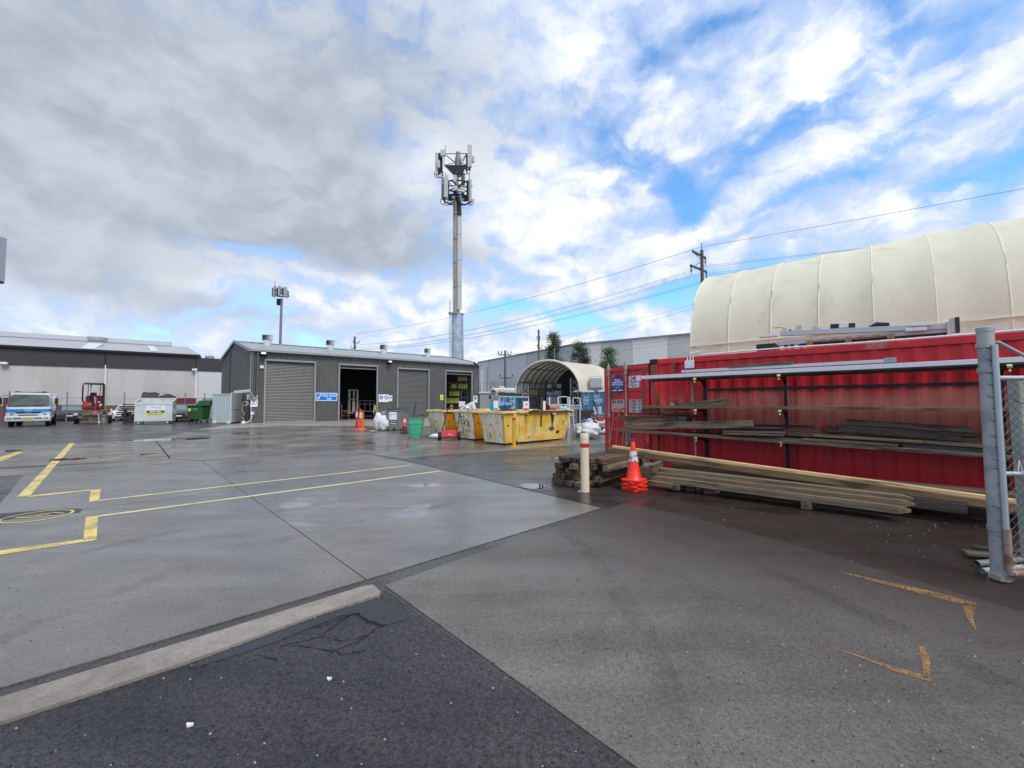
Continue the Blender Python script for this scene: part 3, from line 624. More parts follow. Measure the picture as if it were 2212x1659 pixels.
for (u, v) in ((569, 765), (842, 783), (1028, 785)):
    p = SW(u, v, .35); th_ = math.atan2(sx.y, sx.x); X = Matrix.Translation(p) @ Matrix.Rotation(th_, 4, 'Z') @ Matrix.Rotation(rad(-25), 4, 'X')
    fl = MB().box(-.25, .25, -.16, .16, -.13, .13).xf(X).build('floodlight', blk, shed, bev=.03); MB().box(-.16, .16, -.18, -.165, -.08, .09).xf(X).build('lens', lens, fl)
    MB().bar(p, p - sn * .33 + Z * .1, .05).build('bracket', blkm, fl)
# pipes on the shed's end
for u in (546, 556.5):
    p = SW(u, 800, .16); MB().tube((p.x, p.y, 2.35), (p.x, p.y, HE - .15), .1, n=10).build('downpipe', cladg, shed, smooth=True)
pv = M('pvc_dusty', (.42, .42, .40), .5)
q0, q1 = PL(505, 846.5, S0 + sn * .9, sn) - S0, PL(540, 843, S0 + sn * .5, sn) - S0
for u, dz_ in ((546, 0), (556.5, -.05)):
    p = SW(u, 800, .16); MB().path([(p.x, p.y, 2.42), (p.x, p.y, 2.2), (p.x - .15, p.y - .1, 2.0 + dz_), tuple(q1 + Z * dz_ * 2), tuple(q0 + Z * dz_ * 2)], .085, 10).build('drain_pipe', pv, shed, smooth=True)
MB().box(-.1, .1, -.05, .05, -.1, .1).xf(Matrix.Translation(SW(486.5, 850, 0) * 0 + PL(487, 857, S0, en) - S0)).build('wall_box', wht2, shed)

# ------------------------------------------------------------------ telecom monopole
TY = 58.0; TB = D(988, 830, TY); TB.z = 0
tw = thing('telecom_monopole', 'tall concrete monopole with two rings of antenna panels behind the shed', 'telecom tower', TB)
def TT(u, v, dy=0): return D(u, v, TY + dy) - TB
def TX(x, v, dy=0): p = TT(988, v, dy); return p
pm = M('spun_concrete', (.30, .265, .215), .7, c2=(.36, .33, .29), sc=.6, var=.08)
ant = M('antenna_grey', (.46, .47, .46), .5, var=.03); cab = M('antenna_black', (.012, .012, .013), .6)
zc = TT(988, 680).z
MB().lathe([(.95, 0), (.86, zc - 5), (.84, zc)], (0, 0, 0), 24).build('base_column', M('galv_bright', (.50, .54, .57), .32, .65, c2=(.36, .40, .44), sc=1.3, dirt=(.10, .11, .12), ds=1.3, dlo=.64, dhi=.68, var=.08), tw, smooth=True)
MB().lathe([(.92, zc), (.92, zc + .12)], (0, 0, 0), 24).build('flange', galv, tw)
zt = TT(987, 432).z; ztt = TT(987, 350).z
sh = TT(984.6, 560).x - TT(988, 560).x
mb = MB(); mb.tube((sh * .6, 0, zc), (sh * .8 - .05, 0, zt), .46, .38, 16); mb.build('shaft', pm, tw, smooth=True)
MB().tube((-.1, 0, zt - .1), (-.05, 0, ztt + 1), .26, .2, 12).build('upper_shaft', galv_d, tw, smooth=True)
for i, v in enumerate((622, 570, 518, 465)):
    z = TT(985, v).z; MB().lathe([(.48, z), (.48, z + .12)], (sh * .7, 0, 0), 16).build('band', galv_d, tw)
x0, x1 = TT(989.5, 600).x, TT(998, 600).x
zs = [TT(992, v).z for v in (670, 620, 565, 510, 468)]
for a, b in zip(zs, zs[1:]): MB().box(x0, x1 - .02 * 0, -.62, -.3, a, b - .06).build('cable_cover', M('cover_pale', (.50, .50, .49), .5, var=.03), tw)
MB().path([(x0 + .3, -.5, zs[-1] - .1), (x0 + .25, -.5, zs[-1] + 1), (x0 + .05, -.45, zt + .6)], .28, 8).build('cable_bundle', cab, tw)
mb = MB(); zz = zc - 9; xl = TT(972.5, 720).x
for dx in (0, .42): mb.tube((xl + dx * .3, -.9 + dx, 0), (xl + dx * .3, -.9 + dx, TT(972, 650).z), .035, n=6)
z = 6.0
while z < TT(972, 652).z: mb.tube((xl, -.9, z), (xl + .13, -.48, z), .025, n=5); z += .6
mb.build('ladder', galv, tw)
mb = MB()
for i in range(2): mb.tube((TT(978.5, 600).x, -.3, zc), (TT(979.3, 500).x, -.25, zt), .02, n=5)
mb.build('safety_line', galv, tw)
MB().box(xl - .1, .2, -1.1, -.6, zc - .1, zc + .15).build('access_bracket', galv_d, tw)
# upper triangular platform
a, b = TT(959.5, 357, -1), TT(1009, 361, -1); c = TT(986, 352, 2.5); ap = [TT(979, 379), TT(996, 381)]
mb = MB(); zA = a.z; pts = [Vector((a.x, -1, zA)), Vector((b.x, -1, zA)), Vector((.1, 2.2, zA + .1))]; cz = TT(987, 382).z; bt = [Vector((-.45, -.35, cz)), Vector((.45, -.35, cz)), Vector((0, .5, cz))]
mb.loft([bt, pts], caps=False); mb.build('platform_mesh', M('grating_grey', (.10, .11, .12), .5, .5), tw)
mb = MB(); zr = TT(960, 341).z
tp = [Vector((p.x, p.y, zr)) for p in pts]
for p, q in ((pts[0], pts[1]), (pts[1], pts[2]), (pts[2], pts[0]), (tp[0], tp[1]), (tp[1], tp[2]), (tp[2], tp[0])): mb.tube(p, q, .06, n=6)
for p in pts: mb.tube(p, (0, 0, zA + 1.1), .05, n=6); mb.tube(p, bt[0], .05, n=6)
for p in tp: mb.tube(p, (0, 0, zA + .6), .05, n=6); mb.tube(p, (p.x, p.y, zA), .06, n=6)
mb.build('platform_rails', galv_d, tw)
MB().lathe([(.5, zA + .1), (.45, zA + 1.5), (.3, zA + 2.1), (.28, zA + 2.5)], (.05, 0, 0), 12).build('head_cap', M('cap_grey', (.16, .17, .18), .5), tw, smooth=True)
MB().tube((.6, 0, zA + 1.5), (.6, 0, TT(991, 325).z), .02, n=5).build('lightning_rod', galv, tw)
def panel(u0, u1, v0, v1, dy=0, dp=.28, nm='antenna_panel', m=None):
    p, q = TT(u0, v0, dy), TT(u1, v1, dy)
    o = MB().box(p.x, q.x, p.y, p.y + dp, q.z, p.z).build(nm, m or ant, tw, bev=.04); return o
for a in ((940, 946, 329, 376.5, -1.3), (951.3, 961.5, 322.5, 336, -1.4), (944.5, 950, 345, 362, -1.6), (1009.8, 1019.3, 312, 360, -1.6), (1019.5, 1024.5, 336.5, 350, -1.2), (953.3, 957.5, 382.5, 430, -.2), (958.8, 967.3, 378, 425.5, -1.8),
          (979, 986, 377.5, 392.5, -1.9), (995.8, 1004.5, 372.5, 399, .9), (979, 987.8, 400.5, 411, -2.0), (996, 1004, 403, 415, -1.9), (1011.8, 1018.8, 387, 434.5, -1.0), (968, 973.5, 394, 401, -.8), (976, 983, 420, 428, -1.4), (994, 1001, 426, 433, -1.2)): panel(*a)
for a in ((946.5, 951, 330, 374, -1.0), (951.5, 955.5, 338, 371, -.8), (1006.5, 1009.8, 334, 368, -1.1), (957.6, 960.5, 386, 428, -.9), (966, 969.5, 392, 424, -1.0), (1007.5, 1011.5, 389, 432, -.6), (968, 977, 420, 432, -.4), (998, 1008, 421, 433, -.2), (979, 987, 411, 421, -1.6), (996, 1002, 415, 424, -1.6), (1011, 1016, 360, 366, -1.2)): panel(*a, dp=.35, nm='antenna_bracket', m=cab)
mb = MB(); zl = TT(987, 431.5).z
for i in range(12):
    t0, t1 = 2 * math.pi * i / 12, 2 * math.pi * (i + 1) / 12; R_ = 2.05
    for z in (zl, zl + 2.0): mb.tube((R_ * math.cos(t0), R_ * .8 * math.sin(t0), z), (R_ * math.cos(t1), R_ * .8 * math.sin(t1), z), .10, n=6)
for i in range(6):
    t = 2 * math.pi * i / 6 + .2
    for z in (zl, zl + 2.0): mb.tube((0, 0, z), (2.05 * math.cos(t), 1.64 * math.sin(t), z), .09, n=6)
for u in (955.5, 963, 983, 1001, 1014): 
    p = TT(u, 432, -.8); mb.tube((p.x, -1.0, zl - .4), (p.x, -1.0, zl + 3.4), .05, n=6)
mb.build('ring_frame', cab, tw)
mb = MB()
for u, v in ((957, 436), (965, 437), (971, 436), (1015, 437), (1018, 436), (943, 377), (948, 378), (952, 377), (1005, 371), (1011, 369)):
    p = TT(u, v, -1); q = [(p.x + .32 * math.cos(t), p.y, p.z + .45 * math.sin(t)) for t in [math.pi * (1 + i / 7) for i in range(8)]]; mb.path([(q[0][0], q[0][1], q[0][2] + .4)] + q + [(q[-1][0], q[-1][1], q[-1][2] + .4)], .045, 5)
mb.build('cable_loops', cab, tw, stuff=True)
MB().tube(TT(962, 329, -1), TT(962, 313, -1), .04, n=5).build('whip_antenna', galv_d, tw)
# second, far monopole
FY = 92.0; FB = D(602, 830, FY); FB.z = 0
ft = thing('telecom_monopole', 'slim distant grey monopole with one antenna cluster beyond the shed roof', 'telecom tower', FB)
def F2(u, v, dy=0): return D(u, v, FY + dy) - FB
MB().tube((-.0, 0, 0), (.25, 0, F2(602, 645).z), .34, .24, 12).build('shaft', M('pole_grey', (.19, .19, .20), .6), ft, smooth=True)
MB().box(F2(599, 650).x, F2(606, 650).x, -.3, .3, F2(602, 659).z, F2(602, 646).z).build('cable_box', cab, ft)
for (u0, u1, v0, v1, dy) in ((589.5, 594, 623, 641, -1), (591, 595, 617.5, 630, -.8), (600.6, 604.3, 616.8, 638.5, -1.5), (606.5, 610.5, 621, 632, 1), (613, 616.6, 619, 640.5, -1.3), (619.5, 622.8, 628, 637, -.5)):
    p, q = F2(u0, v0, dy), F2(u1, v1, dy); MB().box(p.x, q.x, p.y, p.y + .3, q.z, p.z).build('antenna_panel', M('antenna_far', (.36, .36, .36), .5), ft)
mb = MB(); z = F2(602, 638).z
for z_ in (z, z + .9):
    for i in range(8):
        t0, t1 = 2 * math.pi * i / 8, 2 * math.pi * (i + 1) / 8; mb.tube((1.5 * math.cos(t0) + .25, 1.4 * math.sin(t0), z_), (1.5 * math.cos(t1) + .25, 1.4 * math.sin(t1), z_), .12, n=5)
for u in (593, 598, 603, 609, 615, 619): p = F2(u, 640); mb.tube((p.x, -.8, z - .5), (p.x, -.8, z + 1.5), .14, n=5)
mb.build('ring_frame', cab, ft)
mb = MB(); mb.tube(F2(593.8, 622), F2(593.8, 606.5), .05, n=5); mb.tube(F2(620.3, 645), F2(620.3, 621.5), .05, n=5); mb.build('whip_antenna', galv_d, ft)
mb = MB()
for v in (676, 697, 718, 737): p = F2(604.5, v); mb.box(.2, .6, -.05, .05, p.z, p.z + .08)
mb.build('climbing_pegs', galv_d, ft)

# ------------------------------------------------------------------ power poles and wires
wood_p = M('pole_timber', (.085, .078, .07), .8, c2=(.13, .12, .105), st=(1, 1, .1), sc=6)
conc_p = M('pole_concrete', (.24, .24, .235), .7); ins = M('insulator_brown', (.03, .025, .03), .25)
def insul(mb, p, n=3, r=.13, g=.19):
    p = Vector(p)
    for i in range(n): mb.lathe([(.03, -.02 - i * g), (r, -.06 - i * g), (r * .4, -.12 - i * g)], p, 10)
    mb.tube(p, p - Z * (n * g + .25), .03, n=5)
PY = 40.0; PB = D(1520, 850, PY); PB.z = 0
pp = thing('power_pole', 'tall timber power pole with four offset crossarms behind the cream arch tent', 'power pole', PB)
def PP(u, v, dy=0): return D(u, v, PY + dy) - PB
top = PP(1516, 541); MB().tube((0, 0, 0), (top.x, 0, top.z), .2, .15, 12).build('pole_shaft', wood_p, pp, smooth=True)
MB().tube((top.x, 0, top.z), (top.x, 0, PP(1516, 526).z), .05, n=6).build('earth_peak', galv_d, pp)
for (u0, v0, u1, v1) in ((1496, 533.5, 1503, 539.5), ): pass
arms = [((1496.5, 533.5), (1503.5, 539.0)), ((1507, 541.5), (1510.3, 544)), ((1491.8, 555.3), (1503.5, 561.5)), ((1508.5, 563), (1512.5, 565.5))]
arms = [((1496.2, 533.4), (1518, 545)), ((1516, 541), (1524.5, 557.5)), ((1492, 555.5), (1518, 566)), ((1516, 562), (1526, 586.5))]
for (p, q) in (((1496.2, 533.4), (1516, 541.5)), ((1516, 541.5), (1524.3, 556.8)), ((1492, 555.2), (1517.5, 563)), ((1517.5, 563), (1526.2, 586))): pass
AR = [(1496, 533.5, 1515.5, 541), (1517, 541, 1524, 557), (1492, 555, 1517, 563), (1518, 563, 1526, 587)]
# arms run away from the camera: the near half shows at one side, the far half at the other
for (u0, v0, u1, v1) in ((1496, 542.7, 1523.8, 557), (1491.5, 573.3, 1526, 587)):
    MB().bar(PP(u0, v0, -1.4), PP(u1, v1, 1.2), .14, .18).build('crossarm', wood_p, pp)
mb = MB(); insul(mb, PP(1523.5, 558, 1.2)); insul(mb, PP(1493, 575.5, -1.3)); insul(mb, PP(1525.6, 588.5, 1.2)); mb.build('insulator_set', ins, pp)
mb = MB(); mb.tube(PP(1498.5, 545), PP(1514, 561), .035, n=5); mb.tube(PP(1499, 576), PP(1514, 565), .035, n=5); mb.build('brace', galv_d, pp)
WA = [PP(1516.5, 533) + PB, PP(1523.5, 575.5, 1.2) + PB, PP(1493, 595.5, -1.3) + PB, PP(1525.6, 606.5, 1.2) + PB]
def simple_pole(u, vt, Y, r, lab, arms=(), mt=None, vb=835):
    b = D(u, vb, Y); b.z = 0; o = thing('power_pole', lab, 'power pole', b); t = D(u, vt, Y).z
    MB().tube((0, 0, 0), (0, 0, t), r, r * .8, 10).build('pole_shaft', mt or wood_p, o, smooth=True)
    for (ua, ub, v, pins) in arms:
        a_, b_ = D(ua, v, Y) - b, D(ub, v, Y) - b; ar = MB().bar(a_, b_, .14, .14).build('crossarm', wood_p, o)
        mb = MB()
        for i in range(pins):
            p = a_.lerp(b_, i / max(1, pins - 1)); mb.tube(p, p + Z * .28, .03, n=5); mb.lathe([(.06, .25), (.09, .3), (.05, .5)], p, 8)
        if pins: mb.build('insulator_set', ins, ar)
    return b
bD = simple_pole(1091.5, 757, 55, .18, 'timber power pole with a wide five pin crossarm near the arch shelter', ((1077, 1104, 766.5, 5), (1080, 1107, 816.5, 2)))
bC = simple_pole(1164.5, 712, 62, .17, 'bare dark power pole beside the tallest tree', ((1160, 1166.5, 733, 2), (1161, 1171, 752, 2)))
bB = simple_pole(765, 727, 80, .22, 'distant power pole showing above the shed roof', ((758, 769, 752, 2), (763.5, 776, 741, 2)))
simple_pole(1053, 792, 50, .13, 'grey steel lamp pole between shed and timber pole', (), conc_p)
simple_pole(1177.5 + 21, 752, 66, .1, 'thin grey pole standing in front of the tallest tree', (), conc_p)
simple_pole(1041, 800, 48, .05, 'thin white mast close to the shed corner', (), wht)
wire_m = M('wire_black', (.03, .035, .05), .5)
def wire(p, q, sag, r, lab, n=14):
    p, q = Vector(p), Vector(q); pts = [p.lerp(q, i / n) - Z * sag * 4 * (i / n) * (1 - i / n) for i in range(n + 1)]
    tag(MB().path(pts, r, 5).build('overhead_wire', wire_m), lab, 'wire', 'overhead power wires')
e0 = D(766, 721, 80)
wire(e0, WA[0], 1.2, .02, 'single top overhead wire running from far pole to timber pole')
wire(WA[0], WA[0] + (D(2230, 394, 26) - WA[0]) * 2.2, .3, .014, 'top overhead wire crossing above the cream tent')
for i, (v0, v1) in enumerate(((745, 489.0), (753, 492.5), (756, 547))):
    a = D(770, v0, 80)
    for k2, dd in enumerate((0, .35)):
        wire(a, WA[i + 1] + Z * dd * .5 - Z * .1, 1.6, .013, ('upper', 'middle', 'lower')[i] + ' twin conductor ' + ('strand above', 'strand below')[k2] + ' from far pole to timber pole')
        if i < 2: wire(WA[i + 1] + Z * dd * .5 - Z * .1, WA[i + 1] + (D(2230, (484, 512)[i] + k2 * 3, 28) - WA[i + 1]) * 2.0, .2, .012, ('upper', 'middle')[i] + ' twin conductor ' + ('strand above', 'strand below')[k2] + ' over the cream tent')
for i, (p, q, sg) in enumerate(((D(1079, 763, 55), D(960, 775, 90), .3), (D(1084, 763, 55), D(960, 783, 90), .3), (D(1104, 764, 55), D(1510, 724, 50), .5), (D(1098, 764, 55), D(1505, 735, 50), .6), (D(1104, 815, 55), D(1500, 757, 48), 1.0), (D(1092, 818, 55), D(1500, 766, 48), 1.2),
                               (D(1080, 816, 55), D(1036, 830, 50), .1), (D(1166, 733, 62), D(1505, 655, 50), .4), (D(1171, 752, 62), D(1505, 662, 50), .4), (D(1092, 826, 55), D(1036, 838, 50), 1.1))):
    wire(p, q, sg, .012, ('thin line from wide crossarm over to far street', 'second thin line from wide crossarm to far street', 'high line from wide crossarm across the pale warehouse', 'lower high line from wide crossarm across the warehouse', 'line from lower crossarm across the warehouse panels', 'slack lowest line across the warehouse panels', 'short service line at the shed corner', 'line from bare pole up to the tent', 'second line from bare pole up to the tent', 'drooping cable beside the lamp pole')[i])

# ------------------------------------------------------------------ trees
def tree(u, vt, vb, hw, Y, lab, n=1500, seed=1, cone=.5, col=(.035, .055, .025), col2=(.07, .095, .045)):
    b = D(u, 850, Y); b.z = 0; zt_, zb2 = D(u, vt, Y).z, D(u, vb, Y).z - 1.2; o = thing('tree', lab, 'tree', b)
    R_ = hw / FL * Y; r = random.Random(seed)
    mb = MB(); mb.tube((0, 0, 0), (0, 0, zb2 + (zt_ - zb2) * .7), .16, .05, 8)
    for i in range(7):
        z = zb2 + (zt_ - zb2) * i / 9; t = r.uniform(0, 6.28); mb.tube((0, 0, z - .4), (math.cos(t) * R_ * .7, math.sin(t) * R_ * .7, z + .6), .05, .015, 5)
    mb.build('trunk', wood_p, o)
    cl = [(r.uniform(-1, 1), r.uniform(-1, 1), r.random()) for _ in range(64)]
    mbs = [MB(), MB()]
    for i in range(n):
        cx, cy, cz = cl[i % len(cl)]; tz = cz; prof = (1 - tz) ** cone * (min(1, tz * 5 + .45))
        z = zb2 + (zt_ - zb2) * tz; x = cx * R_ * prof * .85 + r.gauss(0, .22 * R_); y = cy * R_ * prof * .85 + r.gauss(0, .17 * R_); z += r.gauss(0, .055 * (zt_ - zb2))
        s = r.uniform(.10, .22) * R_ / 2.0; a = Vector((r.gauss(0, 1), r.gauss(0, 1), r.gauss(0, 1))).normalized(); bb = a.orthogonal().normalized()
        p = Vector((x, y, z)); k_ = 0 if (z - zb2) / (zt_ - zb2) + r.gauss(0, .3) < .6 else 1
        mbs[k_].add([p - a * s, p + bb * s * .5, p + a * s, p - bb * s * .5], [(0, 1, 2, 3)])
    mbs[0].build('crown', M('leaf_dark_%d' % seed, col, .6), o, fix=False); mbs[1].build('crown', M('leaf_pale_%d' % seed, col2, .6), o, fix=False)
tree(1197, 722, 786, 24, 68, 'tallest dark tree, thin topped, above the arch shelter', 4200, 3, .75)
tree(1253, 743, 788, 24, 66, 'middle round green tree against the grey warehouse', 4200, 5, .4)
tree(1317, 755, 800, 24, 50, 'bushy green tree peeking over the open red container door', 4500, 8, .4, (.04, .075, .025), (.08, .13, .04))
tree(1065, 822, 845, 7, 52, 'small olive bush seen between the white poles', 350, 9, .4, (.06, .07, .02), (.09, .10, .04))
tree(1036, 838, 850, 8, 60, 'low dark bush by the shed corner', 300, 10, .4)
# ------------------------------------------------------------------ red container frame of reference
cd = Vector((984, -890, 0)).normalized(); nb = Vector((-cd.y, cd.x, 0)); fn = -nb
C0 = D(1405, 777, 10.0); C0.z = 0; TOPZ = 2.59; CL = 12.19
def CF(u, v, d=0): return PL(u, v, C0 + fn * d, nb)
def plaque(u0, u1, v0, v1, P, n):
    uc, vc = (u0 + u1) / 2, (v0 + v1) / 2; n = n.normalized(); x = Z.cross(n)
    c = PL(uc, vc, P, n); return c, abs((PL(u1, vc, P, n) - PL(u0, vc, P, n)).dot(x)), (PL(uc, v0, P, n) - PL(uc, v1, P, n)).z, x, n
def rrect(w, h, r=.0, k=4):
    if r <= 0: return [(-w / 2, -h / 2), (w / 2, -h / 2), (w / 2, h / 2), (-w / 2, h / 2)]
    out = []
    for cx, cy, a0 in ((w / 2 - r, -h / 2 + r, -90), (w / 2 - r, h / 2 - r, 0), (-w / 2 + r, h / 2 - r, 90), (-w / 2 + r, -h / 2 + r, 180)):
        for i in range(k + 1): t = rad(a0 + 90 * i / k); out.append((cx + r * math.cos(t), cy + r * math.sin(t)))
    return out
def flatpoly(pts, th, mat4): return MB().prism(pts, 0, th).xf(mat4)
def disc(r, n=24, cx=0, cy=0): return [(cx + r * math.cos(2 * math.pi * i / n), cy + r * math.sin(2 * math.pi * i / n)) for i in range(n)]

red = M('container_red', (.70, .014, .022), .42, .0, c2=(.54, .014, .026), sc=1.3, lo=.35, hi=.7, var=.10, dirt=(.50, .17, .13), ds=.7, dlo=.55, dhi=.66, st=(1.6, 1.6, .9), bump=.05)
redf = M('container_red_faded', (.50, .05, .045), .5, .0, c2=(.52, .20, .15), sc=1.1, lo=.40, hi=.55, var=.12, st=(2.2, 2.2, .5), dirt=(.22, .05, .03), ds=2.5, dlo=.62, dhi=.7)
redr = M('container_red_rusty', (.60, .016, .028), .5, .0, var=.1, dirt=(.17, .06, .025), ds=2.2, dlo=.46, dhi=.56, st=(3, 3, .6))
cont = thing('shipping_container', 'red forty foot shipping container with corrugated side and opened door', 'shipping container', C0)
def cl(s, y, z): return cd * s + nb * y + Z * z
# side panel: upper part plain, middle part sun-faded as the paint is
mb = MB()
pit, dep = .278, .036; n = int((CL - .32) / pit); prof = ((0, 0), (.26, 0), (.5, 1), (.76, 1)); vs = []
zl = [.15, .5, 1.0, 1.45, 1.75, 2.1, 2.47]
cols = []
for i in range(n):
    for a, b in prof: cols.append((.16 + (i + a) * pit, .055 - dep * (1 - b)))
cols.append((.16 + n * pit, .02))
vs = [cl(s, y, z) for z in zl for s, y in cols]; k = len(cols)
mb.add(vs, [(r * k + i, r * k + i + 1, (r + 1) * k + i + 1, (r + 1) * k + i) for r in range(len(zl) - 1) for i in range(k - 1)])
# paint colour of the side: faded band bleached along its middle height
sm = bpy.data.materials.new('container_side_paint'); sm.use_nodes = True; t = NT(sm.node_tree); bb = sm.node_tree.nodes['Principled BSDF']
oc = t.n('ShaderNodeTexCoord').outputs['Object']; sep = t.n('ShaderNodeSeparateXYZ'); t.l.new(oc, sep.inputs[0])
al = t.v('DOT_PRODUCT', oc, tuple(cd)); zz = sep.outputs[2]
cmb = t.n('ShaderNodeCombineXYZ'); t.put(cmb.inputs[0], al); t.put(cmb.inputs[2], t.m('MULTIPLY', zz, .6))
nz1 = t.noise(cmb.outputs[0], 1.1, 4, .55); cmb2 = t.n('ShaderNodeCombineXYZ'); t.put(cmb2.inputs[0], t.m('MULTIPLY', al, 3.0)); t.put(cmb2.inputs[2], t.m('MULTIPLY', zz, .25)); nz2 = t.noise(cmb2.outputs[0], 2.2, 4, .6)
band = t.m('MULTIPLY', t.ss(t.m('ADD', zz, t.m('MULTIPLY', t.m('SUBTRACT', nz1, .5), .7)), .95, 1.2), t.m('SUBTRACT', 1, t.ss(t.m('ADD', zz, t.m('MULTIPLY', t.m('SUBTRACT', nz1, .5), .6)), 1.55, 1.85)))
f = t.m('MULTIPLY', band, t.ss(t.m('ADD', nz2, t.m('MULTIPLY', t.ss(al, .3, 4.5), .25)), .40, .66)); 
c_ = t.mix(t.noise(oc, 3, 5, .6), (.72, .013, .020), (.58, .012, .020)); c_ = t.mix(t.m('MULTIPLY', f, .8), c_, (.74, .23, .15)); c_ = t.mix(t.m('MULTIPLY', t.ss(nz2, .60, .72), .5), c_, (.20, .04, .03))
c_ = t.mix(t.m('MULTIPLY', t.ss(t.noise(oc, 9, 6, .7), .64, .70), .7), c_, (.16, .05, .03))
t.put(bb.inputs['Base Color'], c_); bb.inputs['Roughness'].default_value = .45
mb.build('corrugated_side', sm, cont, fix=False)
MB().hexa([cl(-.0, -.01, TOPZ - .13), cl(CL, -.01, TOPZ - .13), cl(CL, .07, TOPZ - .13), cl(0, .07, TOPZ - .13)], [cl(0, -.01, TOPZ), cl(CL, -.01, TOPZ), cl(CL, .07, TOPZ), cl(0, .07, TOPZ)]).build('top_rail', red, cont, bev=.01)
MB().hexa([cl(0, -.02, .02), cl(CL, -.02, .02), cl(CL, .1, .02), cl(0, .1, .02)], [cl(0, -.02, .17), cl(CL, -.02, .17), cl(CL, .1, .17), cl(0, .1, .17)]).build('bottom_rail', red, cont, bev=.01)
def lbox(s0, s1, y0, y1, z0, z1): return MB().hexa([cl(s0, y0, z0), cl(s1, y0, z0), cl(s1, y1, z0), cl(s0, y1, z0)], [cl(s0, y0, z1), cl(s1, y0, z1), cl(s1, y1, z1), cl(s0, y1, z1)])
lbox(-.0, .17, -.03, .12, .12, TOPZ - .12).build('corner_post', redr, cont, bev=.01)
lbox(-.0, .17, 2.3, 2.44, .12, TOPZ - .12).build('corner_post', redr, cont)
lbox(CL - .17, CL, -.03, .12, .12, TOPZ - .12).build('corner_post', redr, cont)
for z in (0, TOPZ - .115):
    for s in (-.01, CL - .17): lbox(s, s + .19, -.04, .13, z, z + .12).build('corner_casting', blkm, cont, bev=.01)
lbox(.0, CL, .06, 2.44, TOPZ - .06, TOPZ - .03).build('roof', redf, cont); lbox(.0, CL, 2.38, 2.44, .1, TOPZ - .06).build('rear_side', red, cont); lbox(.0, CL, .1, 2.4, .1, .16).build('floor', redr, cont)
lbox(CL - .05, CL, .1, 2.4, .1, TOPZ - .1).build('end_wall', red, cont); lbox(.02, .17, .1, 2.3, TOPZ - .2, TOPZ - .03).build('door_header', red, cont)
p = CF(1448, 810); q = CF(1460, 830)
for (u0, u1, v0, v1) in ((1450.5, 1458.5, 784, 803.5), (1456, 1462, 864, 884)):
    c, w_, h_, x, n_ = plaque(u0, u1, v0, v1, C0 + fn * .03, fn); flatpoly(rrect(w_, h_), .004, frame(c - C0, x, Z)).build('rust_patch', M('rust', (.14, .055, .03), .8, c2=(.22, .08, .03), sc=20), cont)
# door leaf swung open
ld = (D(1307, 795, 11.27) - C0); ld.z = 0; LW = ld.length; ld.normalize(); ln = Vector((-ld.y, ld.x, 0)); ln = ln if ln.dot(-C0) > 0 else -ln
LZ0, LZ1 = .11, 2.48
def LB(a0, a1, z0, z1, o0, o1): return MB().hexa([ld * a0 + ln * o0 + Z * z0, ld * a1 + ln * o0 + Z * z0, ld * a1 + ln * o1 + Z * z0, ld * a0 + ln * o1 + Z * z0], [ld * a0 + ln * o0 + Z * z1, ld * a1 + ln * o0 + Z * z1, ld * a1 + ln * o1 + Z * z1, ld * a0 + ln * o1 + Z * z1])
leaf = LB(.04, LW, LZ0, LZ1, -.05, 0).build('container_door', redr, cont, label='open door leaf carrying lock rods and number plates')
LB(LW, LW + .025, LZ0, LZ1, -.07, .01).build('door_gasket', blk, leaf); LB(.04, LW, LZ1, LZ1 + .03, -.07, .0).build('door_gasket', blk, leaf)
for z0, z1 in ((LZ0, LZ0 + .1), (LZ1 - .1, LZ1)): LB(.05, LW - .01, z0, z1, 0, .03).build('door_frame', red, leaf, bev=.006)
for a0, a1 in ((.05, .16), (LW - .12, LW - .01)): LB(a0, a1, LZ0 + .1, LZ1 - .1, 0, .03).build('door_frame', red, leaf, bev=.006)
for v0, v1 in ((806, 846), (863, 893), (905, 935), (945, 968)):
    c = PL(1350, v1, C0, ln).z; d_ = PL(1350, v0, C0, ln).z
    LB(.22, LW - .18, c, d_, 0, .018).build('door_panel', red, leaf, bev=.012)
def LF(u, v, off=0): return PL(u, v, C0 + ln * off, ln) - C0
rodm = M('lock_rod_grey', (.36, .33, .30), .5, .3, dirt=(.3, .12, .07), ds=5)
for u in (1315.7, 1352.5):
    p = LF(u, 870, .06); rod = MB().tube((p.x, p.y, .04), (p.x, p.y, 2.62), .018, n=10).build('lock_rod', rodm, leaf, smooth=True)
    for z in (2.5, 2.32, 1.2, .5): MB().box(-.04, .04, -.03, .03, z - .05, z + .05).xf(Matrix.Translation((p.x, p.y, 0)) @ Matrix.Rotation(math.atan2(ld.y, ld.x), 4, 'Z')).build('rod_bracket', rodm, rod, bev=.01)
    MB().box(-.05, .05, -.035, .035, 2.38, 2.5).xf(Matrix.Translation((p.x, p.y, 0)) @ Matrix.Rotation(math.atan2(ld.y, ld.x), 4, 'Z')).build('cam_keeper', rodm, rod, bev=.02)
for v in (798, 842, 880, 962): 
    p = LF(1401, v, .0); MB().hexa([p + ld * .14 + ln * .002 - Z * .03, p - ld * .02 + ln * .002 - Z * .05, p - ld * .02 + ln * .05 - Z * .05, p + ld * .14 + ln * .03 - Z * .03], [p + ld * .14 + ln * .002 + Z * .02, p - ld * .02 + ln * .002 + Z * .05, p - ld * .02 + ln * .05 + Z * .05, p + ld * .14 + ln * .03 + Z * .02]).build('door_hinge', redr, leaf)
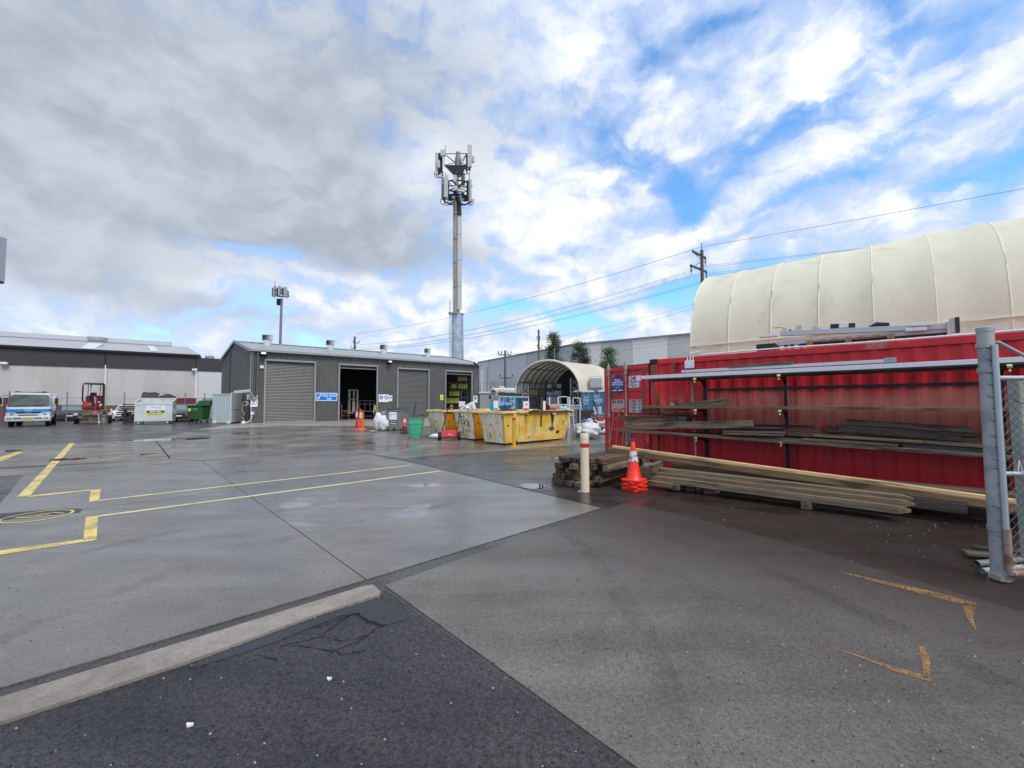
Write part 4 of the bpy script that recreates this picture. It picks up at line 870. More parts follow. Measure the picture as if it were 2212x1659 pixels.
def lplate(u0, u1, v0, v1, m, nm='number_plate', off=.02, r=0):
    c, w_, h_, x, n_ = plaque(u0, u1, v0, v1, C0 + ln * off, ln); fm = frame(c - C0, x, Z); o = flatpoly(rrect(w_, h_, r), .003, fm).build(nm, m, leaf); return o, frame(c - C0, x, Z, .0045), w_, h_
o, f_, w_, h_ = lplate(1358.5, 1384, 811.5, 823, sign_w); text('548', h_ * 1.25, ink, leaf, f_ @ Matrix.Translation((-w_ * .14, 0, 0)), sx=.78, bold=.003)
o, f_, w_, h_ = lplate(1358.5, 1380.5, 825, 837, sign_w); text('42G1', h_ * 1.2, ink, leaf, f_, sx=.70, bold=.003)
plt = M('plate_dusty', (.50, .42, .40), .6, c2=(.42, .33, .31), var=.1)
o, f_, w_, h_ = lplate(1321.5, 1348.5, 863.5, 890, plt); text('MAX. GROSS', w_ * .24, ink, leaf, f_ @ Matrix.Translation((-w_ * .03, h_ * .32, 0)), sx=.62, bold=.002)
o, f_, w_, h_ = lplate(1358.5, 1386, 863, 891, plt)
for i, (a, b) in enumerate((('32.500', 'KG'), ('71.650', 'LB'), ('3.750', 'KG'), ('8.270', 'LB'))):
    y = h_ * (.37 - .25 * i); text(a, h_ * .21, ink, leaf, f_ @ Matrix.Translation((-w_ * .12, y, 0)), sx=.7, bold=.001); text(b, h_ * .21, ink, leaf, f_ @ Matrix.Translation((w_ * .36, y, 0)), sx=.7, bold=.001)
lplate(1350, 1363, 935, 958, M('primer_patch', (.20, .19, .20), .7), 'paint_patch'); lplate(1352, 1385, 978, 1000, M('primer_red', (.42, .05, .05), .7), 'paint_patch')
c, w_, h_, x, n_ = plaque(1319.5, 1348.5, 806, 845.5, C0 + ln * .022, ln)
ds_ = thing('drop_sign', 'navy water drop sign with white lettering fixed to the red door', 'sign', c)
pts = [(w_ / 2 * math.cos(t), -h_ * .12 + w_ / 2 * .98 * math.sin(t)) for t in [rad(-215 + i * 250 / 24) for i in range(25)]] + [(0, h_ / 2)]
navy = M('sign_navy', (.018, .02, .14), .35, var=.02); flatpoly(pts, .004, frame((0, 0, 0), x, Z)).build('sign_plate', navy, ds_)
for s_, y, k_ in (('Water', .12, .17), ('restrictions', .0, .17), ('are in place', -.12, .17), ('visit website for current', -.27, .055), ('requirements', -.33, .055), ('Water | utility', -.47, .09)):
    if y > -.4: text(s_, w_ * k_ * 1.05, sign_w, ds_, frame((0, 0, 0), x, Z, .006) @ Matrix.Translation((0, w_ * y, 0)), bold=.002 if k_ > .1 else 0)
for dx in (-.2, .2): flatpoly(rrect(w_ * .28, w_ * .06), .002, frame((0, 0, 0), x, Z, .005) @ Matrix.Translation((dx * w_, -w_ * .46, 0))).build('sign_mark', sign_w, ds_)

# conduit and junction box
jb = thing('junction_box', 'grey electrical junction box with white conduits on the container top', 'electrical box', CF(1491, 788, .02))
J0 = jb.location.copy(); jl = lambda p: Vector(p) - J0
X = frame((0, 0, 0), Z.cross(fn), Z); jw = .2
MB().prism(rrect(.2, .19, .02), 0, .09).xf(X).build('box_body', M('enclosure_grey', (.50, .51, .52), .5), jb, bev=.01); MB().prism(rrect(.17, .16, .02), .09, .105).xf(X).build('box_cover', wht2, jb)
a = CF(1491, 779.5, .08); pts = [[jl(a) + cd * o, jl(a) + cd * o + Z * .09, jl(a) + cd * (o + .05) + Z * (.16 + .02 * i) + nb * .0, jl(a) + cd * (.25 + o) + Z * (.17 + .015 * i)] for i, o in enumerate((-.06, .0, .06))]
for p in pts: MB().path(p, .013, 8).build('conduit', wht, jb, smooth=True)
pq = [jl(CF(u, v, .05)) for u, v in ((1500, 767.5), (1603, 758.5), (1700, 751), (1850, 741), (2000, 729.5), (2230, 711))]
MB().path(pq, .016, 8).build('conduit', wht, jb, smooth=True)
for i, (u, v) in enumerate(((1454, 873.5),)):
    vp = thing('vent_pipe', 'small white capped pipe stub on the container side above the planks', 'pipe', CF(u, 880, .04)); MB().tube((0, 0, -.08), (0, 0, .03), .03, n=12).build('pipe', wht, vp, smooth=True); MB().tube((0, 0, .03), (0, 0, .1), .06, n=14).build('cap', M('cap_pink', (.60, .42, .40), .5), vp, smooth=True)
a, b, c_ = CF(1493.5, 812, .05), CF(1497, 880, .07), CF(1504, 1000, .1)
MB_ = MB().tube((0, 0, 0), tuple(c_ - a), .017, n=8).build('white_rod', M('rod_white', (.50, .46, .45), .5), None, smooth=True); MB_.location = a; tag(MB_, 'thin white rod leaning upright against the container side', 'rod')

# ------------------------------------------------------------------ cantilever timber rack on the container
rk = thing('timber_rack', 'black steel rack of arms and uprights along the red container', 'storage rack', CF(1525.5, 900, 0)); rk.location.z = 0
R0_ = rk.location.copy(); blu = M('rack_black', (.012, .012, .014), .45, .3); tagm = M('tag_yellow', (.55, .58, .22), .5)
ups = [CF(1525.5, 900), CF(1699.5, 900), CF(2165, 900)]
arms_z = (2.03, 1.375, .80)
for i, p in enumerate(ups):
    p = p.copy(); p.z = 0; p -= R0_
    MB().bar(p + fn * .045, p + fn * .045 + Z * 2.1, .05, .07, up=fn).build('upright', blu, rk)
    for z in arms_z:
        a = p + fn * .09 + Z * z; e = a + fn * .60
        am = MB().bar(a, e, .045, .05).build('arm', blu, rk)
        MB().bar(a - Z * .12, a + fn * .16 - Z * .02, .025, .025).build('gusset', blu, am)
        MB().bar(e - Z * .005, e + fn * .012 + Z * .02, .05, .06).build('yellow_tag', tagm, am)
        MB().bar(e - Z * .03, e - Z * .07 + fn * .015, .02, .015).build('tag_tail', tagm, am)
a, b = CF(1529, 842.2, .08), CF(2330, 829, .08); b.z = a.z; MB().bar(a - R0_, b - R0_, .03, .055).build('brace_bar', blu, rk)
a, b = CF(1529, 902, .06), CF(2330, 900, .06); b.z = a.z

# ------------------------------------------------------------------ timber
def wood(name, c, c2, r=.75):
    m_ = M(name, c, r, c2=c2, sc=2.6, lo=.36, hi=.64, var=.34, st=(.5, 8, 8), dirt=tuple(x * .28 for x in c), ds=2.8, dlo=.50, dhi=.66, dst=(.55, 5, 5), bump=.6, bs=11)
    return m_
wg = wood('timber_grey', (.085, .062, .040), (.165, .130, .088)); wb = wood('timber_brown', (.085, .048, .024), (.15, .092, .048)); wd = wood('timber_dark', (.045, .035, .028), (.08, .063, .048))
wp_ = wood('timber_pine', (.72, .50, .26), (.56, .36, .15), .6); wp2 = wood('timber_pine_aged', (.24, .145, .065), (.15, .085, .035)); wsl = wood('timber_sleeper', (.125, .090, .052), (.22, .17, .105)); wm = wood('timber_tan', (.20, .135, .075), (.13, .085, .047))
def board_obj(name, P, Q, wdt, h, m, pointed=False, bev=.004, up=Z):
    P, Q = Vector(P), Vector(Q); d = Q - P; L = d.length; x = d.normalized(); y = up.cross(x).normalized(); z = x.cross(y)
    mb = MB()
    if pointed: mb.add([(0, -wdt / 2, -h / 2), (L - .12, -wdt / 2, -h / 2), (L, 0, -h * .2), (L - .12, wdt / 2, -h / 2), (0, wdt / 2, -h / 2), (0, -wdt / 2, h / 2), (L - .12, -wdt / 2, h / 2), (L, 0, h * .2), (L - .12, wdt / 2, h / 2), (0, wdt / 2, h / 2)],
                       [(4, 3, 2, 1, 0), (5, 6, 7, 8, 9), (0, 1, 6, 5), (1, 2, 7, 6), (2, 3, 8, 7), (3, 4, 9, 8), (4, 0, 5, 9)])
    else:
        k = max(1, int(L / 1.2)); rings = []
        for i in range(k + 1):
            j = (rnd.uniform(-.004, .004) if 0 < i < k else 0); X_ = L * i / k
            rings.append([(X_, -wdt / 2 + j, -h / 2 + j), (X_, wdt / 2 + j, -h / 2 + j), (X_, wdt / 2 + j, h / 2 + j), (X_, -wdt / 2 + j, h / 2 + j)])
        mb.loft(rings)
    o = mb.build(name, m, None, bev=bev); o.matrix_world = Matrix(((x.x, y.x, z.x, P.x), (x.y, y.y, z.y, P.y), (x.z, y.z, z.z, P.z), (0, 0, 0, 1))); return o
def board(lb, u1, v1, u2, v2, d, wdt, h, m, name='timber_board', cat='timber', d2=None, **kw):
    P, Q = CF(u1, v1, d) + nb * wdt / 2, CF(u2, v2, d if d2 is None else d2) + nb * wdt / 2
    o = board_obj(name, P, Q, wdt, h, m, **kw); tag(o, lb, cat, 'timber stored on and under the rack' if cat == 'timber' else None); return o
P_, Q_ = CF(1384, 815.6, .66), CF(2118, 782.5, .66); Q_ = P_ + (Q_ - P_).normalized() * 10.5; Q_.z = P_.z
o = board_obj('metal_beam', P_ + nb * .05, Q_ + nb * .05, .10, .075, M('beam_white', (.68, .68, .70), .35, .2, var=.04)); tag(o, 'longest white metal beam along the top rack level with open dark end', 'metal beam')
MB().box(-.012, .002, -.04, .04, -.03, .03).build('open_end', ink, o)
o = board_obj('metal_beam', CF(1473, 803, .45), CF(1931, 779.2, .45), .08, .06, silver); tag(o, 'shorter aluminium beam lying behind the white one, capped at one end', 'metal beam')
L_ = (CF(1931, 779.2, .45) - CF(1473, 803, .45)).length; MB().box(L_ - .12, L_ + .03, -.05, .05, -.04, .05).build('end_cap', galv, o, bev=.008)
board('short grey plank lying on top of the aluminium beam', 1574, 793, 1712, 784, .5, .12, .055, wg)
board('dark flat bar slung just under the white beam', 1400, 823, 2240, 791, .5, .14, .03, wd)
board('long straight brown plank along the middle rack level', 1386, 879.3, 2320, 886.3, .70, .22, .055, wm)
board('grey wedge plank leaning on the middle level plank', 1473, 876, 1575, 867, .55, .04, .125, wg)
board('short brown block end under the middle plank', 1385, 888.5, 1422, 888, .62, .10, .09, wb)
board('pale tapered plank wedged below the middle plank', 1424, 888, 1487, 883.5, .58, .05, .055, wsl)
board('thin dark slat below the tapered plank', 1375, 893, 1478, 893.5, .55, .10, .022, wd)
board('dark rounded sleeper end at the tip of the lower level', 1339, 904, 1354, 903.5, .66, .12, .13, wb)
board('brown sleeper on the lower level near the tip', 1354.5, 904, 1461, 905, .66, .12, .135, wb)
board('dark sleeper stub beside the brown one on the lower level', 1463, 905.5, 1482, 906, .66, .12, .11, wd)
board('dark thin plank behind the sleeper stubs', 1430, 898, 1505, 899.5, .35, .12, .05, wd)
board('large grey sleeper with pale end on the lower level', 1351, 920, 1626, 916.5, .70, .12, .15, wsl)
board('long dark base plank of the lower rack level', 1331.5, 929, 2330, 998, .72, .2, .06, wg)
board('thin grey plank below the large sleeper', 1493, 926, 1689, 925, .66, .1, .035, wd)
board('upper short plank with dark edge on the lower level', 1560, 932, 1694, 935, .73, .1, .035, wg)
board('pale edged short plank under the upper short one', 1561, 937, 1692, 940.5, .74, .1, .035, wm)
board('thin dark plank behind the large sleeper', 1627, 919, 1759, 922, .4, .1, .04, wd)
board('brown plank behind the short planks', 1691, 930, 1775, 934, .55, .1, .07, wb)
board('lower brown plank behind the short planks', 1691, 937, 1776, 941, .58, .1, .065, wg)
board('topmost mossy grey plank of the far lower stack', 1827, 911, 2104, 930, .45, .14, .085, wg)
board('dark plank second from top of the far lower stack', 1808, 922, 2145, 946, .5, .14, .075, wd)
board('dark plank third from top of the far lower stack', 1810, 929, 2079, 949, .55, .14, .065, wd)
board('short dark plank end poking out of the far lower stack', 1786, 922, 1814, 925, .5, .1, .05, wd)
board('brown plank fourth from top of the far lower stack', 1756, 934, 2280, 969, .5, .14, .075, wb)
board('pale knotted plank across the far lower stack', 1757, 941, 1996, 955.5, .68, .1, .04, wsl)
board('grey plank continuing the pale knotted one', 1997, 956, 2300, 976, .68, .1, .045, wg)
board('pale lower plank on the far base plank', 1735, 949, 1940, 963, .72, .1, .04, wm)
board('short dark plank behind the pale lower plank', 1760, 951, 1953, 961, .6, .1, .04, wd)
board('dark grey lowest plank at the gate end of the stack', 1950, 963, 2300, 987, .66, .1, .07, wd)
board('long bright pine beam sloping over the ground stack', 1321.5, 965, 2250, 1092, 1.95, .09, .05, wp_, d2=1.95)
board('long aged pine beam under the bright one', 1311, 972.5, 2250, 1106, 1.97, .09, .10, wp2, d2=2.0)
board('brown sleeper beam behind the two pine beams', 1330, 976, 2260, 1112, 1.80, .1, .10, wb, d2=1.8)
board('upper grey sleeper of the ground stack with pointed end', 1424, 1015, 1975, 1080, 2.22, .12, .075, wsl, pointed=True)
board('middle sleeper of the ground stack with pointed end', 1402.6, 1023.5, 1979, 1092, 2.32, .12, .085, wm, pointed=True)
board('lowest sleeper of the ground stack with pale worn tip', 1402.6, 1033, 1970, 1106, 2.40, .12, .10, wsl, pointed=True)
board('rear dark sleeper of the ground stack', 1470, 1022, 2090, 1098, 2.0, .12, .16, wd)
P_ = CF(1407, 1014.5, 2.45); o = board_obj('timber_block', P_, P_ + nb * .42 + Z * .03, .085, .17, wg); tag(o, 'stubby grey block standing end on at the stack start', 'timber')
board('brown offcut behind the stubby grey block', 1382, 1013, 1415, 1015, 2.0, .1, .085, wm)
board('grey offcut sleeper flat on the ground by the cones', 1398, 1043, 1450, 1050, 2.5, .14, .085, wm); board('shorter dark offcut beside the flat one by the cones', 1440, 1050, 1466, 1054, 2.45, .14, .10, wg)
for (u, v, s_, lb, l2) in ((1483, 1057, .13, 'square timber bearer block under the stack near the cones', .4), (1735, 1096, .13, 'square dark timber bearer block under the stack middle', .45)):
    P_ = G(u + 7, v + 5); P_.z = s_ / 2; o = board_obj('timber_block', P_, P_ + nb * l2, s_, s_, wg); tag(o, lb, 'timber')
P_ = G(1536, 1066); mb = MB(); mb.add([(-.12, 0, .0), (.1, -.05, 0), (.16, .02, .03), (-.02, .1, .08), (-.10, .06, .10), (.02, .02, .05)], [(0, 1, 5), (1, 2, 5), (2, 3, 5), (3, 4, 5), (4, 0, 5), (0, 1, 2, 3, 4)]); o = mb.build('cardboard_scrap', M('cardboard_wet', (.17, .12, .09), .8)); o.location = P_; tag(o, 'crumpled wet cardboard scrap under the sleeper stack', 'litter')
fillers = [(1.10, 'upper'), (1.40, 'middle'), (.83, 'lower')]
for (z_, nm, rows, m_) in ((2.075, 'top', ((.44, .15), (.27, .15), (.12, .12)), (wd, wd, wd)), (1.425, 'middle', ((.46, .20), (.25, .18)), (wg, wd)), (.86, 'lower', ((.50, .18), (.31, .17), (.13, .14)), (wg, wd, wb))):
    for i_, ((d_, w__), mm) in enumerate(zip(rows, m_)):
        P_ = C0 + fn * d_ + cd * (.25 + .2 * i_) + Z * z_; Q_ = C0 + fn * d_ + cd * 11.2 + Z * z_
        o = board_obj('timber_plank', P_, Q_, w__, .035 if nm != 'lower' else .05, mm); tag(o, '%s full length shelf plank lying flat on the %s rack level' % (('outer', 'inner', 'innermost')[i_], nm), 'timber', 'timber stored on and under the rack')
for i_, (d_, z_, s0, s1, mm) in enumerate(((.30, .93, 2.3, 6.5, wd), (.42, .965, 3.1, 5.6, wb), (.22, .99, 1.4, 3.4, wd), (.45, 1.03, 3.4, 5.2, wd), (1.1, .14, 1.2, 8.5, wd), (1.35, .14, .9, 8.0, wb), (1.6, .16, 1.0, 8.8, wd), (.8, .12, 1.0, 9.0, wd), (1.2, .28, 1.4, 7.6, wd), (1.5, .30, 1.1, 8.2, wb))):  # ground rows are unseen sleepers, added to block light under the rack
    o = board_obj('timber_plank', C0 + fn * d_ + cd * s0 + Z * z_, C0 + fn * d_ + cd * s1 + Z * (z_ + .01), .18, .045 if z_ > .5 else .13, mm)
    tag(o, ('dark plank in the lower shelf pile, low row', 'brown plank in the lower shelf pile, mid row', 'dark plank near the container in the lower shelf pile', 'topmost dark plank of the lower shelf pile', 'dark sleeper added for shade, second unseen ground row', 'brown sleeper added for shade, third unseen ground row', 'dark sleeper added for shade just behind the grey stack', 'dark sleeper added for shade closest to the container wall', 'dark sleeper added for shade on top of the unseen ground rows', 'brown sleeper added for shade on top of the unseen ground rows')[i_], 'timber', 'timber stored on and under the rack')
# short stack behind the cream bollard
ords = ['first', 'second', 'third', 'fourth', 'fifth', 'sixth', 'seventh']; lay = ['bottom', 'second', 'middle', 'fourth', 'top']
base = G(1196, 1044); base.z = 0
pl = random.Random(5)
for L_i in range(5):
    z = .055 + L_i * .105; s = -.02 + .04 * L_i if L_i < 4 else .06; k = 0
    while s < (1.12 - .02 * L_i) and k < 7:
        wd_ = pl.choice((.10, .12, .14)); back = pl.uniform(-.12, .16) + (.0 if s < .55 else .16)
        P_ = base + cd * (s + wd_ / 2) + nb * back + Z * z; mm = pl.choice((wg, wb, wb, wd, wd, wb, wsl)); L_len = pl.uniform(1.35, 1.75) if s > .4 else pl.uniform(.8, 1.3)
        Q_ = P_ + (nb + cd * pl.uniform(-.05, .04)).normalized() * L_len
        col_ = {wg: 'grey', wb: 'brown', wsl: 'pale grey', wd: 'near black', wm: 'tan'}[mm]
        o = board_obj('timber_offcut', P_, Q_, wd_ - .01, .095, mm, bev=.003)
        tag(o, '%s offcut, %s across in the %s layer of the stack behind the cream bollard' % (col_, ords[k], lay[L_i]), 'timber', 'timber offcuts stacked behind the cream bollard')
        s += wd_ + pl.uniform(.0, .03); k += 1

# ------------------------------------------------------------------ load on the container roof
ry = .55
def RT(u, v, y=ry): return PL(u, v, C0 + nb * y, nb)
pt = thing('wooden_pallet', 'orange brown wooden pallet under the steel frames on the container roof', 'pallet', RT(1930, 745)); pt.location.z = TOPZ; O_ = pt.location.copy()
plm = wood('pallet_wood', (.36, .19, .07), (.30, .17, .08))
a, b = RT(1848, 757), RT(2196 - 0, 0 + 740)
a, b = RT(1849, 757), RT(2003 + 0, 736)
a, b = RT(1848.6, 751), RT(2198, 735)
pa, pb = RT(1856, 750), RT(1998 - 60 + 60, 738)
sA = (RT(1743, 750) - C0).dot(cd); sB = (RT(1933, 735) - C0).dot(cd)
for y in (0, .5, 1.0):
    MB().bar(cl(sA, ry + y, TOPZ + .17) + C0 - O_, cl(sB, ry + y, TOPZ + .17) + C0 - O_, .1, .02).build('deck_board', plm, pt)
    MB().bar(cl(sA, ry + y, TOPZ + .0) + C0 - O_, cl(sB, ry + y, TOPZ + .0) + C0 - O_, .1, .02).build('bottom_board', plm, pt)
    for f_ in (.04, .5, .96): p = cl(sA + (sB - sA) * f_, ry + y, TOPZ + .09) + C0 - O_; MB().bar(p - cd * .05, p + cd * .05, .1, .15).build('block', plm, pt)
for i in range(7): p = cl(sA + .05 + (sB - sA - .1) * i / 6, ry, TOPZ + .19) + C0 - O_; MB().bar(p - nb * .05, p + nb * 1.1, .09, .02).build('deck_board', plm, pt)
lg = M('beam_light_grey', (.46, .47, .49), .4, .4, var=.05); dgm = M('bracket_dark', (.03, .03, .03), .5, .3)
def rbeam(name, lb, u1, v1, u2, v2, y, wdt, h, m, cat):
    o = board_obj(name, RT(u1, v1, y), RT(u2, v2, y), wdt, h, m); return tag(o, lb, cat)
o = rbeam('steel_beam', 'upper light grey steel beam carrying brackets and boxes on the roof', 1686, 721, 2045, 705, .6, .12, .10, lg, 'steel frame')
for f_, s_, h_ in ((.03, .03, .06), (.07, .02, .03), (.13, .05, .10), (.24, .03, .06), (.27, .03, .04)):
    L_ = (RT(1686, 721, .6) - RT(2045, 705, .6)).length; MB().box(L_ * f_ - s_, L_ * f_ + s_, -.04, .04, .04, .05 + h_).build('stud', lg if s_ > .025 else dgm, o)
for f0, f1, h_, m in ((.345, .40, .085, dgm), (.40, .455, .11, wht2), (.46, .50, .085, dgm)):
    MB().box(L_ * f0, L_ * f1, -.06, .06, .055, .055 + h_).build('terminal_box', m, o, bev=.006)
MB().hexa([(L_ * .58, -.06, .055), (L_ * .70, -.06, .055), (L_ * .70, .06, .055), (L_ * .58, .06, .055)], [(L_ * .625, -.06, .13), (L_ * .70, -.06, .11), (L_ * .70, .06, .11), (L_ * .625, .06, .13)]).build('clamp_motor', dgm, o, bev=.01)
MB().bar((L_ * .57, 0, .06), (L_ * .635, 0, .145), .03, .03).build('tilt_arm', silver, o)
MB().path([(L_ * .03, 0, .1), (L_ * .015, 0, .12), (-.05, 0, .14), (-.15, 0, .13)], .006, 5).build('loose_wire', dgm, o)
o = rbeam('steel_beam', 'lower light grey steel beam resting on the pallet and feet', 1679, 743, 2063, 712, .65, .14, .085, lg, 'steel frame')
L_ = (RT(1679, 743, .65) - RT(2063, 712, .65)).length
for f_ in (.06, .10, .16, .70, .76, .80, .90, .96): MB().box(L_ * f_ - .03, L_ * f_ + .03, -.07, .07, -.12 if f_ < .2 else -.10, -.04).build('foot', dgm, o, bev=.004)
MB().box(L_ * .17, L_ * .98, -.05, .05, -.075, -.045).build('under_flange', dgm, o)
o = rbeam('aluminium_channel', 'short white aluminium channel on top near the beam ends', 1967, 702.5, 2012, 700.2, .45, .14, .05, M('alu_white', (.66, .66, .68), .35, .2), 'aluminium channel')
o = rbeam('aluminium_channel', 'short white aluminium channel lying just below the top one', 1956, 713, 2002, 710, .40, .12, .055, M('alu_white'), 'aluminium channel')
o = rbeam('aluminium_channel', 'white channel strip above the dark crate at the frames end', 1641, 727.5, 1680, 724.5, .6, .14, .05, M('alu_white'), 'aluminium channel')
for (u0, u1, v0, v1, m, lb) in ((2046, 2055, 693.5, 724, M('post_cream', (.50, .46, .42), .6), 'cream square post stub standing at the end of the frames'), (2052.5, 2063, 685.5, 719, M('post_cream'), 'taller cream post stub with dark back plate')):
    p, q = RT(u0, v1, .5), RT(u1, v0, .5); wdt = (q - p).dot(cd); o = MB().box(0, wdt, 0, .12, 0, q.z - p.z).build('post_stub', m, None, bev=.005); o.location = p; o.rotation_euler = (0, 0, math.atan2(cd.y, cd.x)); tag(o, lb, 'post')
    if u0 > 2050: MB().box(wdt, wdt + .05, -.01, .13, .0, q.z - p.z).build('back_plate', dgm, o)
p, q = RT(1635.5, 756, .5), RT(1677, 731.5, .5); o = MB().hexa([(0, 0, 0), ((q - p).dot(cd), 0, 0), ((q - p).dot(cd), .4, 0), (0, .4, 0)], [(-.02, -.02, q.z - p.z), ((q - p).dot(cd) - .02, -.02, q.z - p.z), ((q - p).dot(cd), .4, q.z - p.z), (-.02, .4, q.z - p.z)]).build('tub', dgm, None, bev=.01)
o.location = (p.x, p.y, TOPZ); o.rotation_euler = (0, 0, math.atan2(cd.y, cd.x)); tag(o, 'black plastic tub at the start of the frames on the roof', 'tub')

# ------------------------------------------------------------------ cream arch tent behind the container
def fabric(name, c, c2, tr=.25):
    m_ = M(name, c, .75, c2=c2, sc=.5, var=.03, dirt=tuple(x * .8 for x in c), ds=1.5, dlo=.5, dhi=.75, st=(1, 1, .5)); nt = m_.node_tree
    t = NT(nt); tl = t.n('ShaderNodeBsdfTranslucent'); tl.inputs[0].default_value = (*c, 1); mx = t.n('ShaderNodeMixShader'); mx.inputs[0].default_value = tr
    out = nt.nodes['Material Output']; t.l.new(nt.nodes['Principled BSDF'].outputs[0], mx.inputs[1]); t.l.new(tl.outputs[0], mx.inputs[2]); t.l.new(mx.outputs[0], out.inputs[0]); return m_
creamf = fabric('tent_fabric', (.76, .725, .55), (.71, .675, .51), .12)
tent = thing('arch_tent', 'huge cream ribbed fabric arch shelter standing behind the red container', 'tent', C0 + nb * 2.6)
def arch(t, hw, hz, e=2.35):
    c_, s_ = math.cos(t), math.sin(t); return (math.copysign(abs(c_) ** (2 / e), c_) * hw, abs(s_) ** (2 / e) * hz)
NB_, SP = 13, 1.0; HW, HZ, Z0 = 3.5, 2.93, 2.9; SUB = 8
def tp_(s, t, k=1.0, dz_=0):
    y, z = arch(t, HW * k, HZ * k); return cl(s, HW - y, Z0 + z + dz_)
for b_ in range(NB_):
    rings = []
    for i in range(SUB + 1):
        f_ = i / SUB; k = 1 - .007 * math.sin(math.pi * f_) - .002 * math.sin(7 * f_ + b_)
        rings.append([tuple(cl(.08 + (b_ + f_) * SP, 0 + HW * (1 - k), TOPZ))] + [tuple(tp_(.08 + (b_ + f_) * SP, math.pi * j / 30, k)) for j in range(31)])
    mb = MB(); n = len(rings[0]); mb.add([v for r in rings for v in r], [(i * n + j, i * n + j + 1, (i + 1) * n + j + 1, (i + 1) * n + j) for i in range(SUB) for j in range(n - 1)])
    mb.build('fabric_panel', creamf, tent, smooth=True)
for b_ in range(NB_ + 1):
    mb = MB(); s = .08 + b_ * SP; mb.path([tuple(cl(s, 0, TOPZ))] + [tuple(tp_(s, math.pi * j / 30, 1.0)) for j in range(31)], .013, 6); mb.build('rib', M('rib_big', (.76, .73, .57), .75), tent, smooth=True)
mb = MB(); mb.bar(cl(0, .0, 3.17), cl(NB_ * SP, .0, 3.17), .03, .03); mb.build('hem_seam', M('rib_big'), tent)
mb = MB(); mb.add([tuple(cl(.08, HW, Z0))] + [tuple(tp_(.08, math.pi * j / 30)) for j in range(31)], [(0, j, j + 1) for j in range(1, 31)]); mb.build('end_wall', creamf, tent)
for (u0, u1, v0, v1) in ((1536, 1556, 666, 705), (1561, 1606, 663, 707)):
    P0 = C0 + nb * 2.56; a, b, c_, d_ = PL(u0, v0, P0, nb), PL(u1, v0 - 4, P0, nb), PL(u1, v1 - 6, P0, nb), PL(u0, v1, P0, nb)

# ------------------------------------------------------------------ small arch shelter over the blue containers
RB = Vector((5.65, 34.0, 0)); sd_ = Vector((-.68, .73, 0)).normalized(); ll = Vector((sd_.y, -sd_.x, 0)); SPN = 7.7
arc = thing('arch_shelter', 'small cream arch shelter with dark hoops spanning two blue containers', 'tent', RB)
cream2 = fabric('shelter_fabric', (.62, .575, .46), (.55, .50, .39), .10)
def ap(s, t, k=1.0): y, z = arch(t, SPN / 2 * k, 2.85 * k, 2.05); return sd_ * (SPN / 2 - y) + ll * s + Z * (2.5 + z)
NBAY, LS = 7, .80
for b_ in range(NBAY):
    rings = []
    for i in range(5):
        f_ = i / 4; k = 1 - .012 * math.sin(math.pi * f_); rings.append([tuple(ap((b_ + f_) * LS, math.pi * j / 24, k)) for j in range(25)])
    n = 25; MB().add([v for r in rings for v in r], [(i * n + j, i * n + j + 1, (i + 1) * n + j + 1, (i + 1) * n + j) for i in range(4) for j in range(n - 1)]).build('fabric_panel', cream2, arc, smooth=True)
for b_ in range(NBAY + 1):
    MB().path([tuple(ap(b_ * LS, math.pi * j / 24, .975)) for j in range(25)], .05, 6).build('hoop', M('hoop_dark', (.05, .035, .03), .6), arc, smooth=True)
MB().path([tuple(ap(-.05, math.pi * j / 24, 1.0)) for j in range(25)], .10, 8).build('front_hem', M('rib_fabric', (.66, .61, .48), .7), arc, smooth=True)
for t_ in (.12, .3, .7, .88): a, b = ap(0, math.pi * t_, .97), ap(NBAY * LS, math.pi * t_, .97); MB().tube(a, b, .035, n=6).build('purlin', M('hoop_dark'), arc)
mb = MB(); mb.add([tuple(sd_ * SPN / 2 + ll * NBAY * LS + Z * 2.5)] + [tuple(ap(NBAY * LS - .05, math.pi * j / 24)) for j in range(25)], [(0, j, j + 1) for j in range(1, 25)]); mb.build('back_curtain', M('curtain_dark', (.05, .055, .065), .8), arc)
MB().quad(ll * NBAY * LS + Z * 0, ll * NBAY * LS + sd_ * SPN, ll * NBAY * LS + sd_ * SPN + Z * 2.5, ll * NBAY * LS + Z * 2.5).build('back_curtain', M('curtain_dark'), arc)
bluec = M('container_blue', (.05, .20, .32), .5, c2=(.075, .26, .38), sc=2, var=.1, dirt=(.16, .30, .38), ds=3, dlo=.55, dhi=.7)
blued = M('container_blue_deep', (.03, .12, .22), .5, c2=(.05, .17, .28), sc=2)
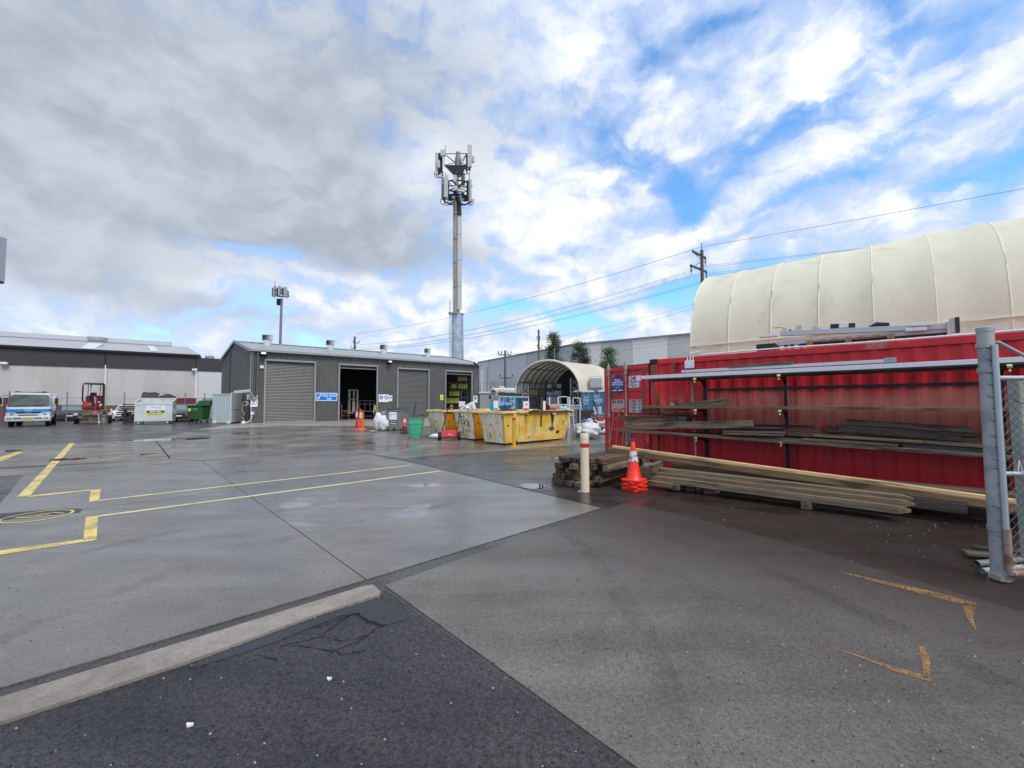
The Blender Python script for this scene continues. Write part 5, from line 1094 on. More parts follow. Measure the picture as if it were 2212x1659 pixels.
def blue_container(o0, wdir, lab, logo):
    """Door face from o0 along wdir; depth along ll."""
    t = thing('storage_container', lab, 'shipping container', o0); WD, H_ = 2.35, 2.42; fnn = -ll; x = wdir
    side = MB(); 
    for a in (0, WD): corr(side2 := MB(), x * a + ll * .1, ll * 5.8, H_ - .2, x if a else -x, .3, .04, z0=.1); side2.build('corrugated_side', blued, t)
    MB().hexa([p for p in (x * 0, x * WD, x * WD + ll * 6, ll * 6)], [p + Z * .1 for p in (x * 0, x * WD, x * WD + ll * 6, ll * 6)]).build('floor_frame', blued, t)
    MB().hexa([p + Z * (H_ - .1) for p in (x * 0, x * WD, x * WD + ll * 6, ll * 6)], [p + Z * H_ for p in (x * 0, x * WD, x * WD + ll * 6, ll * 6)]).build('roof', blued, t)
    for a in (0, WD - .12): MB().hexa([x * a + Z * .1, x * (a + .12) + Z * .1, x * (a + .12) + ll * .12 + Z * .1, x * a + ll * .12 + Z * .1], [p + Z * (H_ - .1) for p in (x * a, x * (a + .12), x * (a + .12) + ll * .12, x * a + ll * .12)]).build('corner_post', bluec, t)
    for i in range(2):
        a0 = .14 + i * (WD - .28) / 2; a1 = a0 + (WD - .28) / 2 - .03; dr = MB().bar(x * a0 + fnn * -.04 + Z * (H_ / 2), x * a1 + fnn * -.04 + Z * (H_ / 2), .05, H_ - .26).build('container_door', bluec, t)
        for z0, z1 in ((.25, .95), (1.05, 1.2), (1.3, 2.2)): MB().bar(x * (a0 + .14) + fnn * -.0 + Z * ((z0 + z1) / 2), x * (a1 - .14) + Z * ((z0 + z1) / 2), .03, z1 - z0).build('door_panel', bluec, dr, bev=.01)
        for f_ in (.25, .72): p = x * (a0 + (a1 - a0) * f_) + fnn * .05; MB().tube(p + Z * .12, p + Z * (H_ - .08), .022, n=6).build('lock_rod', M('rod_blue', (.25, .42, .50), .5), dr)
    rx = Z.cross(fnn); s_ = 1 if rx.dot(x) > 0 else -1; org_ = (x * 0) if s_ > 0 else x * WD
    return t, (lambda a, z, off=.03: frame(org_ + rx * a + Z * z, rx, Z, off)), fnn
t1, F1, f1 = blue_container(RB.copy(), -sd_, 'blue storage container with round logo under the near side of the shelter', 1)
t2, F2_, f2 = blue_container(RB + sd_ * SPN, sd_, 'blue storage container with round logo at the far side of the shelter', 2)
for t_, F_ in ((t1, F1), (t2, F2_)):
    mb = MB(); ro, ri = .30, .24
    for i in range(24):
        a0, a1 = 2 * math.pi * i / 24, 2 * math.pi * (i + 1) / 24; mb.add([(ro * math.cos(a0), ro * math.sin(a0) * 1.15, 0), (ro * math.cos(a1), ro * math.sin(a1) * 1.15, 0), (ri * math.cos(a1), ri * math.sin(a1) * 1.15, 0), (ri * math.cos(a0), ri * math.sin(a0) * 1.15, 0)], [(0, 1, 2, 3)])
    mb.xf(F_(.62, 1.75, .045)).build('round_logo', wht, t_); text('N', .42, wht, t_, F_(.62, 1.75, .045), bold=.02)
    text('TO', .26, wht, t_, F_(1.45, 2.02, .045), bold=.015, align='LEFT'); text('HIRE', .34, wht, t_, F_(1.45, 1.72, .045), bold=.015, align='LEFT'); text('132 552', .13, wht, t_, F_(1.75, 1.5, .045), bold=.006)
    for a_ in (1.45, 1.9): flatpoly(rrect(.34, .62), .004, F_(a_, .95, .035)).build('notice_sheet', sign_w, t_)
MB().box(0, 1.1, 0, .9, 0, .02)

# ------------------------------------------------------------------ bollards and cones
def bollard(u, v, vt, dia, lab, m, band, capm, basep):
    b = G(u, v); h_ = D(u, vt, b.y).z; r = dia / 2; t = thing('bollard', lab, 'bollard', b)
    if basep: MB().lathe([(r * 2.2, 0), (r * 2.2, .012), (r, .014)], (0, 0, 0), 20).build('base_plate', m, t)
    else: MB().lathe([(r * 1.25, -.004), (r * 1.2, .010), (r, .02)], (-.04, .02, 0), 14).build('grout_collar', kerbm, t)
    MB().lathe([(r, 0), (r, h_ - .08)], (0, 0, 0), 28).build('post', m, t, smooth=True)
    MB().lathe([(r * 1.03, h_ - .085), (r * 1.03, h_ - .015), (r * .94, h_), (r * .5, h_ + .002)], (0, 0, 0), 28).build('cap', capm, t, smooth=True)
    zb_ = h_ - band; MB().lathe([(r * 1.012, zb_ - .07 * dia / .147), (r * 1.012, zb_)], (0, 0, 0), 28).build('reflective_band', M('band_red', (.50, .01, .02), .25, coat=.5), t, smooth=True)
bollard(1264, 1062, 937, .150, 'cream round bollard with a red band beside the timber stack', M('bollard_cream', (.72, .60, .42), .45, var=.03, dirt=(.5, .40, .28), ds=3, dlo=.6, dhi=.8), .165, M('bollard_cap', (.70, .60, .44), .5), False)
bollard(1110.5, 965.5, 898, .13, 'slim yellow steel bollard in front of the biggest skip', M('bollard_yellow', (.62, .36, .02), .4, var=.06), .09, M('bollard_yellow'), True)
cr = M('cone_orange', (.80, .035, .012), .40, var=.05, dirt=(.30, .03, .02), ds=6, dlo=.6, dhi=.8); cw = M('cone_collar', (.66, .64, .60), .45, dirt=(.15, .12, .10), ds=9, dlo=.52, dhi=.66, var=.1)
cb = G(1370, 1058); k = .93
for i in range(6):
    ang = rad((0, 14, -10, 20, -16, 6)[i]) + rad(38); z0 = i * .034; sc_ = 1.0
    t = thing('traffic_cone', '%s cone base counted from the ground in the orange cone stack' % ords[i] if i < 5 else 'topmost orange traffic cone of the stack with white collar', 'traffic cone', cb + Z * z0 + Vector((rnd.uniform(-.008, .008), rnd.uniform(-.008, .008), 0)), ang, 'stacked traffic cones beside the sleepers')
    rr = rrect(.36, .36, .06, 3); mb = MB(); mb.prism(rr, 0, .030); mb.build('cone_base', cr, t, bev=.006)
    if i < 5: MB().lathe([(.14, .03), (.125, .07), (.11, .09)], (0, 0, 0), 20).build('cone_body', cr, t, smooth=True)
    else:
        H_ = .68; R_ = lambda z: .135 - (.135 - .03) * z / H_
        MB().lathe([(.155, .025), (.145, .04), (R_(.05), .06), (R_(.34), .34)], (0, 0, 0), 32).build('cone_body', cr, t, smooth=True)
        MB().lathe([(R_(.34) + .002, .335), (R_(.52) + .002, .52)], (0, 0, 0), 32).build('white_collar', cw, t, smooth=True)
        MB().lathe([(R_(.52), .52), (R_(.66), .665), (.024, .675), (.015, .66)], (0, 0, 0), 32).build('cone_tip', cr, t, smooth=True)
        text('RN2', .045, ink, t, Matrix.Rotation(-ang, 4, 'Z') @ frame((.035, -R_(.44) + .006, .44), (1, .35, 0), (0, .15, 1), .005))

# ------------------------------------------------------------------ gate, post and mesh
gp = G(2162, 1252); gm = M('galv_post', (.37, .375, .365), .48, .3, c2=(.27, .28, .275), sc=6, var=.12, dirt=(.40, .40, .37), ds=3, dlo=.5, dhi=.62, bump=.06)
gt = thing('gate_post', 'thick galvanised gate post wrapped with wire ties near the picture edge', 'gate post', gp)
lean = Matrix.Rotation(rad(-.25), 4, 'Y')
MB().lathe([(.060, 0), (.055, 2.17)], (0, 0, 0), 32).xf(lean).build('post', gm, gt, smooth=True); MB().lathe([(.059, 2.165), (.059, 2.20), (.052, 2.205)], (0, 0, 0), 32).xf(lean).build('cap', gm, gt, smooth=True)
MB().box(-.065, .055, -.06, .05, -.002, .06).build('footing', kerbm, gt, bev=.01)
for z in (.42, 1.80, 2.02): MB().lathe([(.066, z), (.066, z + .045)], (0, 0, 0), 32).xf(lean).build('hinge_band', gm, gt, smooth=True)
wr = M('tie_wire', (.08, .085, .09), .5, .5)
for i in range(17):
    z = .3 + i * .108 + rnd.uniform(-.02, .02); a0 = rnd.uniform(-2.9, -2.2); n = 9; sl = rnd.choice((.05, -.02, .04, .01)); pts = [(.061 * math.cos(a0 + j * .2), .061 * math.sin(a0 + j * .2), z - sl * j / n * 1.3) for j in range(n)]
    MB().path(pts, .0022, 4).xf(lean).build('wire_tie', wr, gt)
ga = thing('mesh_gate', 'galvanised pipe gate with chain mesh hung on the thick post', 'gate', gp + Vector((.035, -.075, 0)))
pip = M('gate_pipe', (.46, .48, .49), .4, .5, var=.08, dirt=(.30, .22, .17), ds=5, dlo=.62, dhi=.75); O_ = ga.location
rp = M('pipe_rusty', (.34, .25, .21), .6, .3, c2=(.22, .10, .06), sc=9, lo=.42, hi=.56, var=.15)
gd = Vector((1, -.02, 0)).normalized()
zlv = lambda u, v: D(u, v, gp.y - .10).z
MB().tube((-.050, 0, .10), (-.056, 0, 2.04), .021, n=14).build('stile', pip, ga, smooth=True); MB().tube((-.050, -.004, .10), (-.051, -.004, .46), .026, n=14).build('rusty_sleeve', rp, ga, smooth=True)
for v, n_ in ((816.5, 0), (1024.5, 1), (1241, 2)):
    z = zlv(2156, v) - .0; MB().tube(Vector((-.045, 0, z)), gd * 2.4 + Z * z, .021 if n_ < 2 else .024, n=14).build('rail', pip, ga, smooth=True)
    if n_ == 2: MB().tube(Vector((-.03, 0, z)), gd * .10 + Z * z, .033, n=14).build('rusty_elbow', rp, ga, smooth=True)
MB().tube((-.03, 0, zlv(2152, 737)), (.25, -.005, zlv(2212, 776)), .014, n=10).build('stay_bar', pip, ga, smooth=True)
def chain(mb, p0, xd, L, z0, z1, cell=.075, r=.0020):
    n = int(L / cell)
    for i in range(-int((z1 - z0) / cell) - 1, n + 1):
        for sg in (1, -1):
            x0 = i * cell if sg > 0 else i * cell + (z1 - z0); pts = []
            a = Vector((x0, 0, z0)); b = Vector((x0 + sg * (z1 - z0), 0, z1))
            # clip to 0..L in x
            t0, t1 = 0.0, 1.0; dx = b.x - a.x; lo, hi = sorted(((0 - a.x) / dx, (L - a.x) / dx)); t0, t1 = max(t0, lo), min(t1, hi)
            if t1 - t0 < .01: continue
            A_, B_ = a.lerp(b, t0), a.lerp(b, t1); of = r * sg; mb.tube(p0 + xd * A_.x + Z * A_.z + Vector((0, of, 0)), p0 + xd * B_.x + Z * B_.z + Vector((0, of, 0)), r, n=4, cap=False)
mb = MB(); chain(mb, Vector((.0, .02, 0)), gd, 1.4, .12, zlv(2156, 818)); mb.build('chain_mesh', M('mesh_wire', (.20, .17, .17), .5, .4), ga, stuff=True)
MB().path([(.045, -.04, 1.0), (.02, -.05, .95), (.06, -.03, 1.04), (.12, -.02, .86), (.20, -.01, .77), (.45, -.01, .70)], .004, 6).build('white_cord', wht, ga, smooth=True)
MB().path([(.045, -.03, 1.86 - .30), (.15, -.02, 1.52), (.5, -.02, 1.53)], .004, 5).build('barbed_strand', wr, ga)
p2 = D(2209, 900, gp.y + .35); p2.z = 0; tp2 = thing('fence_post', 'pale greenish fence post just behind the mesh gate', 'fence post', p2)
MB().box(-.05, .10, -.05, .05, 0, 1.78).xf(Matrix.Rotation(rad(-1.2), 4, 'Y')).build('post', M('post_green_grey', (.30, .33, .27), .6, c2=(.24, .26, .22)), tp2, bev=.012)
for (u, v, du, lb, m) in ((2083, 1200, 1.2, 'pale grey board lying on the ground behind the gate post', wg), (2105, 1190, 1.0, 'darker board lying beside the pale one at the gate', wd)):
    P_ = G(u, v); P_.z = .03; tag(board_obj('timber_board', P_, P_ + Vector((.93, -.36, 0)) * du, .11, .035, m), lb, 'timber')
for i, (u, v, r, lb) in enumerate(((2110, 1225, .03, 'dark short pipe lying behind the gate post foot'), (2122, 1238, .022, 'thin pale pipe lying nearest to the gate post foot'))):
    P_ = G(u, v); o = MB().tube((0, 0, r), (.7, .12, r), r, n=12, cap=False).build('loose_pipe', galv_d if i == 0 else pv, None, smooth=True); o.location = P_; tag(o, lb, 'pipe')
# ------------------------------------------------------------------ yellow skips
def peel(name, base, c2, under, lo, hi, st, under2=(.02, .013, .01), sc=1.0):
    mt = bpy.data.materials.new(name); mt.use_nodes = True; t = NT(mt.node_tree); b = mt.node_tree.nodes['Principled BSDF']
    o = t.n('ShaderNodeTexCoord').outputs['Object']; v = t.map(o, st); c = t.mix(t.ss(t.noise(o, 1.3 * sc, 5, .6), .4, .6), base, c2)
    c = t.mix(1, c, t.mix(t.noise(o, 9, 6, .7), (.8, .8, .8), (1.2, 1.2, 1.2)), 'MULTIPLY')
    n_ = t.noise(v, 2.6 * sc, 9, .68, .4); c = t.mix(t.ss(n_, lo, hi), c, under); c = t.mix(t.ss(t.m('ADD', n_, t.m('MULTIPLY', t.noise(o, 22, 4), .1)), hi + .045, hi + .07), c, under2)
    t.put(b.inputs['Base Color'], c); t.put(b.inputs['Roughness'], t.m('MULTIPLY_ADD', n_, .4, .35))
    bp = t.n('ShaderNodeBump'); bp.inputs['Strength'].default_value = .3; bp.inputs['Distance'].default_value = .01; t.l.new(n_, bp.inputs['Height']); t.l.new(bp.outputs[0], b.inputs['Normal']); return mt
sk_white = peel('skip_white_flaking', (.88, .79, .58), (.80, .66, .38), (.24, .15, .08), .572, .60, (5.0, 5.0, .9))
sk_yel = peel('skip_yellow_worn', (.74, .45, .035), (.80, .60, .22), (.45, .25, .05), .585, .66, (1, 1, 1.0), (.06, .03, .015))
sk_or = peel('skip_orange', (.50, .22, .008), (.46, .20, .01), (.22, .09, .02), .66, .7, (1, 1, .5))
sk_rim = peel('skip_rim_rusty', (.76, .54, .18), (.78, .66, .38), (.20, .06, .03), .53, .57, (.6, .6, 2))
rustd = M('rust_dark', (.065, .025, .018), .75, c2=(.12, .045, .025), sc=9, var=.2)
junkm = M('rubbish_mix', (.20, .17, .14), .85, c2=(.35, .32, .28), sc=9, lo=.45, hi=.55, var=.3)
SR = rad(41.5)
def skip(u, v, L, lab, side_m, graffiti=False, dark_marks=False):
    o = thing('skip_bin', lab, 'skip', G(u, v), SR, 'yellow skips parked in a row'); W_ = 1.2; H_ = 1.16; a = .17; b_ = .30; wo = .13
    Bt = [Vector(p) for p in ((0, 0, .06), (L, 0, .06), (L, W_, .06), (0, W_, .06))]; Tp = [Vector(p) for p in ((-a, -wo, H_), (L + b_, -wo, H_), (L + b_, W_ + wo, H_), (-a, W_ + wo, H_))]
    def wall(i, j, m, nm, th=.03):
        nrm = (Bt[j] - Bt[i]).cross(Z).normalized(); inn = -nrm * th
        MB().hexa([Bt[i], Bt[j], Bt[j] + inn, Bt[i] + inn], [Tp[i], Tp[j], Tp[j] + inn, Tp[i] + inn]).build(nm, m, o)
        return nrm
    wall(0, 1, side_m, 'side_wall'); wall(2, 3, side_m, 'side_wall'); wall(3, 0, sk_white, 'end_wall'); wall(1, 2, side_m, 'end_wall')
    MB().box(.02, L - .02, .02, W_ - .02, .04, .08).build('floor', rustd, o)
    for i in range(4):
        j = (i + 1) % 4; d = (Tp[j] - Tp[i]).normalized(); nrm = d.cross(Z); MB().bar(Tp[i] + Z * .05 - d * .04 + nrm * .03, Tp[j] + Z * .05 + d * .04 + nrm * .03, .09, .10).build('rim', sk_rim, o, bev=.012)
    for f_ in (.015, .33, .985):
        p, q = Bt[0].lerp(Bt[1], f_) , Tp[0].lerp(Tp[1], f_); q = p.lerp(q, .93); MB().bar(p - Vector((0, .015, 0)), q - Vector((0, .02, 0)), .07, .03, up=(0, -1, 0)).build('side_rib', side_m, o)
    for f_ in (.14, .30, .70, .93):
        p = Tp[0].lerp(Tp[1], f_) + Vector((0, -.03, -.06)); MB().tube(p, p + Vector((0, -.13, -.01)), .045, n=12).build('lifting_lug', sk_rim, o, smooth=True)
    for f_, z in ((.02, .72), (.94, .80)):
        p = Bt[0].lerp(Bt[1], f_) + Vector((.05, 0, z - .06)); p.y = -wo * (z - .06) / (H_ - .06) - .004; MB().box(-.05, .07, -.004, .004, -.018, .018).xf(Matrix.Translation(p)).build('reflector', M('reflector_red', (.35, .01, .01), .3), o)
    MB().box(.1, L - .1, W_ * .2, W_ * .8, .0, .05).build('skid', rustd, o)
    # fill
    mb = MB(); n = 9; r = random.Random(int(u)); vs = []
    for i in range(n * 3 + 1):
        for j in range(n + 1): vs.append((-a + .06 + (L + a + b_ - .12) * i / (n * 3), -wo + .06 + (W_ + 2 * wo - .12) * j / n, H_ - .18 + r.uniform(-.1, .13)))
    mb.add(vs, [(i * (n + 1) + j, (i + 1) * (n + 1) + j, (i + 1) * (n + 1) + j + 1, i * (n + 1) + j + 1) for i in range(n * 3) for j in range(n)]); mb.build('rubbish', junkm, o, stuff=True)
    if dark_marks:
        wl = (Tp[0] - Bt[0]); yy = lambda z: -wo * (z - .06) / (H_ - .06) - .006
        sx0 = L * .74
        def pch(pts, nm, m): MB().add([(x, yy(z), z) for x, z in pts], [tuple(range(len(pts)))]).build(nm, m, o)
        pch([(sx0 - .1, H_ - .02), (sx0 + .14, H_ - .02), (sx0 + .12, .9), (sx0 + .09, .7), (sx0 + .10, .58), (sx0 + .04, .52), (sx0 + .02, .68), (sx0 - .02, .85)], 'oil_stain', M('oil_stain', (.05, .03, .02), .5))
        pch([(sx0 - .16, .52), (sx0 - .02, .60), (sx0 + .2, .55), (sx0 + .22, .46), (sx0 + .04, .40), (sx0 - .10, .45)], 'oil_stain', M('oil_stain_thin', (.17, .10, .03), .5))
        pch([(L * .83, .40), (L * .89, .42), (L * .895, .33), (L * .86, .28), (L * .83, .32)], 'rust_hole', rustd)
        mb = MB()
        MB().bar((L * .32, -wo - .085, H_ + .06), (L * .98, -wo - .085, H_ + .04), .01, .075).build('rusted_rim_strip', rustd, o)
        for i, pts in enumerate(([(.35, .78), (.55, .70), (.62, .72)], [(.7, .85), (.72, .5), (.7, .15)], [(1.6, .8), (1.55, .45)], [(2.2, .45), (2.5, .62)])): MB().path([(x, yy(z), z) for x, z in pts], .006, 4).build('dent_line', M('dent_brown', (.16, .09, .02), .6), o)
    if graffiti:
        xx = lambda z: -a * (z - .06) / (H_ - .06) - .006
        for pts in ([(.95, .98), (.70, 1.0), (.55, .92)], [(.85, .98), (.80, .60), (.72, .45)], [(.78, .82), (.62, .90), (.60, .72), (.74, .68)], [(.62, .60), (.55, .82), (.42, .86), (.40, .66), (.52, .58)], [(.42, .90), (.34, .52), (.28, .80), (.22, .55)], [(.66, .42), (.30, .38), (.26, .50)]):
            MB().path([(xx(z), y, z) for y, z in pts], .012, 5).build('graffiti_stroke', ink, o)
    return o
skip(1089, 961.5, 3.35, 'biggest yellow skip with white flaking end and oil stained side', sk_yel, dark_marks=True)
skip(1026, 951.7, 3.2, 'middle skip with black graffiti scrawled on its flaking end', sk_or, graffiti=True)
skip(963, 945.2, 3.2, 'rear skip with cream flaking end behind the red sweeper', sk_or)
# rubbish sitting in and on the skips
def put(name, lb, cat, p, mb, m, rz=0, smooth=False, bev=0, rot=None):
    o = mb.build(name, m, None, smooth=smooth, bev=bev); o.location = p; o.rotation_euler = rot or (0, 0, rz); tag(o, lb, cat); return o
tc = M('terracotta', (.50, .25, .20), .7, c2=(.42, .20, .16)); cyan = M('plastic_cyan', (.03, .42, .62), .4)
p, q = D(1182, 880.5, 17.0), D(1207, 878.5, 17.7); o = MB().tube((0, 0, 0), q - p, .125, n=24, cap=False).build('clay_pipe', tc, None, smooth=True); o.location = p; tag(o, 'pink terracotta pipe lying across the biggest skip', 'pipe')
MB().tube((q - p) * .01, (q - p) * .97, .10, n=24).build('pipe_bore', M('bore_dark', (.06, .03, .025), .9), o); MB().tube(-(q - p) * .0, (q - p) * .14, .138, n=24, cap=False).build('pipe_collar', tc, o, smooth=True)
put('steel_bar', 'dark steel bar hooked over the rim of the biggest skip', 'bar', D(1169.5, 900, 16.0), MB().bar((.03, -.02, .75), (-.04, -.16, -.38), .07, .05), rustd)
for (u0, u1, v0, v1, Y, lb, m) in ((1130.5, 1143, 866.5, 886, 16.9, 'white card panel with red base strip in the biggest skip', sign_w), (1066.5, 1076, 865.5, 886, 17.3, 'white printed card panel beside the cyan tub', sign_w), (1173.3, 1178.5, 866, 888, 17.0, 'narrow white board strip standing beside the clay pipe', sign_w)):
    p, q = D(u0, v1, Y), D(u1, v0, Y); o = put('card_panel', lb, 'panel', p, MB().box(0, q.x - p.x, 0, .03, 0, q.z - p.z), m)
    if u0 == 1130.5: MB().box(.01, q.x - p.x - .01, -.006, 0, .0, .07).build('red_strip', M('print_red', (.55, .04, .05), .5), o); MB().box(.12, .16, -.005, 0, .2, .27).build('print_mark', ink, o)
    if u0 == 1066.5: MB().box(.02, q.x - p.x - .02, -.006, 0, .02, .09).build('print_mark', M('print_grey', (.3, .3, .32), .5), o)
p = D(1062.5, 886, 17.6); put('tub', 'cyan plastic tub in the biggest skip', 'tub', p, MB().lathe([(.09, 0), (.11, .28), (.115, .3), (.10, .3)], n=16), cyan, smooth=True)
p = D(1092, 886, 17.9); o = put('wheelbarrow_tray', 'blue moulded barrow tray tipped in the biggest skip', 'barrow tray', p, MB().loft([[(-.22, -.1, 0), (.16, -.1, 0), (.16, .2, 0), (-.22, .2, 0)], [(-.30, -.2, .18), (.30, -.2, .24), (.30, .3, .3), (-.3, .3, .24)], [(-.28, -.05, .36), (.0, -.05, .32), (.05, .3, .34), (-.25, .3, .36)]]), M('tray_blue', (.10, .22, .42), .45), bev=.01)
MB().bar((-.03, -.22, .0), (-.03, -.22, .42), .02).build('dark_strap', blk, o)
p = D(1216, 884, 17.3); mb = MB(); r = random.Random(3)
for i in range(10): a = Vector((r.uniform(-.25, .25), r.uniform(-.1, .1), 0)); mb.add([a, a + Vector((.12, .05, r.uniform(.02, .14))), a + Vector((.02, .12, r.uniform(.02, .18)))], [(0, 1, 2)])
put('torn_sheet', 'torn pale cyan plastic sheet at the skip end', 'plastic sheet', p, mb, M('sheet_cyan', (.30, .58, .60), .4))
for i, (u, v, du, dz_, m, lb) in enumerate(((1150, 886, .9, .02, wg, 'grey plank lying flat across the biggest skip'), (1100, 885, .7, .05, wd, 'dark plank lying flat in the biggest skip'), (1190, 885, .8, .03, wht, 'white batten behind the clay pipe'))):
    P_ = D(u, v, 17.4); tag(board_obj('timber_board', P_, P_ + Vector((du, .2, dz_)), .12, .04, m), lb, 'timber')
# discarded washing machine lid in the middle skip
p, q = D(985, 890, 19.0), D(1028, 889, 19.6); o = MB().prism([(-.38, -.04), (.52, -.04), (.38, .42), (.30, .47), (-.30, .14), (-.37, .05)], 0, .45).xf(Matrix.Rotation(rad(90), 4, 'X')).build('broken_appliance', wht2, None, bev=.02); o.location = (p + q) / 2 + Vector((0, .2, 0)); tag(o, 'white broken appliance with round drum opening in the middle skip', 'appliance')
o2 = MB().lathe([(.17, 0), (.13, .03)], n=24).xf(Matrix.Translation((.02, -.455, .10)) @ Matrix.Rotation(rad(90), 4, 'X')).build('drum_ring', galv, o, smooth=True); MB().prism([(.24, .15), (.36, .12), (.30, .36), (.22, .30)], .452, .46).xf(Matrix.Rotation(rad(90), 4, 'X')).build('vent_panel', M('vent_grey', (.42, .43, .45), .5), o)
p = D(966, 891, 19.6); put('rag', 'dusty red rag on the rim of the rear skip', 'rag', p, MB().loft([[(-.15, 0, 0), (.15, 0, 0), (.15, .2, 0), (-.15, .2, 0)], [(-.1, .03, .07), (.07, .03, .10), (.08, .15, .08), (-.1, .15, .06)]]), M('rag_red', (.40, .14, .13), .8))

# ------------------------------------------------------------------ push sweeper, sack, green tub, bins
p = G(971, 951); sw = thing('push_sweeper', 'red push sweeper with black wheels in front of the skips', 'sweeper', p, rad(4), sc=1.3)
rm = M('sweeper_red', (.50, .012, .02), .35, coat=.3); MB().prism([(-.22, .10), (-.16, .28), (.02, .34), (.16, .26), (.20, .10)], -.24, .24).xf(Matrix.Rotation(rad(90), 4, 'Z') @ Matrix.Rotation(rad(90), 4, 'X')).build('body', rm, sw, bev=.03)
for s_ in (-1, 1):
    w_ = MB().tube((s_ * .27, -.03, .14), (s_ * .36, -.03, .14), .14, n=24).build('wheel', rub, sw, smooth=True); MB().tube((s_ * .355, -.03, .14), (s_ * .368, -.03, .14), .07, n=16).build('hub', M('hub_grey', (.18, .18, .18), .5), w_)
    MB().tube((s_ * .25, .05, .30), (s_ * (.33 if s_ > 0 else .08), .30, 1.02), .018, n=8).build('handle_leg', blk, sw)
MB().path([(.08 * -1, .3, 1.02), (-.03, .32, 1.06), (.15, .32, 1.08), (.29, .32, 1.06), (.33, .3, 1.02)], .014, 8).build('handle_grip', blk, sw, smooth=True)
text('Floor', .07, wht, sw, frame((.05, -.235, .2), (1, 0, 0), (0, .15, 1)))
def lump(rx, ry_, rz_, seed, amp=.18, n=18, m=12, flat=.1):
    r = random.Random(seed); mb = MB(); rings = []
    off = Vector((seed * 3.1, seed * 1.7, 0))
    for i in range(m + 1):
        t = math.pi * i / m; ring = []
        for j in range(n):
            a = 2 * math.pi * j / n; d = Vector((math.sin(t) * math.cos(a), math.sin(t) * math.sin(a), math.cos(t))); k = 1 + amp * noise.noise(d * 2.3 + off) + amp * .5 * noise.noise(d * 6 + off)
            ring.append((d.x * rx * k, d.y * ry_ * k, max(0, rz_ + d.z * rz_ * k)))
        rings.append(ring)
    return mb.loft(rings, caps=False)
sackm = M('woven_sack', (.70, .70, .71), .6, var=.06, bump=.2, bs=30)
o = put('sack', 'flattened white sack lying between the green tub and sweeper', 'sack', G(948, 947.5), lump(.42, .2, .11, 2), sackm, smooth=True)
gtm = M('tub_green', (.08, .40, .24), .45, var=.05); g = G(898, 944.5); tb = thing('green_tub', 'tall mint green moulded plastic tub beside the rear skip', 'tub', g, rad(8))
rings = []
for z, w_ in ((0, .30), (.18, .335), (.185, .345), (.40, .37), (.405, .38), (.62, .405), (.625, .42), (.86, .43), (.865, .46), (.90, .46)): rings.append([(x * w_ / .5, y * w_ / .5, z) for x, y in rrect(.86, .86, .22, 3)])
MB().loft(rings).build('tub_body', gtm, tb); MB().loft([[(x, y, .89) for x, y in rrect(.74, .74, .2, 3)], [(x, y, .905) for x, y in rrect(.74, .74, .2, 3)]]).build('tub_contents', M('contents_dark', (.04, .05, .05), .8), tb)
o = MB().tube((0, 0, 0), (.12, .05, .72), .022, n=8).build('shovel_handle', blk, None); o.location = g + Vector((-.13, .0, .86)); tag(o, 'black tool handle sticking out of the green tub', 'tool'); MB().bar((.10, .04, .62), (.14, .06, .74), .06, .03).build('grip', blk, o)
o = MB().path([(0, 0, 0), (.05, 0, .12), (.3, 0, .14), (.36, 0, 0)], .018, 8).build('bent_pipe', blkm, None); o.location = g + Vector((.05, .1, .88)); tag(o, 'bent dark pipe handle resting in the green tub', 'pipe')
# cone behind, with black base
p = G(874, 936); cc = thing('traffic_cone', 'single orange cone with white collar squeezed between grey bin and green tub', 'traffic cone', p); MB().prism(rrect(.42, .42, .05), 0, .05).build('cone_base', blk, cc)
MB().lathe([(.15, .05), (.14, .1), (.10, .40)], n=20).build('cone_body', M('base_dark', (.06, .03, .03), .6), cc, smooth=True); MB().lathe([(.13, .36), (.09, .58)], n=20).build('cone_body', cr, cc, smooth=True); MB().lathe([(.092, .56), (.065, .74)], n=20).build('white_collar', cw, cc, smooth=True); MB().lathe([(.066, .73), (.035, .95), (.02, .96)], n=20).build('cone_tip', cr, cc, smooth=True)
# grey rubbish bin
bing = M('bin_grey', (.22, .235, .25), .45, .2, c2=(.18, .19, .20), var=.06)
p = G(833, 931); gb = thing('front_lift_bin', 'grey steel waste bin with black lid and white company plate by the bags', 'waste bin', p, rad(-2)); wB = (869 - 833) * p.y / 890
MB().hexa([(0.04, 0.05, .17), (wB - .03, .05, .17), (wB - .03, 1.2, .17), (.04, 1.2, .17)], [(0, 0, 1.18), (wB, 0, 1.18), (wB, 1.3, 1.18), (0, 1.3, 1.18)]).build('bin_body', bing, gb, bev=.015)
for a, b in (((0, 0), (wB, 0)), ((wB, 0), (wB, 1.3)), ((wB, 1.3), (0, 1.3)), ((0, 1.3), (0, 0))): MB().bar((*a, 1.17), (*b, 1.17), .06, .06).build('bin_rim', bing, gb)
MB().loft([[(-.03, -.03, 1.2), (wB + .03, -.03, 1.2), (wB + .03, 1.33, 1.2), (-.03, 1.33, 1.2)], [(.08, .05, 1.28), (wB - .05, .05, 1.27), (wB - .05, 1.3, 1.32), (.08, 1.3, 1.32)]]).build('bin_lid', blk, gb, bev=.02)
for x in (.12, wB - .12):
    for y in (.1, 1.1): wv = MB().tube((x - .03, y, .075), (x + .03, y, .075), .075, n=14).build('caster', rub, gb, smooth=True); MB().box(x - .04, x + .04, y - .04, y + .04, .13, .18).build('caster_fork', galv, wv)
MB().box(wB, wB + .05, .35, .45, .6, .95).build('lift_pocket', bing, gb)
F_ = lambda x, z, o_=0: frame((x, .05 * (1 - (z - .17) / 1.01) - .004 - o_, z), (1, 0, 0), (0, -.05, 1.01))
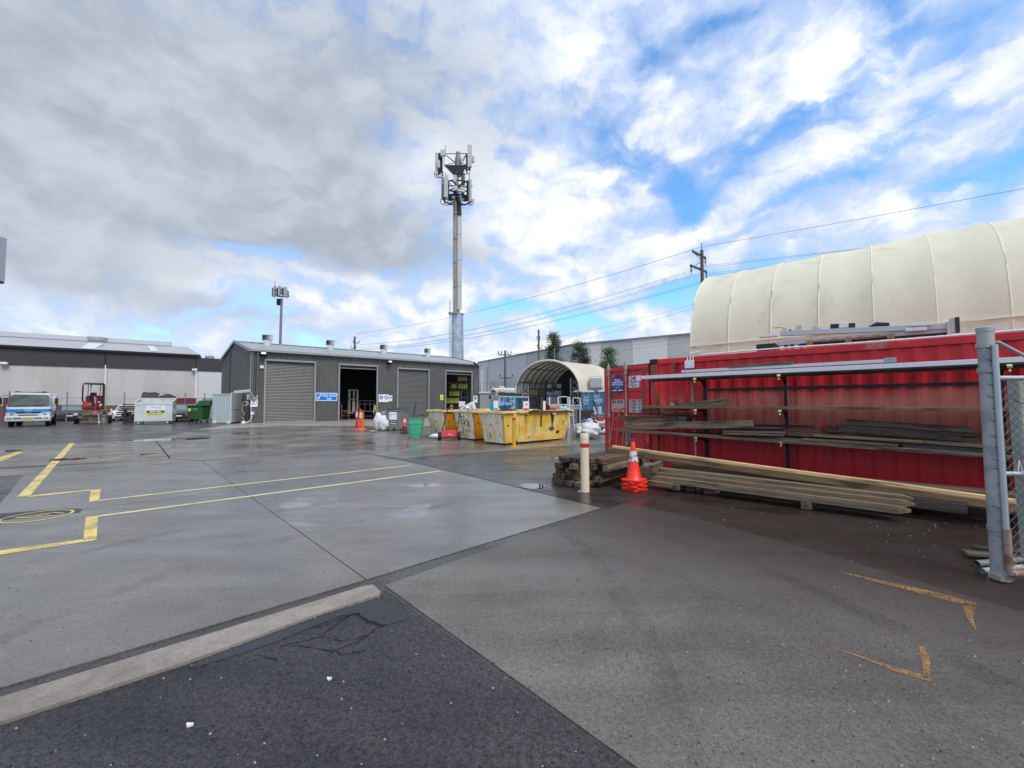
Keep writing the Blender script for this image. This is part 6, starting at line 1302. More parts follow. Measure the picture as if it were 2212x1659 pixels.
flatpoly(rrect(.44, .44, .03), .003, F_(wB * .50 - .06, .86)).build('company_plate', sign_w, gb); text('JJ', .20, M('print_blue_grey', (.18, .22, .26), .5), gb, F_(wB * .50 - .19, .92, .004)); text('Richards', .105, M('print_blue_grey'), gb, F_(wB * .5 + .03, .95, .004), sx=.8)
flatpoly(rrect(.40, .22, .01), .003, F_(wB * .50 - .04, .50)).build('phone_plate', ink, gb); text('9832 4022', .08, sign_w, gb, F_(wB * .50 - .04, .53, .004), bold=.002); flatpoly(rrect(.36, .035), .002, F_(wB * .50 - .04, .43, .003)).build('plate_stripe', sign_w, gb)
# white bulk bags slumped beside it
bl = G(819, 931); 
put('bulk_bag', 'slumped white bulk bag leaning on the grey bin', 'bulk bag', bl + Vector((.25, .15, 0)), lump(.34, .32, .44, 4, .25), sackm, smooth=True); put('bulk_bag', 'taller thin white bag behind the slumped one', 'bulk bag', bl + Vector((-.12, .30, 0)), lump(.26, .25, .52, 7, .28), sackm, smooth=True)
put('sack', 'grey dusty sack on top of the white bags', 'sack', bl + Vector((.22, .42, .82)), lump(.28, .25, .16, 9, .3), M('sack_grey', (.22, .22, .21), .8), smooth=True)
put('shoe', 'worn dusty shoe lying in front of the white bags', 'shoe', G(807, 934), lump(.24, .1, .05, 5, .15).add([(-.1, -.06, .08), (.1, -.06, .08), (.1, .06, .08), (-.1, .06, .08), (-.06, 0, .14)], [(0, 1, 4), (1, 2, 4), (2, 3, 4), (3, 0, 4)]), M('shoe_tan', (.30, .24, .19), .8))
o = MB().tube((0, 0, 0), (.75, .2, -.85), .02, n=6).build('broom_handle', wsl, None); o.location = D(812, 880, 24.5); tag(o, 'thin pole leaning from the shed door to the bags', 'pole')
# barrier posts
opm = M('post_orange', (.80, .16, .012), .45); rpm = M('post_red', (.55, .03, .04), .45, dirt=(.35, .05, .07), ds=3)
for (u, v, m, vt, lb) in ((770.5, 926.3, rpm, 881, 'faded red barrier post with pink collar, set behind the orange ones'), (778.5, 927.6, M('post_vermilion', (.80, .07, .02), .45), 883.5, 'vermilion barrier post with white collar standing in front'), (783.3, 926.8, opm, 887, 'bright orange barrier post without visible collar')):
    p = G(u, v); h_ = D(u, vt, p.y).z; t = thing('barrier_post', lb, 'barrier post', p, 0, 'barrier posts before the open bay'); MB().lathe([(.22, 0), (.2, .035), (.09, .05)], n=18).build('rubber_base', m, t)
    MB().lathe([(.085, .03), (.07, h_ * .5), (.06, h_ - .1)], n=16).build('post', m, t, smooth=True); MB().lathe([(.03, h_ - .1), (.028, h_ - .05), (.055, h_ - .04), (.05, h_)], n=12).build('knob', m, t, smooth=True)
    if m is not opm: MB().lathe([(.078, h_ * .56), (.073, h_ * .82)], n=16).build('reflective_collar', cw if m is not rpm else M('collar_pink', (.70, .45, .46), .5), t, smooth=True)

# ------------------------------------------------------------------ signs on the shed
SP_ = S0 + sn * .07
def sign(name, lb, rect, th=.012, m=sign_w, r=.02, P=None, n=None):
    c, w_, h_, x, n_ = plaque(*rect, P or SP_, n or sn); t = thing(name, lb, 'sign', c); X = frame((0, 0, 0), x, Z); flatpoly(rrect(w_, h_, r), th, X).build('sign_plate', m, t); return t, frame((0, 0, 0), x, Z, th + .001), w_, h_
t, X, w_, h_ = sign('road_sign', 'blue rectangular direction sign reading TURN RIGHT 1km beside the open bay', (682.2, 728.8, 848.6, 866.2), .02, M('sign_border', (.55, .72, .80), .4), .07)
flatpoly(rrect(w_ * .93, h_ * .80, .05), .002, X).build('sign_face', screen_b, t); X2 = X @ Matrix.Translation((0, 0, .003)); lt = M('letter_cyan', (.45, .75, .85), .4)
text('TURN RIGHT', h_ * .42, lt, t, X2 @ Matrix.Translation((w_ * .11, h_ * .16, 0)), sx=.80, bold=.012, sp=1.08); text('1km', h_ * .40, lt, t, X2 @ Matrix.Translation((w_ * .10, -h_ * .20, 0)), sx=.9, bold=.012)
flatpoly([(-w_ * .44, -h_ * .28), (-w_ * .34, -h_ * .32), (-w_ * .32, -h_ * .12), (-w_ * .29, h_ * .1), (-w_ * .27, h_ * .3), (-w_ * .31, h_ * .28), (-w_ * .36, h_ * .05), (-w_ * .42, -h_ * .08)], .002, X2).build('sign_symbol', M('symbol_sand', (.62, .58, .52), .5), t)
t, X, w_, h_ = sign('speed_sign', 'white sign with red ring and black figure 5 on the shed corner', (538.6, 556.6, 858.3, 878.7), .012, sign_w, .04)
mb = MB(); ro, ri = w_ * .42, w_ * .36
for i in range(32):
    a0, a1 = 2 * math.pi * i / 32, 2 * math.pi * (i + 1) / 32; mb.add([(ro * math.cos(a0), ro * math.sin(a0), 0), (ro * math.cos(a1), ro * math.sin(a1), 0), (ri * math.cos(a1), ri * math.sin(a1), 0), (ri * math.cos(a0), ri * math.sin(a0), 0)], [(0, 1, 2, 3)])
mb.xf(X).build('red_ring', M('ring_red', (.45, .05, .09), .5), t); text('5', h_ * .48, M('figure_plum', (.08, .02, .05), .5), t, X, bold=.006)
ppe = M('ppe_blue', (.02, .10, .26), .4)
t, X, w_, h_ = sign('safety_sign', 'wide white sign with eye and hand protection circles by the open bay', (817.9, 840, 852, 868.5))
for i, s_ in enumerate((-1, 1)):
    Xi = X @ Matrix.Translation((s_ * w_ * .25, h_ * .10, 0)); flatpoly(disc(w_ * .19), .002, Xi).build('blue_disc', ppe, t)
    if i == 0: flatpoly(disc(w_ * .10), .001, Xi @ Matrix.Translation((0, 0, .003))).build('head_symbol', sign_w, t); flatpoly(rrect(w_ * .2, w_ * .05, .01), .001, Xi @ Matrix.Translation((0, w_ * .02, .005))).build('goggle_symbol', ppe, t)
    else: flatpoly([(-.06, -.12), (.05, -.14), (.09, -.02), (.10, .06), (.06, .13), (-.02, .14), (-.05, .1), (-.10, .02)], .001, Xi @ Matrix.Translation((0, 0, .003)) @ Matrix.Scale(w_ / 1.1, 4)).build('glove_symbol', sign_w, t)
    for k_ in range(2): flatpoly(rrect(w_ * .3, h_ * .025), .001, X @ Matrix.Translation((s_ * w_ * .25, -h_ * (.30 + .07 * k_), 0))).build('print_line', M('print_pale', (.55, .58, .6), .5), t)
t, X, w_, h_ = sign('safety_sign', 'small white sign with a blue disc overlapping the wide safety sign', (840.6, 847.2, 854.2, 866.5)); flatpoly(disc(w_ * .36), .002, X @ Matrix.Translation((0, h_ * .1, 0))).build('blue_disc', ppe, t); flatpoly(disc(w_ * .15), .001, X @ Matrix.Translation((0, h_ * .1, .003))).build('boot_symbol', sign_w, t)
t, X, w_, h_ = sign('safety_sign', 'white sign with one teal ring on the shed end by the container', (1022.4, 1031.2, 855, 869.6)); flatpoly(disc(w_ * .32), .002, X @ Matrix.Translation((0, h_ * .16, 0))).build('blue_disc', ppe, t); flatpoly(disc(w_ * .22), .001, X @ Matrix.Translation((0, h_ * .16, .003))).build('inner_disc', M('ppe_teal', (.25, .5, .52), .4), t); flatpoly(disc(w_ * .1), .001, X @ Matrix.Translation((0, h_ * .14, .005))).build('head_symbol', ppe, t)
for k_ in range(3): flatpoly(rrect(w_ * .6, h_ * .02), .001, X @ Matrix.Translation((0, -h_ * (.18 + .07 * k_), 0))).build('print_line', M('print_pale'), t)
t, X, w_, h_ = sign('warning_sign', 'lime yellow sign between the shut roller door and racking bay', (950.8, 957.6, 852.6, 864.4), .012, M('sign_lime', (.60, .78, .10), .4)); flatpoly([(-.05, -.06), (.06, -.06), (.03, .0), (.05, .07), (-.01, .09), (-.02, .02)], .002, X).build('symbol', ink, t); flatpoly(rrect(w_ * .6, h_ * .04), .002, X @ Matrix.Translation((0, -h_ * .25, 0))).build('print_line', ink, t)
t, X, w_, h_ = sign('small_box', 'small white control box beside the first roller door top', (561.5, 569.8, 789.5, 795.5), .08, wht2, .02); text('ALARM', .09, M('print_grey'), t, X)
t, X, w_, h_ = sign('notice', 'small white double notice above the speed sign', (533.6, 538, 852.5, 863), .012, sign_w, .01); flatpoly(rrect(w_ * .6, h_ * .03), .001, X).build('print_line', M('print_grey'), t)

# ------------------------------------------------------------------ things at the shed's mouth
def cage(name, lb, cat, u0, u1, v0, v1, dp, m, inner=None, nx=4, nz_=3, rz=None):
    p = G(u0, v1); q = G(u1, v1); w_ = (Vector((D(u1, v1, p.y).x, 0, 0)) - Vector((p.x, 0, 0))).length; h_ = D(u0, v0, p.y).z; o = thing(name, lb, cat, p, rz if rz is not None else 0)
    for x in (0, w_):
        for y in (0, dp): MB().bar((x, y, 0), (x, y, h_), .05).build('corner_post', m, o)
    for z in (.12, h_ - .02):
        for a, b in (((0, 0), (w_, 0)), ((w_, 0), (w_, dp)), ((w_, dp), (0, dp)), ((0, dp), (0, 0))): MB().bar((*a, z), (*b, z), .045).build('rail', m, o)
    mb = MB()
    for i in range(1, nx): mb.bar((w_ * i / nx, 0, .12), (w_ * i / nx, 0, h_), .016)
    for i in range(1, nz_): mb.bar((0, 0, .12 + (h_ - .12) * i / nz_), (w_, 0, .12 + (h_ - .12) * i / nz_), .016); mb.bar((w_, 0, .12 + (h_ - .12) * i / nz_), (w_, dp, .12 + (h_ - .12) * i / nz_), .016)
    mb.build('mesh_infill', m, o, stuff=True)
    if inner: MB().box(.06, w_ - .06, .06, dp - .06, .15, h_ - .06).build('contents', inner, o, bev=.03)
    return o
cage('steel_cage', 'low dark steel stillage cage standing against the shed wall', 'cage', 686.5, 713.5, 885.5, 907.6, 1.0, galv_d, M('contents_charcoal', (.06, .06, .06), .8), rz=rad(20))  # one plain dark block fills the cage
o = cage('mesh_tower', 'tall narrow dusty red mesh tower beside the open bay', 'mesh tower', 718.5, 729.5, 868.5, 907.3, .45, M('mesh_maroon', (.24, .06, .09), .6), None, 5, 9); MB().box(.03, .44, .05, .07, .1, 1.6).build('maroon_panel', M('maroon_panel', (.17, .045, .07), .7), o)
MB().box(.15, .28, -.03, -.02, 1.1, 1.2).build('white_tag', sign_w, o)
o = thing('lifting_frame', 'cream painted goal shaped lifting frame standing inside the open bay', 'lifting frame', D(750, 899.5, 43.0)); o.location.z = 0
cream = M('frame_cream', (.68, .64, .50), .5, dirt=(.3, .26, .18), ds=3); k_ = 43.0 / 890; lx = lambda u: (u - 750) * k_; lz = lambda v: D(750, v, 43.0).z
for (u0, u1, v0, v1) in ((752 - 750 + 750, 756.5, 843, 890), (762.5, 765.3, 843, 890), (770.5, 773.5, 843, 888)): MB().box(lx(u0) , lx(u1), -.08, .08, lz(v1), lz(v0)).build('mast', cream, o, bev=.01)
for (u0, u1, v0, v1) in ((752, 773.5, 841.5, 844), (752, 773.5, 861, 863.5), (752, 762.5, 865 + 25, 891.5)): MB().box(lx(u0), lx(u1), -.1, .1, lz(v1), lz(v0)).build('crossbeam', cream, o, bev=.01)
MB().box(lx(761.5), lx(766.5), -.15, .1, lz(890), lz(866)).build('ram', cream, o, bev=.02); MB().box(lx(752), lx(773), -.3, .3, lz(898), lz(893)).build('base_frame', blkm, o)
for u in (753, 757, 762, 769, 772): MB().lathe([(.09, 0), (.09, .14)], (lx(u), -.1, lz(895)), 10).build('roller', wht, o)
def table(u0, u1, vt, Y, lb, m, dp=.8):
    p, q = D(u0, vt, Y), D(u1, vt, Y); o = thing('workbench', lb, 'workbench', (p.x, Y, 0)); w_ = q.x - p.x; MB().box(0, w_, 0, dp, p.z - .06, p.z).build('bench_top', m, o)
    for x in (.06, w_ - .06):
        for y in (.06, dp - .06): MB().bar((x, y, 0), (x, y, p.z - .06), .07).build('leg', m, o)
    MB().bar((.06, .06, p.z * .35), (w_ - .06, .06, p.z * .35), .05).build('rail', m, o); return o, w_, p.z
stl = M('bench_steel', (.28, .29, .30), .45, .4)
table(775, 812, 887.8, 42.8, 'grey steel workbench deep in the open bay', stl); 
o, w_, z_ = table(731.5, 752, 867.5, 44.5, 'high shelf bench at the side of the open bay', stl)
o = thing('pipe_stand', 'tall grey pipe frame standing on the bay workbench', 'pipe frame', D(777, 865.5, 43.3)); 
for a, b in (((0, 0, 0), (1.5, 0, 0)), ((0, 0, 0), (0, 0, -1.1)), ((.55, 0, 0), (.55, 0, -1.1)), ((1.1, 0, 0), (1.1, 0, -1.1)), ((1.5, 0, 0), (1.5, 0, -1.1)), ((0, 0, -.35), (1.5, 0, -.35))): MB().bar(a, b, .05).build('pipe', stl, o)
o = thing('trolley', 'small red and steel trolley inside the open bay', 'trolley', D(738, 904, 40.2)); o.location.z = 0
for a, b in (((0, 0, .1), (0, 0, 1.5)), ((.7, 0, .1), (.7, 0, .9)), ((0, 0, .9), (.7, 0, .9)), ((0, 0, .4), (.7, 0, .4)), ((0, 0, .4), (.7, 0, .9))): MB().bar(a, b, .05).build('frame_bar', M('trolley_red', (.25, .07, .04), .6) if a[2] == .4 else stl, o)
MB().box(0, .7, -.02, .5, .85, .92).build('tray', M('tray_ochre', (.45, .26, .05), .6), o)
o = put('hose_bundle', 'yellow hose hanging beside the bay frame', 'hose', D(809.5, 898, 38.2), MB().path([(0, 0, .95), (.08, 0, .5), (-.02, 0, .1), (-.12, 0, .3), (-.05, 0, .8), (0, 0, 1.0)], .05, 6), M('hose_yellow', (.50, .40, .10), .6), smooth=True)
# pallet racking seen in the fourth bay
RKY = 49.0; rkx = lambda u: (u - 961) * RKY / 890; p = D(961, 900, RKY); rkk = thing('pallet_rack', 'blue and orange pallet racking holding lime boxes inside the last bay', 'storage rack', (p.x, RKY, 0)); zz_ = lambda v: D(990, v, RKY).z
rb, ro_ = M('rack_blue', (.03, .10, .16), .5), M('rack_orange', (.28, .07, .03), .5)
for u in (996.5, 1010): MB().bar((rkx(u), 0, 0), (rkx(u), 0, zz_(818)), .12).build('upright', rb, rkk); MB().bar((rkx(u), 1.0, 0), (rkx(u), 1.0, zz_(818)), .10).build('upright', rb, rkk)
for v in (827.5, 843.5, 858.5, 872): MB().bar((rkx(940), 0, zz_(v)), (rkx(996), 0, zz_(v)), .06, .16).build('beam', ro_, rkk); MB().bar((rkx(996.5), 0, zz_(v)), (rkx(1010), .0, zz_(v)), .06, .08).build('beam', ro_, rkk)
MB().bar((rkx(997), 0, zz_(848)), (rkx(1010), 0, zz_(836)), .05).build('brace', ro_, rkk)
lime = M('box_lime', (.30, .36, .03), .5, c2=(.24, .30, .03)); limf = M('box_frame_lime', (.52, .58, .14), .5)
for (u0, u1, v0, v1, lb) in ((990, 1009, 814.5, 822.5, 'lime framed box on the highest rack shelf'), (974, 986, 831, 839, 'lime box with white label on the second rack shelf'), (990, 1009, 830.5, 838.5, 'lime framed box beside the labelled one on the second shelf'), (971, 992, 846.5, 854, 'lime framed box on the third rack shelf'), (962, 974, 861.5, 870, 'plain lime box on the lowest rack shelf'), (975, 991, 861.5, 870, 'lime framed box on the lowest rack shelf near the upright')):
    p, q = D(u0, v1, RKY - .3), D(u1, v0, RKY - .3); o = thing('storage_box', lb, 'storage box', p, 0, 'lime boxes on the pallet racking'); a, b = q.x - p.x, q.z - p.z; MB().box(0, a, 0, .9, 0, b).build('box_body', lime, o)
    for s_, e_ in (((0, 0), (a, 0)), ((a, 0), (a, b)), ((a, b), (0, b)), ((0, b), (0, 0))): MB().bar((s_[0], -.01, s_[1]), (e_[0], -.01, e_[1]), .04, .05).build('box_edge', limf, o)
    if u0 == 974: MB().box(a * .45, a * .7, -.03, -.01, b * .4, b * .85).build('label', sign_w, o)
p, q = D(991, 879.5, 46.5), D(1004, 867, 46.5); put('carton', 'white polystyrene carton in front of the racking', 'carton', (p.x, p.y, p.z), MB().box(0, q.x - p.x, 0, .5, 0, q.z - p.z), wht2, bev=.02)
p, q = D(996.5, 886.5, 46.0), D(1009, 877, 46.0); crd = M('cardboard', (.33, .22, .12), .8); put('carton', 'brown cardboard carton below the white one', 'carton', (p.x, p.y, p.z), MB().box(0, q.x - p.x, 0, .5, 0, q.z - p.z), crd)
p, q = D(972, 890, 46.0), D(978, 874, 46.0); put('carton', 'small stacked cardboard carton at the racking foot', 'carton', (p.x, p.y, p.z), MB().box(0, q.x - p.x, 0, .4, 0, (q.z - p.z) * .48).box(.02, q.x - p.x - .02, 0, .4, (q.z - p.z) * .5, q.z - p.z), crd)
# ------------------------------------------------------------------ ribbed enclosure and services at the shed's end
mint = M('enclosure_mint', (.50, .57, .56), .45, .15, var=.04); a, b, c_ = G(457.5, 914.5), G(497.5, 915.5), G(529, 911.5); a.z = b.z = c_.z = 0
en_ = thing('pump_enclosure', 'pale mint ribbed steel enclosure with panelled door beside the shed', 'enclosure', b); a -= b; c_ -= b; H_ = D(497, 851, b.y).z
nrm = (-a).cross(Z).normalized(); nrm = nrm if nrm.dot(-b) > 0 else -nrm
corr(mb := MB(), a, -a, H_ - .02, nrm, .21, .05, z0=.08); mb.build('ribbed_wall', mint, en_); MB().bar(a + Z * H_ - a.normalized() * -.05, Z * H_, .12, .08).build('top_trim', mint, en_)
nr2 = c_.cross(Z).normalized(); nr2 = nr2 if nr2.dot(-b) > 0 else -nr2; d2 = c_.normalized(); Lc = c_.length; H2 = H_ + .15
for z0, z1 in ((.1, H2 * .42), (H2 * .44, H2)): MB().bar(d2 * .02 + nr2 * .02 + Z * (z0 + z1) / 2, d2 * (Lc - .05) + nr2 * .02 + Z * (z0 + z1) / 2, .06, z1 - z0).build('door_panel', M('enclosure_grey', (.5, .51, .52), .5), en_, bev=.012)
MB().hexa([a, Vector((0, 0, 0)), c_, a + c_], [p + Z * (H_ - .04) for p in (a, Vector((0, 0, 0)), c_, a + c_)]).build('enclosure_core', M('core_grey', (.3, .33, .33), .6), en_)
for p in (a * .75 + nrm * .12, a * .02 + nrm * .1): MB().lathe([(.16, 0), (.18, .1), (.1, .22)], p, 14).build('ballast_foot', M('ballast', (.45, .47, .46), .6), en_, smooth=True)
hb = G(530, 914.5); o = thing('hose_reel', 'wall hose reel and valve set beside the enclosure door', 'hose reel', hb); zr = D(521, 872, hb.y).z
MB().lathe([(.20, -.1), (.20, .1)], n=20).xf(Matrix.Translation((0, 0, zr)) @ Matrix.Rotation(rad(80), 4, 'X')).build('reel_drum', M('reel_grey', (.40, .39, .38), .5), o, smooth=True); MB().lathe([(.12, .1), (.12, .16)], n=16).xf(Matrix.Translation((0, 0, zr)) @ Matrix.Rotation(rad(80), 4, 'X')).build('reel_hub', blk, o)
MB().path([(-.25, 0, zr), (-.3, 0, zr - .5), (-.1, 0, zr - .9), (-.3, 0, zr - 1.1), (-.1, 0, .3), (-.2, 0, .05)], .03, 8).build('hose', M('hose_grey', (.42, .42, .40), .6), o, smooth=True)
MB().path([(.45, .1, .75), (.45, .1, .4), (.3, .0, .15), (.15, -.1, .06)], .04, 8).build('white_pipe', wht, o, smooth=True); MB().box(.38, .6, .05, .2, .7, .95).build('valve_box', wht2, o); MB().lathe([(.16, 0), (.18, .1), (.14, .18)], (-.12, -.05, 0), 14).build('hose_coil', wht, o, smooth=True); MB().bar((.25, .1, 0), (.25, .1, zr + .6), .08).build('stand', blkm, o)
p = G(436, 905); z1 = D(445, 859, p.y).z; q = G(458, 905); o = MB().box(0, D(457, 905, p.y).x - p.x, 0, .5, 0, z1).build('concrete_block_wall', M('block_concrete', (.40, .39, .35), .8, c2=(.30, .29, .26), var=.15), None, bev=.02); o.location = p; tag(o, 'weathered concrete block wall end behind the green bin', 'wall')

# ------------------------------------------------------------------ chain fence along the far lot
fpos = [WW(u, 860, 7.5) for u in (-60, 20, 82, 145, 208, 269, 312, 355, 400, 442)]
fz = lambda p, v, u: D(u, v, p.y).z
fe = thing('chain_fence', 'tall galvanised chain mesh fence in front of the grey warehouse', 'fence', (fpos[0].x, fpos[0].y, 0)); O_ = Vector((fpos[0].x, fpos[0].y, 0)); fpm = M('fence_galv', (.24, .245, .25), .5, .4)
loc_ = [Vector((p.x, p.y, 0)) - O_ for p in fpos]
for i, p in enumerate(loc_):
    if i % 1 == 0: MB().tube(p, p + Z * 2.85, .045, n=8).build('fence_post', fpm, fe, smooth=True)
e_ = (loc_[-1] - loc_[0]); MB().tube(Z * 2.28, e_ + Z * 2.28, .028, n=6).build('top_rail', fpm, fe)
mb = MB(); chain(mb, Vector((0, 0, 0)), e_.normalized(), e_.length, .05, 2.25, .30, .0045); mb.build('chain_mesh', M('fence_mesh', (.22, .22, .22), .6, .3), fe, stuff=True)

# ------------------------------------------------------------------ vehicles
def ring(xw, y0, y1, z, r=.12, k=3): return [(x, y + (y0 + y1) / 2, z) for x, y in rrect(2 * xw, y1 - y0, r, k)]
def wheel(par, x, y, z, r, w_, s_):
    t = MB().tube((x, y, z), (x + s_ * w_, y, z), r, n=24).build('wheel', rub, par, smooth=True); MB().tube((x + s_ * w_ * .9, y, z), (x + s_ * (w_ + .01), y, z), r * .55, n=16).build('rim', galv, t, smooth=True)
carw = M('car_white', (.72, .73, .74), .22, coat=.6, var=.02); truckblue = M('truck_blue', (.0, .22, .58), .3, coat=.4, var=.04); ambl = M('lamp_clear', (.62, .64, .65), .12, coat=.6, rv=0)
scr = M('windscreen', (.035, .05, .053), .30, 0, spec=.12, c2=(.07, .09, .095), sc=1.5, rv=0, var=.02)
def truck(loc0, rz, lab, stripe, sc=1.0, detail=True):
    o = thing('cab_truck', lab, 'truck', loc0, rz, 'white work trucks', sc)
    MB().loft([ring(.93, .02, 1.7, .50), ring(.97, -.0, 1.7, .62), ring(.97, -.0, 1.7, .98), ring(.96, .03, 1.7, 1.24), ring(.90, .20, 1.7, 1.62), ring(.83, .42, 1.68, 2.0), ring(.78, .55, 1.6, 2.08)]).build('cab', carw, o, smooth=True)
    MB().loft([ring(.99, -.09, .3, .34, .1), ring(1.0, -.12, .3, .42, .1), ring(1.0, -.12, .3, .62, .1), ring(.98, -.08, .3, .655, .1)]).build('bumper', carw, o, smooth=True)
    MB().add([(-.86, .0, 1.27), (.86, .0, 1.27), (.90, .04, 1.34), (.80, .335, 1.88), (.72, .37, 1.95), (-.72, .37, 1.95), (-.80, .335, 1.88), (-.90, .04, 1.34)], [tuple(range(8))]).build('windscreen', scr, o)
    MB().path([(-.88, -.0, 1.26), (.88, -.0, 1.26), (.925, .04, 1.34), (.81, .33, 1.9), (.72, .37, 1.975), (-.72, .37, 1.975), (-.81, .33, 1.9), (-.925, .04, 1.34)], .014, 5, closed=True).build('screen_seal', blk, o)
    for s_ in (-1, 1):
        MB().add([(s_ * .975, .18, 1.22), (s_ * .975, 1.25, 1.22), (s_ * .865, 1.2, 1.86), (s_ * .875, .50, 1.86)], [(0, 1, 2, 3)]).build('side_window', glassd, o)
        mr = MB().box(s_ * 1.20 - .08, s_ * 1.20 + .08, .04, .10, 1.36, 1.76).build('mirror', blk, o, bev=.02); MB().path([(s_ * .86, .30, 1.92), (s_ * 1.12, .12, 1.93), (s_ * 1.20, .1, 1.86), (s_ * 1.20, .1, 1.30), (s_ * .97, .12, 1.22)], .014, 6).build('mirror_arm', blk, mr)
        hl = MB().add([(s_ * .40, -.02, .68), (s_ * .94, .0, .69), (s_ * .975, .08, .78), (s_ * .95, .0, .90), (s_ * .62, -.02, .87)], [tuple(range(5))]).build('headlight', ambl, o); MB().lathe([(.08, 0), (.07, .02)], n=14).xf(Matrix.Translation((s_ * .70, -.02, .78)) @ Matrix.Rotation(rad(90), 4, 'X')).build('bulb_reflector', galv, hl)
        MB().box(s_ * .62 - .13, s_ * .62 + .13, -.128, -.11, .46, .54).build('lower_intake', blk, o) if False else None
        MB().box(s_ * .78 - .085, s_ * .78 + .085, -.128, -.10, .46, .56).build('fog_recess', blk, o, bev=.01); MB().lathe([(.045, 0), (.04, .02)], n=12).xf(Matrix.Translation((s_ * .78, -.13, .51)) @ Matrix.Rotation(rad(90), 4, 'X')).build('fog_lamp', ambl, o)
        MB().box(s_ * .44 - .17, s_ * .44 + .17, -.128, -.10, .475, .55).build('lower_intake', blk, o, bev=.01)
        wheel(o, s_ * .70, .75, .37, .37, .20, s_); wheel(o, s_ * .68, 3.2, .37, .37, .24, s_)
        MB().box(s_ * .80 - .12, s_ * .80 + .12, .35, 1.2, .3, .5).build('wheel_arch', blk, o)
    MB().box(-.42, .42, -.024, .0, .675, .735).build('lower_grille', blk, o); MB().add([(-.62, -.022, .90), (-.48, -.022, .82), (.48, -.022, .82), (.62, -.022, .90)], [(0, 1, 2, 3)]).build('grille', M('grille_navy', (.01, .01, .05), .3), o)
    MB().path([(-.10 + .10 * math.cos(t) * .9 + .10, -.03, .87 + .055 * math.sin(t)) for t in [i * math.pi / 6 for i in range(12)]], .010, 5, closed=True).build('badge_ring', silver, o); MB().bar((-.04, -.03, .87), (.05, -.03, .87), .015).build('badge_bar', silver, o)
    MB().box(-.235, .235, -.14, -.125, .445, .575).build('number_plate', M('plate_yellow', (.62, .62, .14), .45), o); text('CV 58 TM', .10, M('plate_ink', (.12, .14, .05), .5), o, frame((0, -.1415, .51), (1, 0, 0), Z), bold=.002)
    for x0, x1 in ((-.55, -.05), (-.05 + .2, .75)): MB().bar((x0, -.02, 1.30), (x1, .02, 1.38 if x1 > .5 else 1.31), .02).build('wiper', blk, o)
    if stripe:
        pts = [(x, y) for x, y in rrect(1.955, 1.72, .12, 3)]; sel = [(x, y + .85) for x, y in pts if y < -.2]; sel.sort(key=lambda p: p[0]); MB().add([(x, y - .006, .90) for x, y in sel] + [(x * .995, y - .0, 1.08) for x, y in sel], [(i, i + 1, len(sel) + i + 1, len(sel) + i) for i in range(len(sel) - 1)]).build('blue_stripe', truckblue, o)
        MB().box(-.18, .18, -.03, -.02, .985, 1.04).build('company_mark', M('mark_pale_blue', (.35, .68, .85), .4), o)
    MB().bar((-.72, .62, 2.14), (.76, .62, 2.12), .05, .035).build('roof_bar', blk, o); 
    for x in (-.6, .55): MB().box(x - .09, x + .09, .55, .7, 2.12, 2.19).build('beacon', blk, o, bev=.02)
    MB().box(-.45, .45, 1.5, 4.6, .5, .72).build('chassis', blkm, o)
    MB().box(-1.0, 1.0, 1.85, 4.9, .95, 1.02).build('tray_deck', galv_d, o); MB().box(-1.0, 1.0, 1.8, 1.86, .95, 1.80).build('headboard', carw, o)
    MB().box(.5, 1.02, 1.95, 2.9, 1.0, 2.02).build('tool_box', carw, o, bev=.02)
    for s_ in (-1, 1): MB().box(s_ * 1.0 - .02, s_ * 1.0 + .02, 1.87, 4.9, .98, 1.35).build('tray_side', galv_d, o)
    return o
p = G(60, 921.5); tk = truck(p, facing(p) * .86, 'white cab truck with a blue front stripe and yellow plate facing the yard', True, 1.20); tk.scale.x = 1.14
p = G(-125, 930); truck(p, facing(p) * .80, 'second white truck cut off by the picture edge', False, 1.20)

def car(loc0, rz, lab, m, sc=1.0, ute=False):
    o = thing('parked_car', lab, 'car', loc0, rz, None, sc)
    MB().loft([ring(.84, .05, 4.3, .22, .25), ring(.90, 0, 4.35, .45, .3), ring(.89, .02, 4.35, .68, .3), ring(.86, .25, 4.3, .86, .3), ring(.80, .95, 4.2, .93, .2)]).build('body', m, o, smooth=True)
    MB().loft([ring(.78, 1.0, 3.9, .90, .15), ring(.66, 1.75, 3.4, 1.38, .15), ring(.60, 1.95, 3.2, 1.43, .12)]).build('cabin', m, o, smooth=True)
    MB().add([(-.66, 1.06, .95), (.66, 1.06, .95), (.56, 1.72, 1.36), (-.56, 1.72, 1.36)], [(0, 1, 2, 3)]).build('windscreen', M('screen_teal', (.14, .19, .19), .12, coat=.6, rv=0), o)
    for s_ in (-1, 1):
        MB().add([(s_ * .785, 1.35, .95), (s_ * .785, 3.5, .95), (s_ * .675, 3.2, 1.34), (s_ * .675, 1.85, 1.34)], [(0, 1, 2, 3)]).build('side_window', glassd, o); MB().lathe([(.10, -.05), (.11, .05)], n=10).xf(Matrix.Translation((s_ * .98, 1.25, .95)) @ Matrix.Rotation(rad(90), 4, 'Y')).build('mirror', m, o, smooth=True)
        MB().add([(s_ * .45, .0, .55), (s_ * .84, .08, .56), (s_ * .82, .14, .68), (s_ * .52, .02, .66)], [(0, 1, 2, 3)]).build('headlight', ambl, o)
        for y in (.85, 3.45): wheel(o, s_ * .68, y, .31, .31, .18, s_)
    MB().box(-.5, .5, -.02, .03, .30, .42).build('intake', blk, o); MB().box(-.36, .36, -.02, .03, .56, .62).build('grille', blk, o); MB().box(-.19, .19, -.035, -.015, .42, .52).build('number_plate', sign_w, o)
    return o
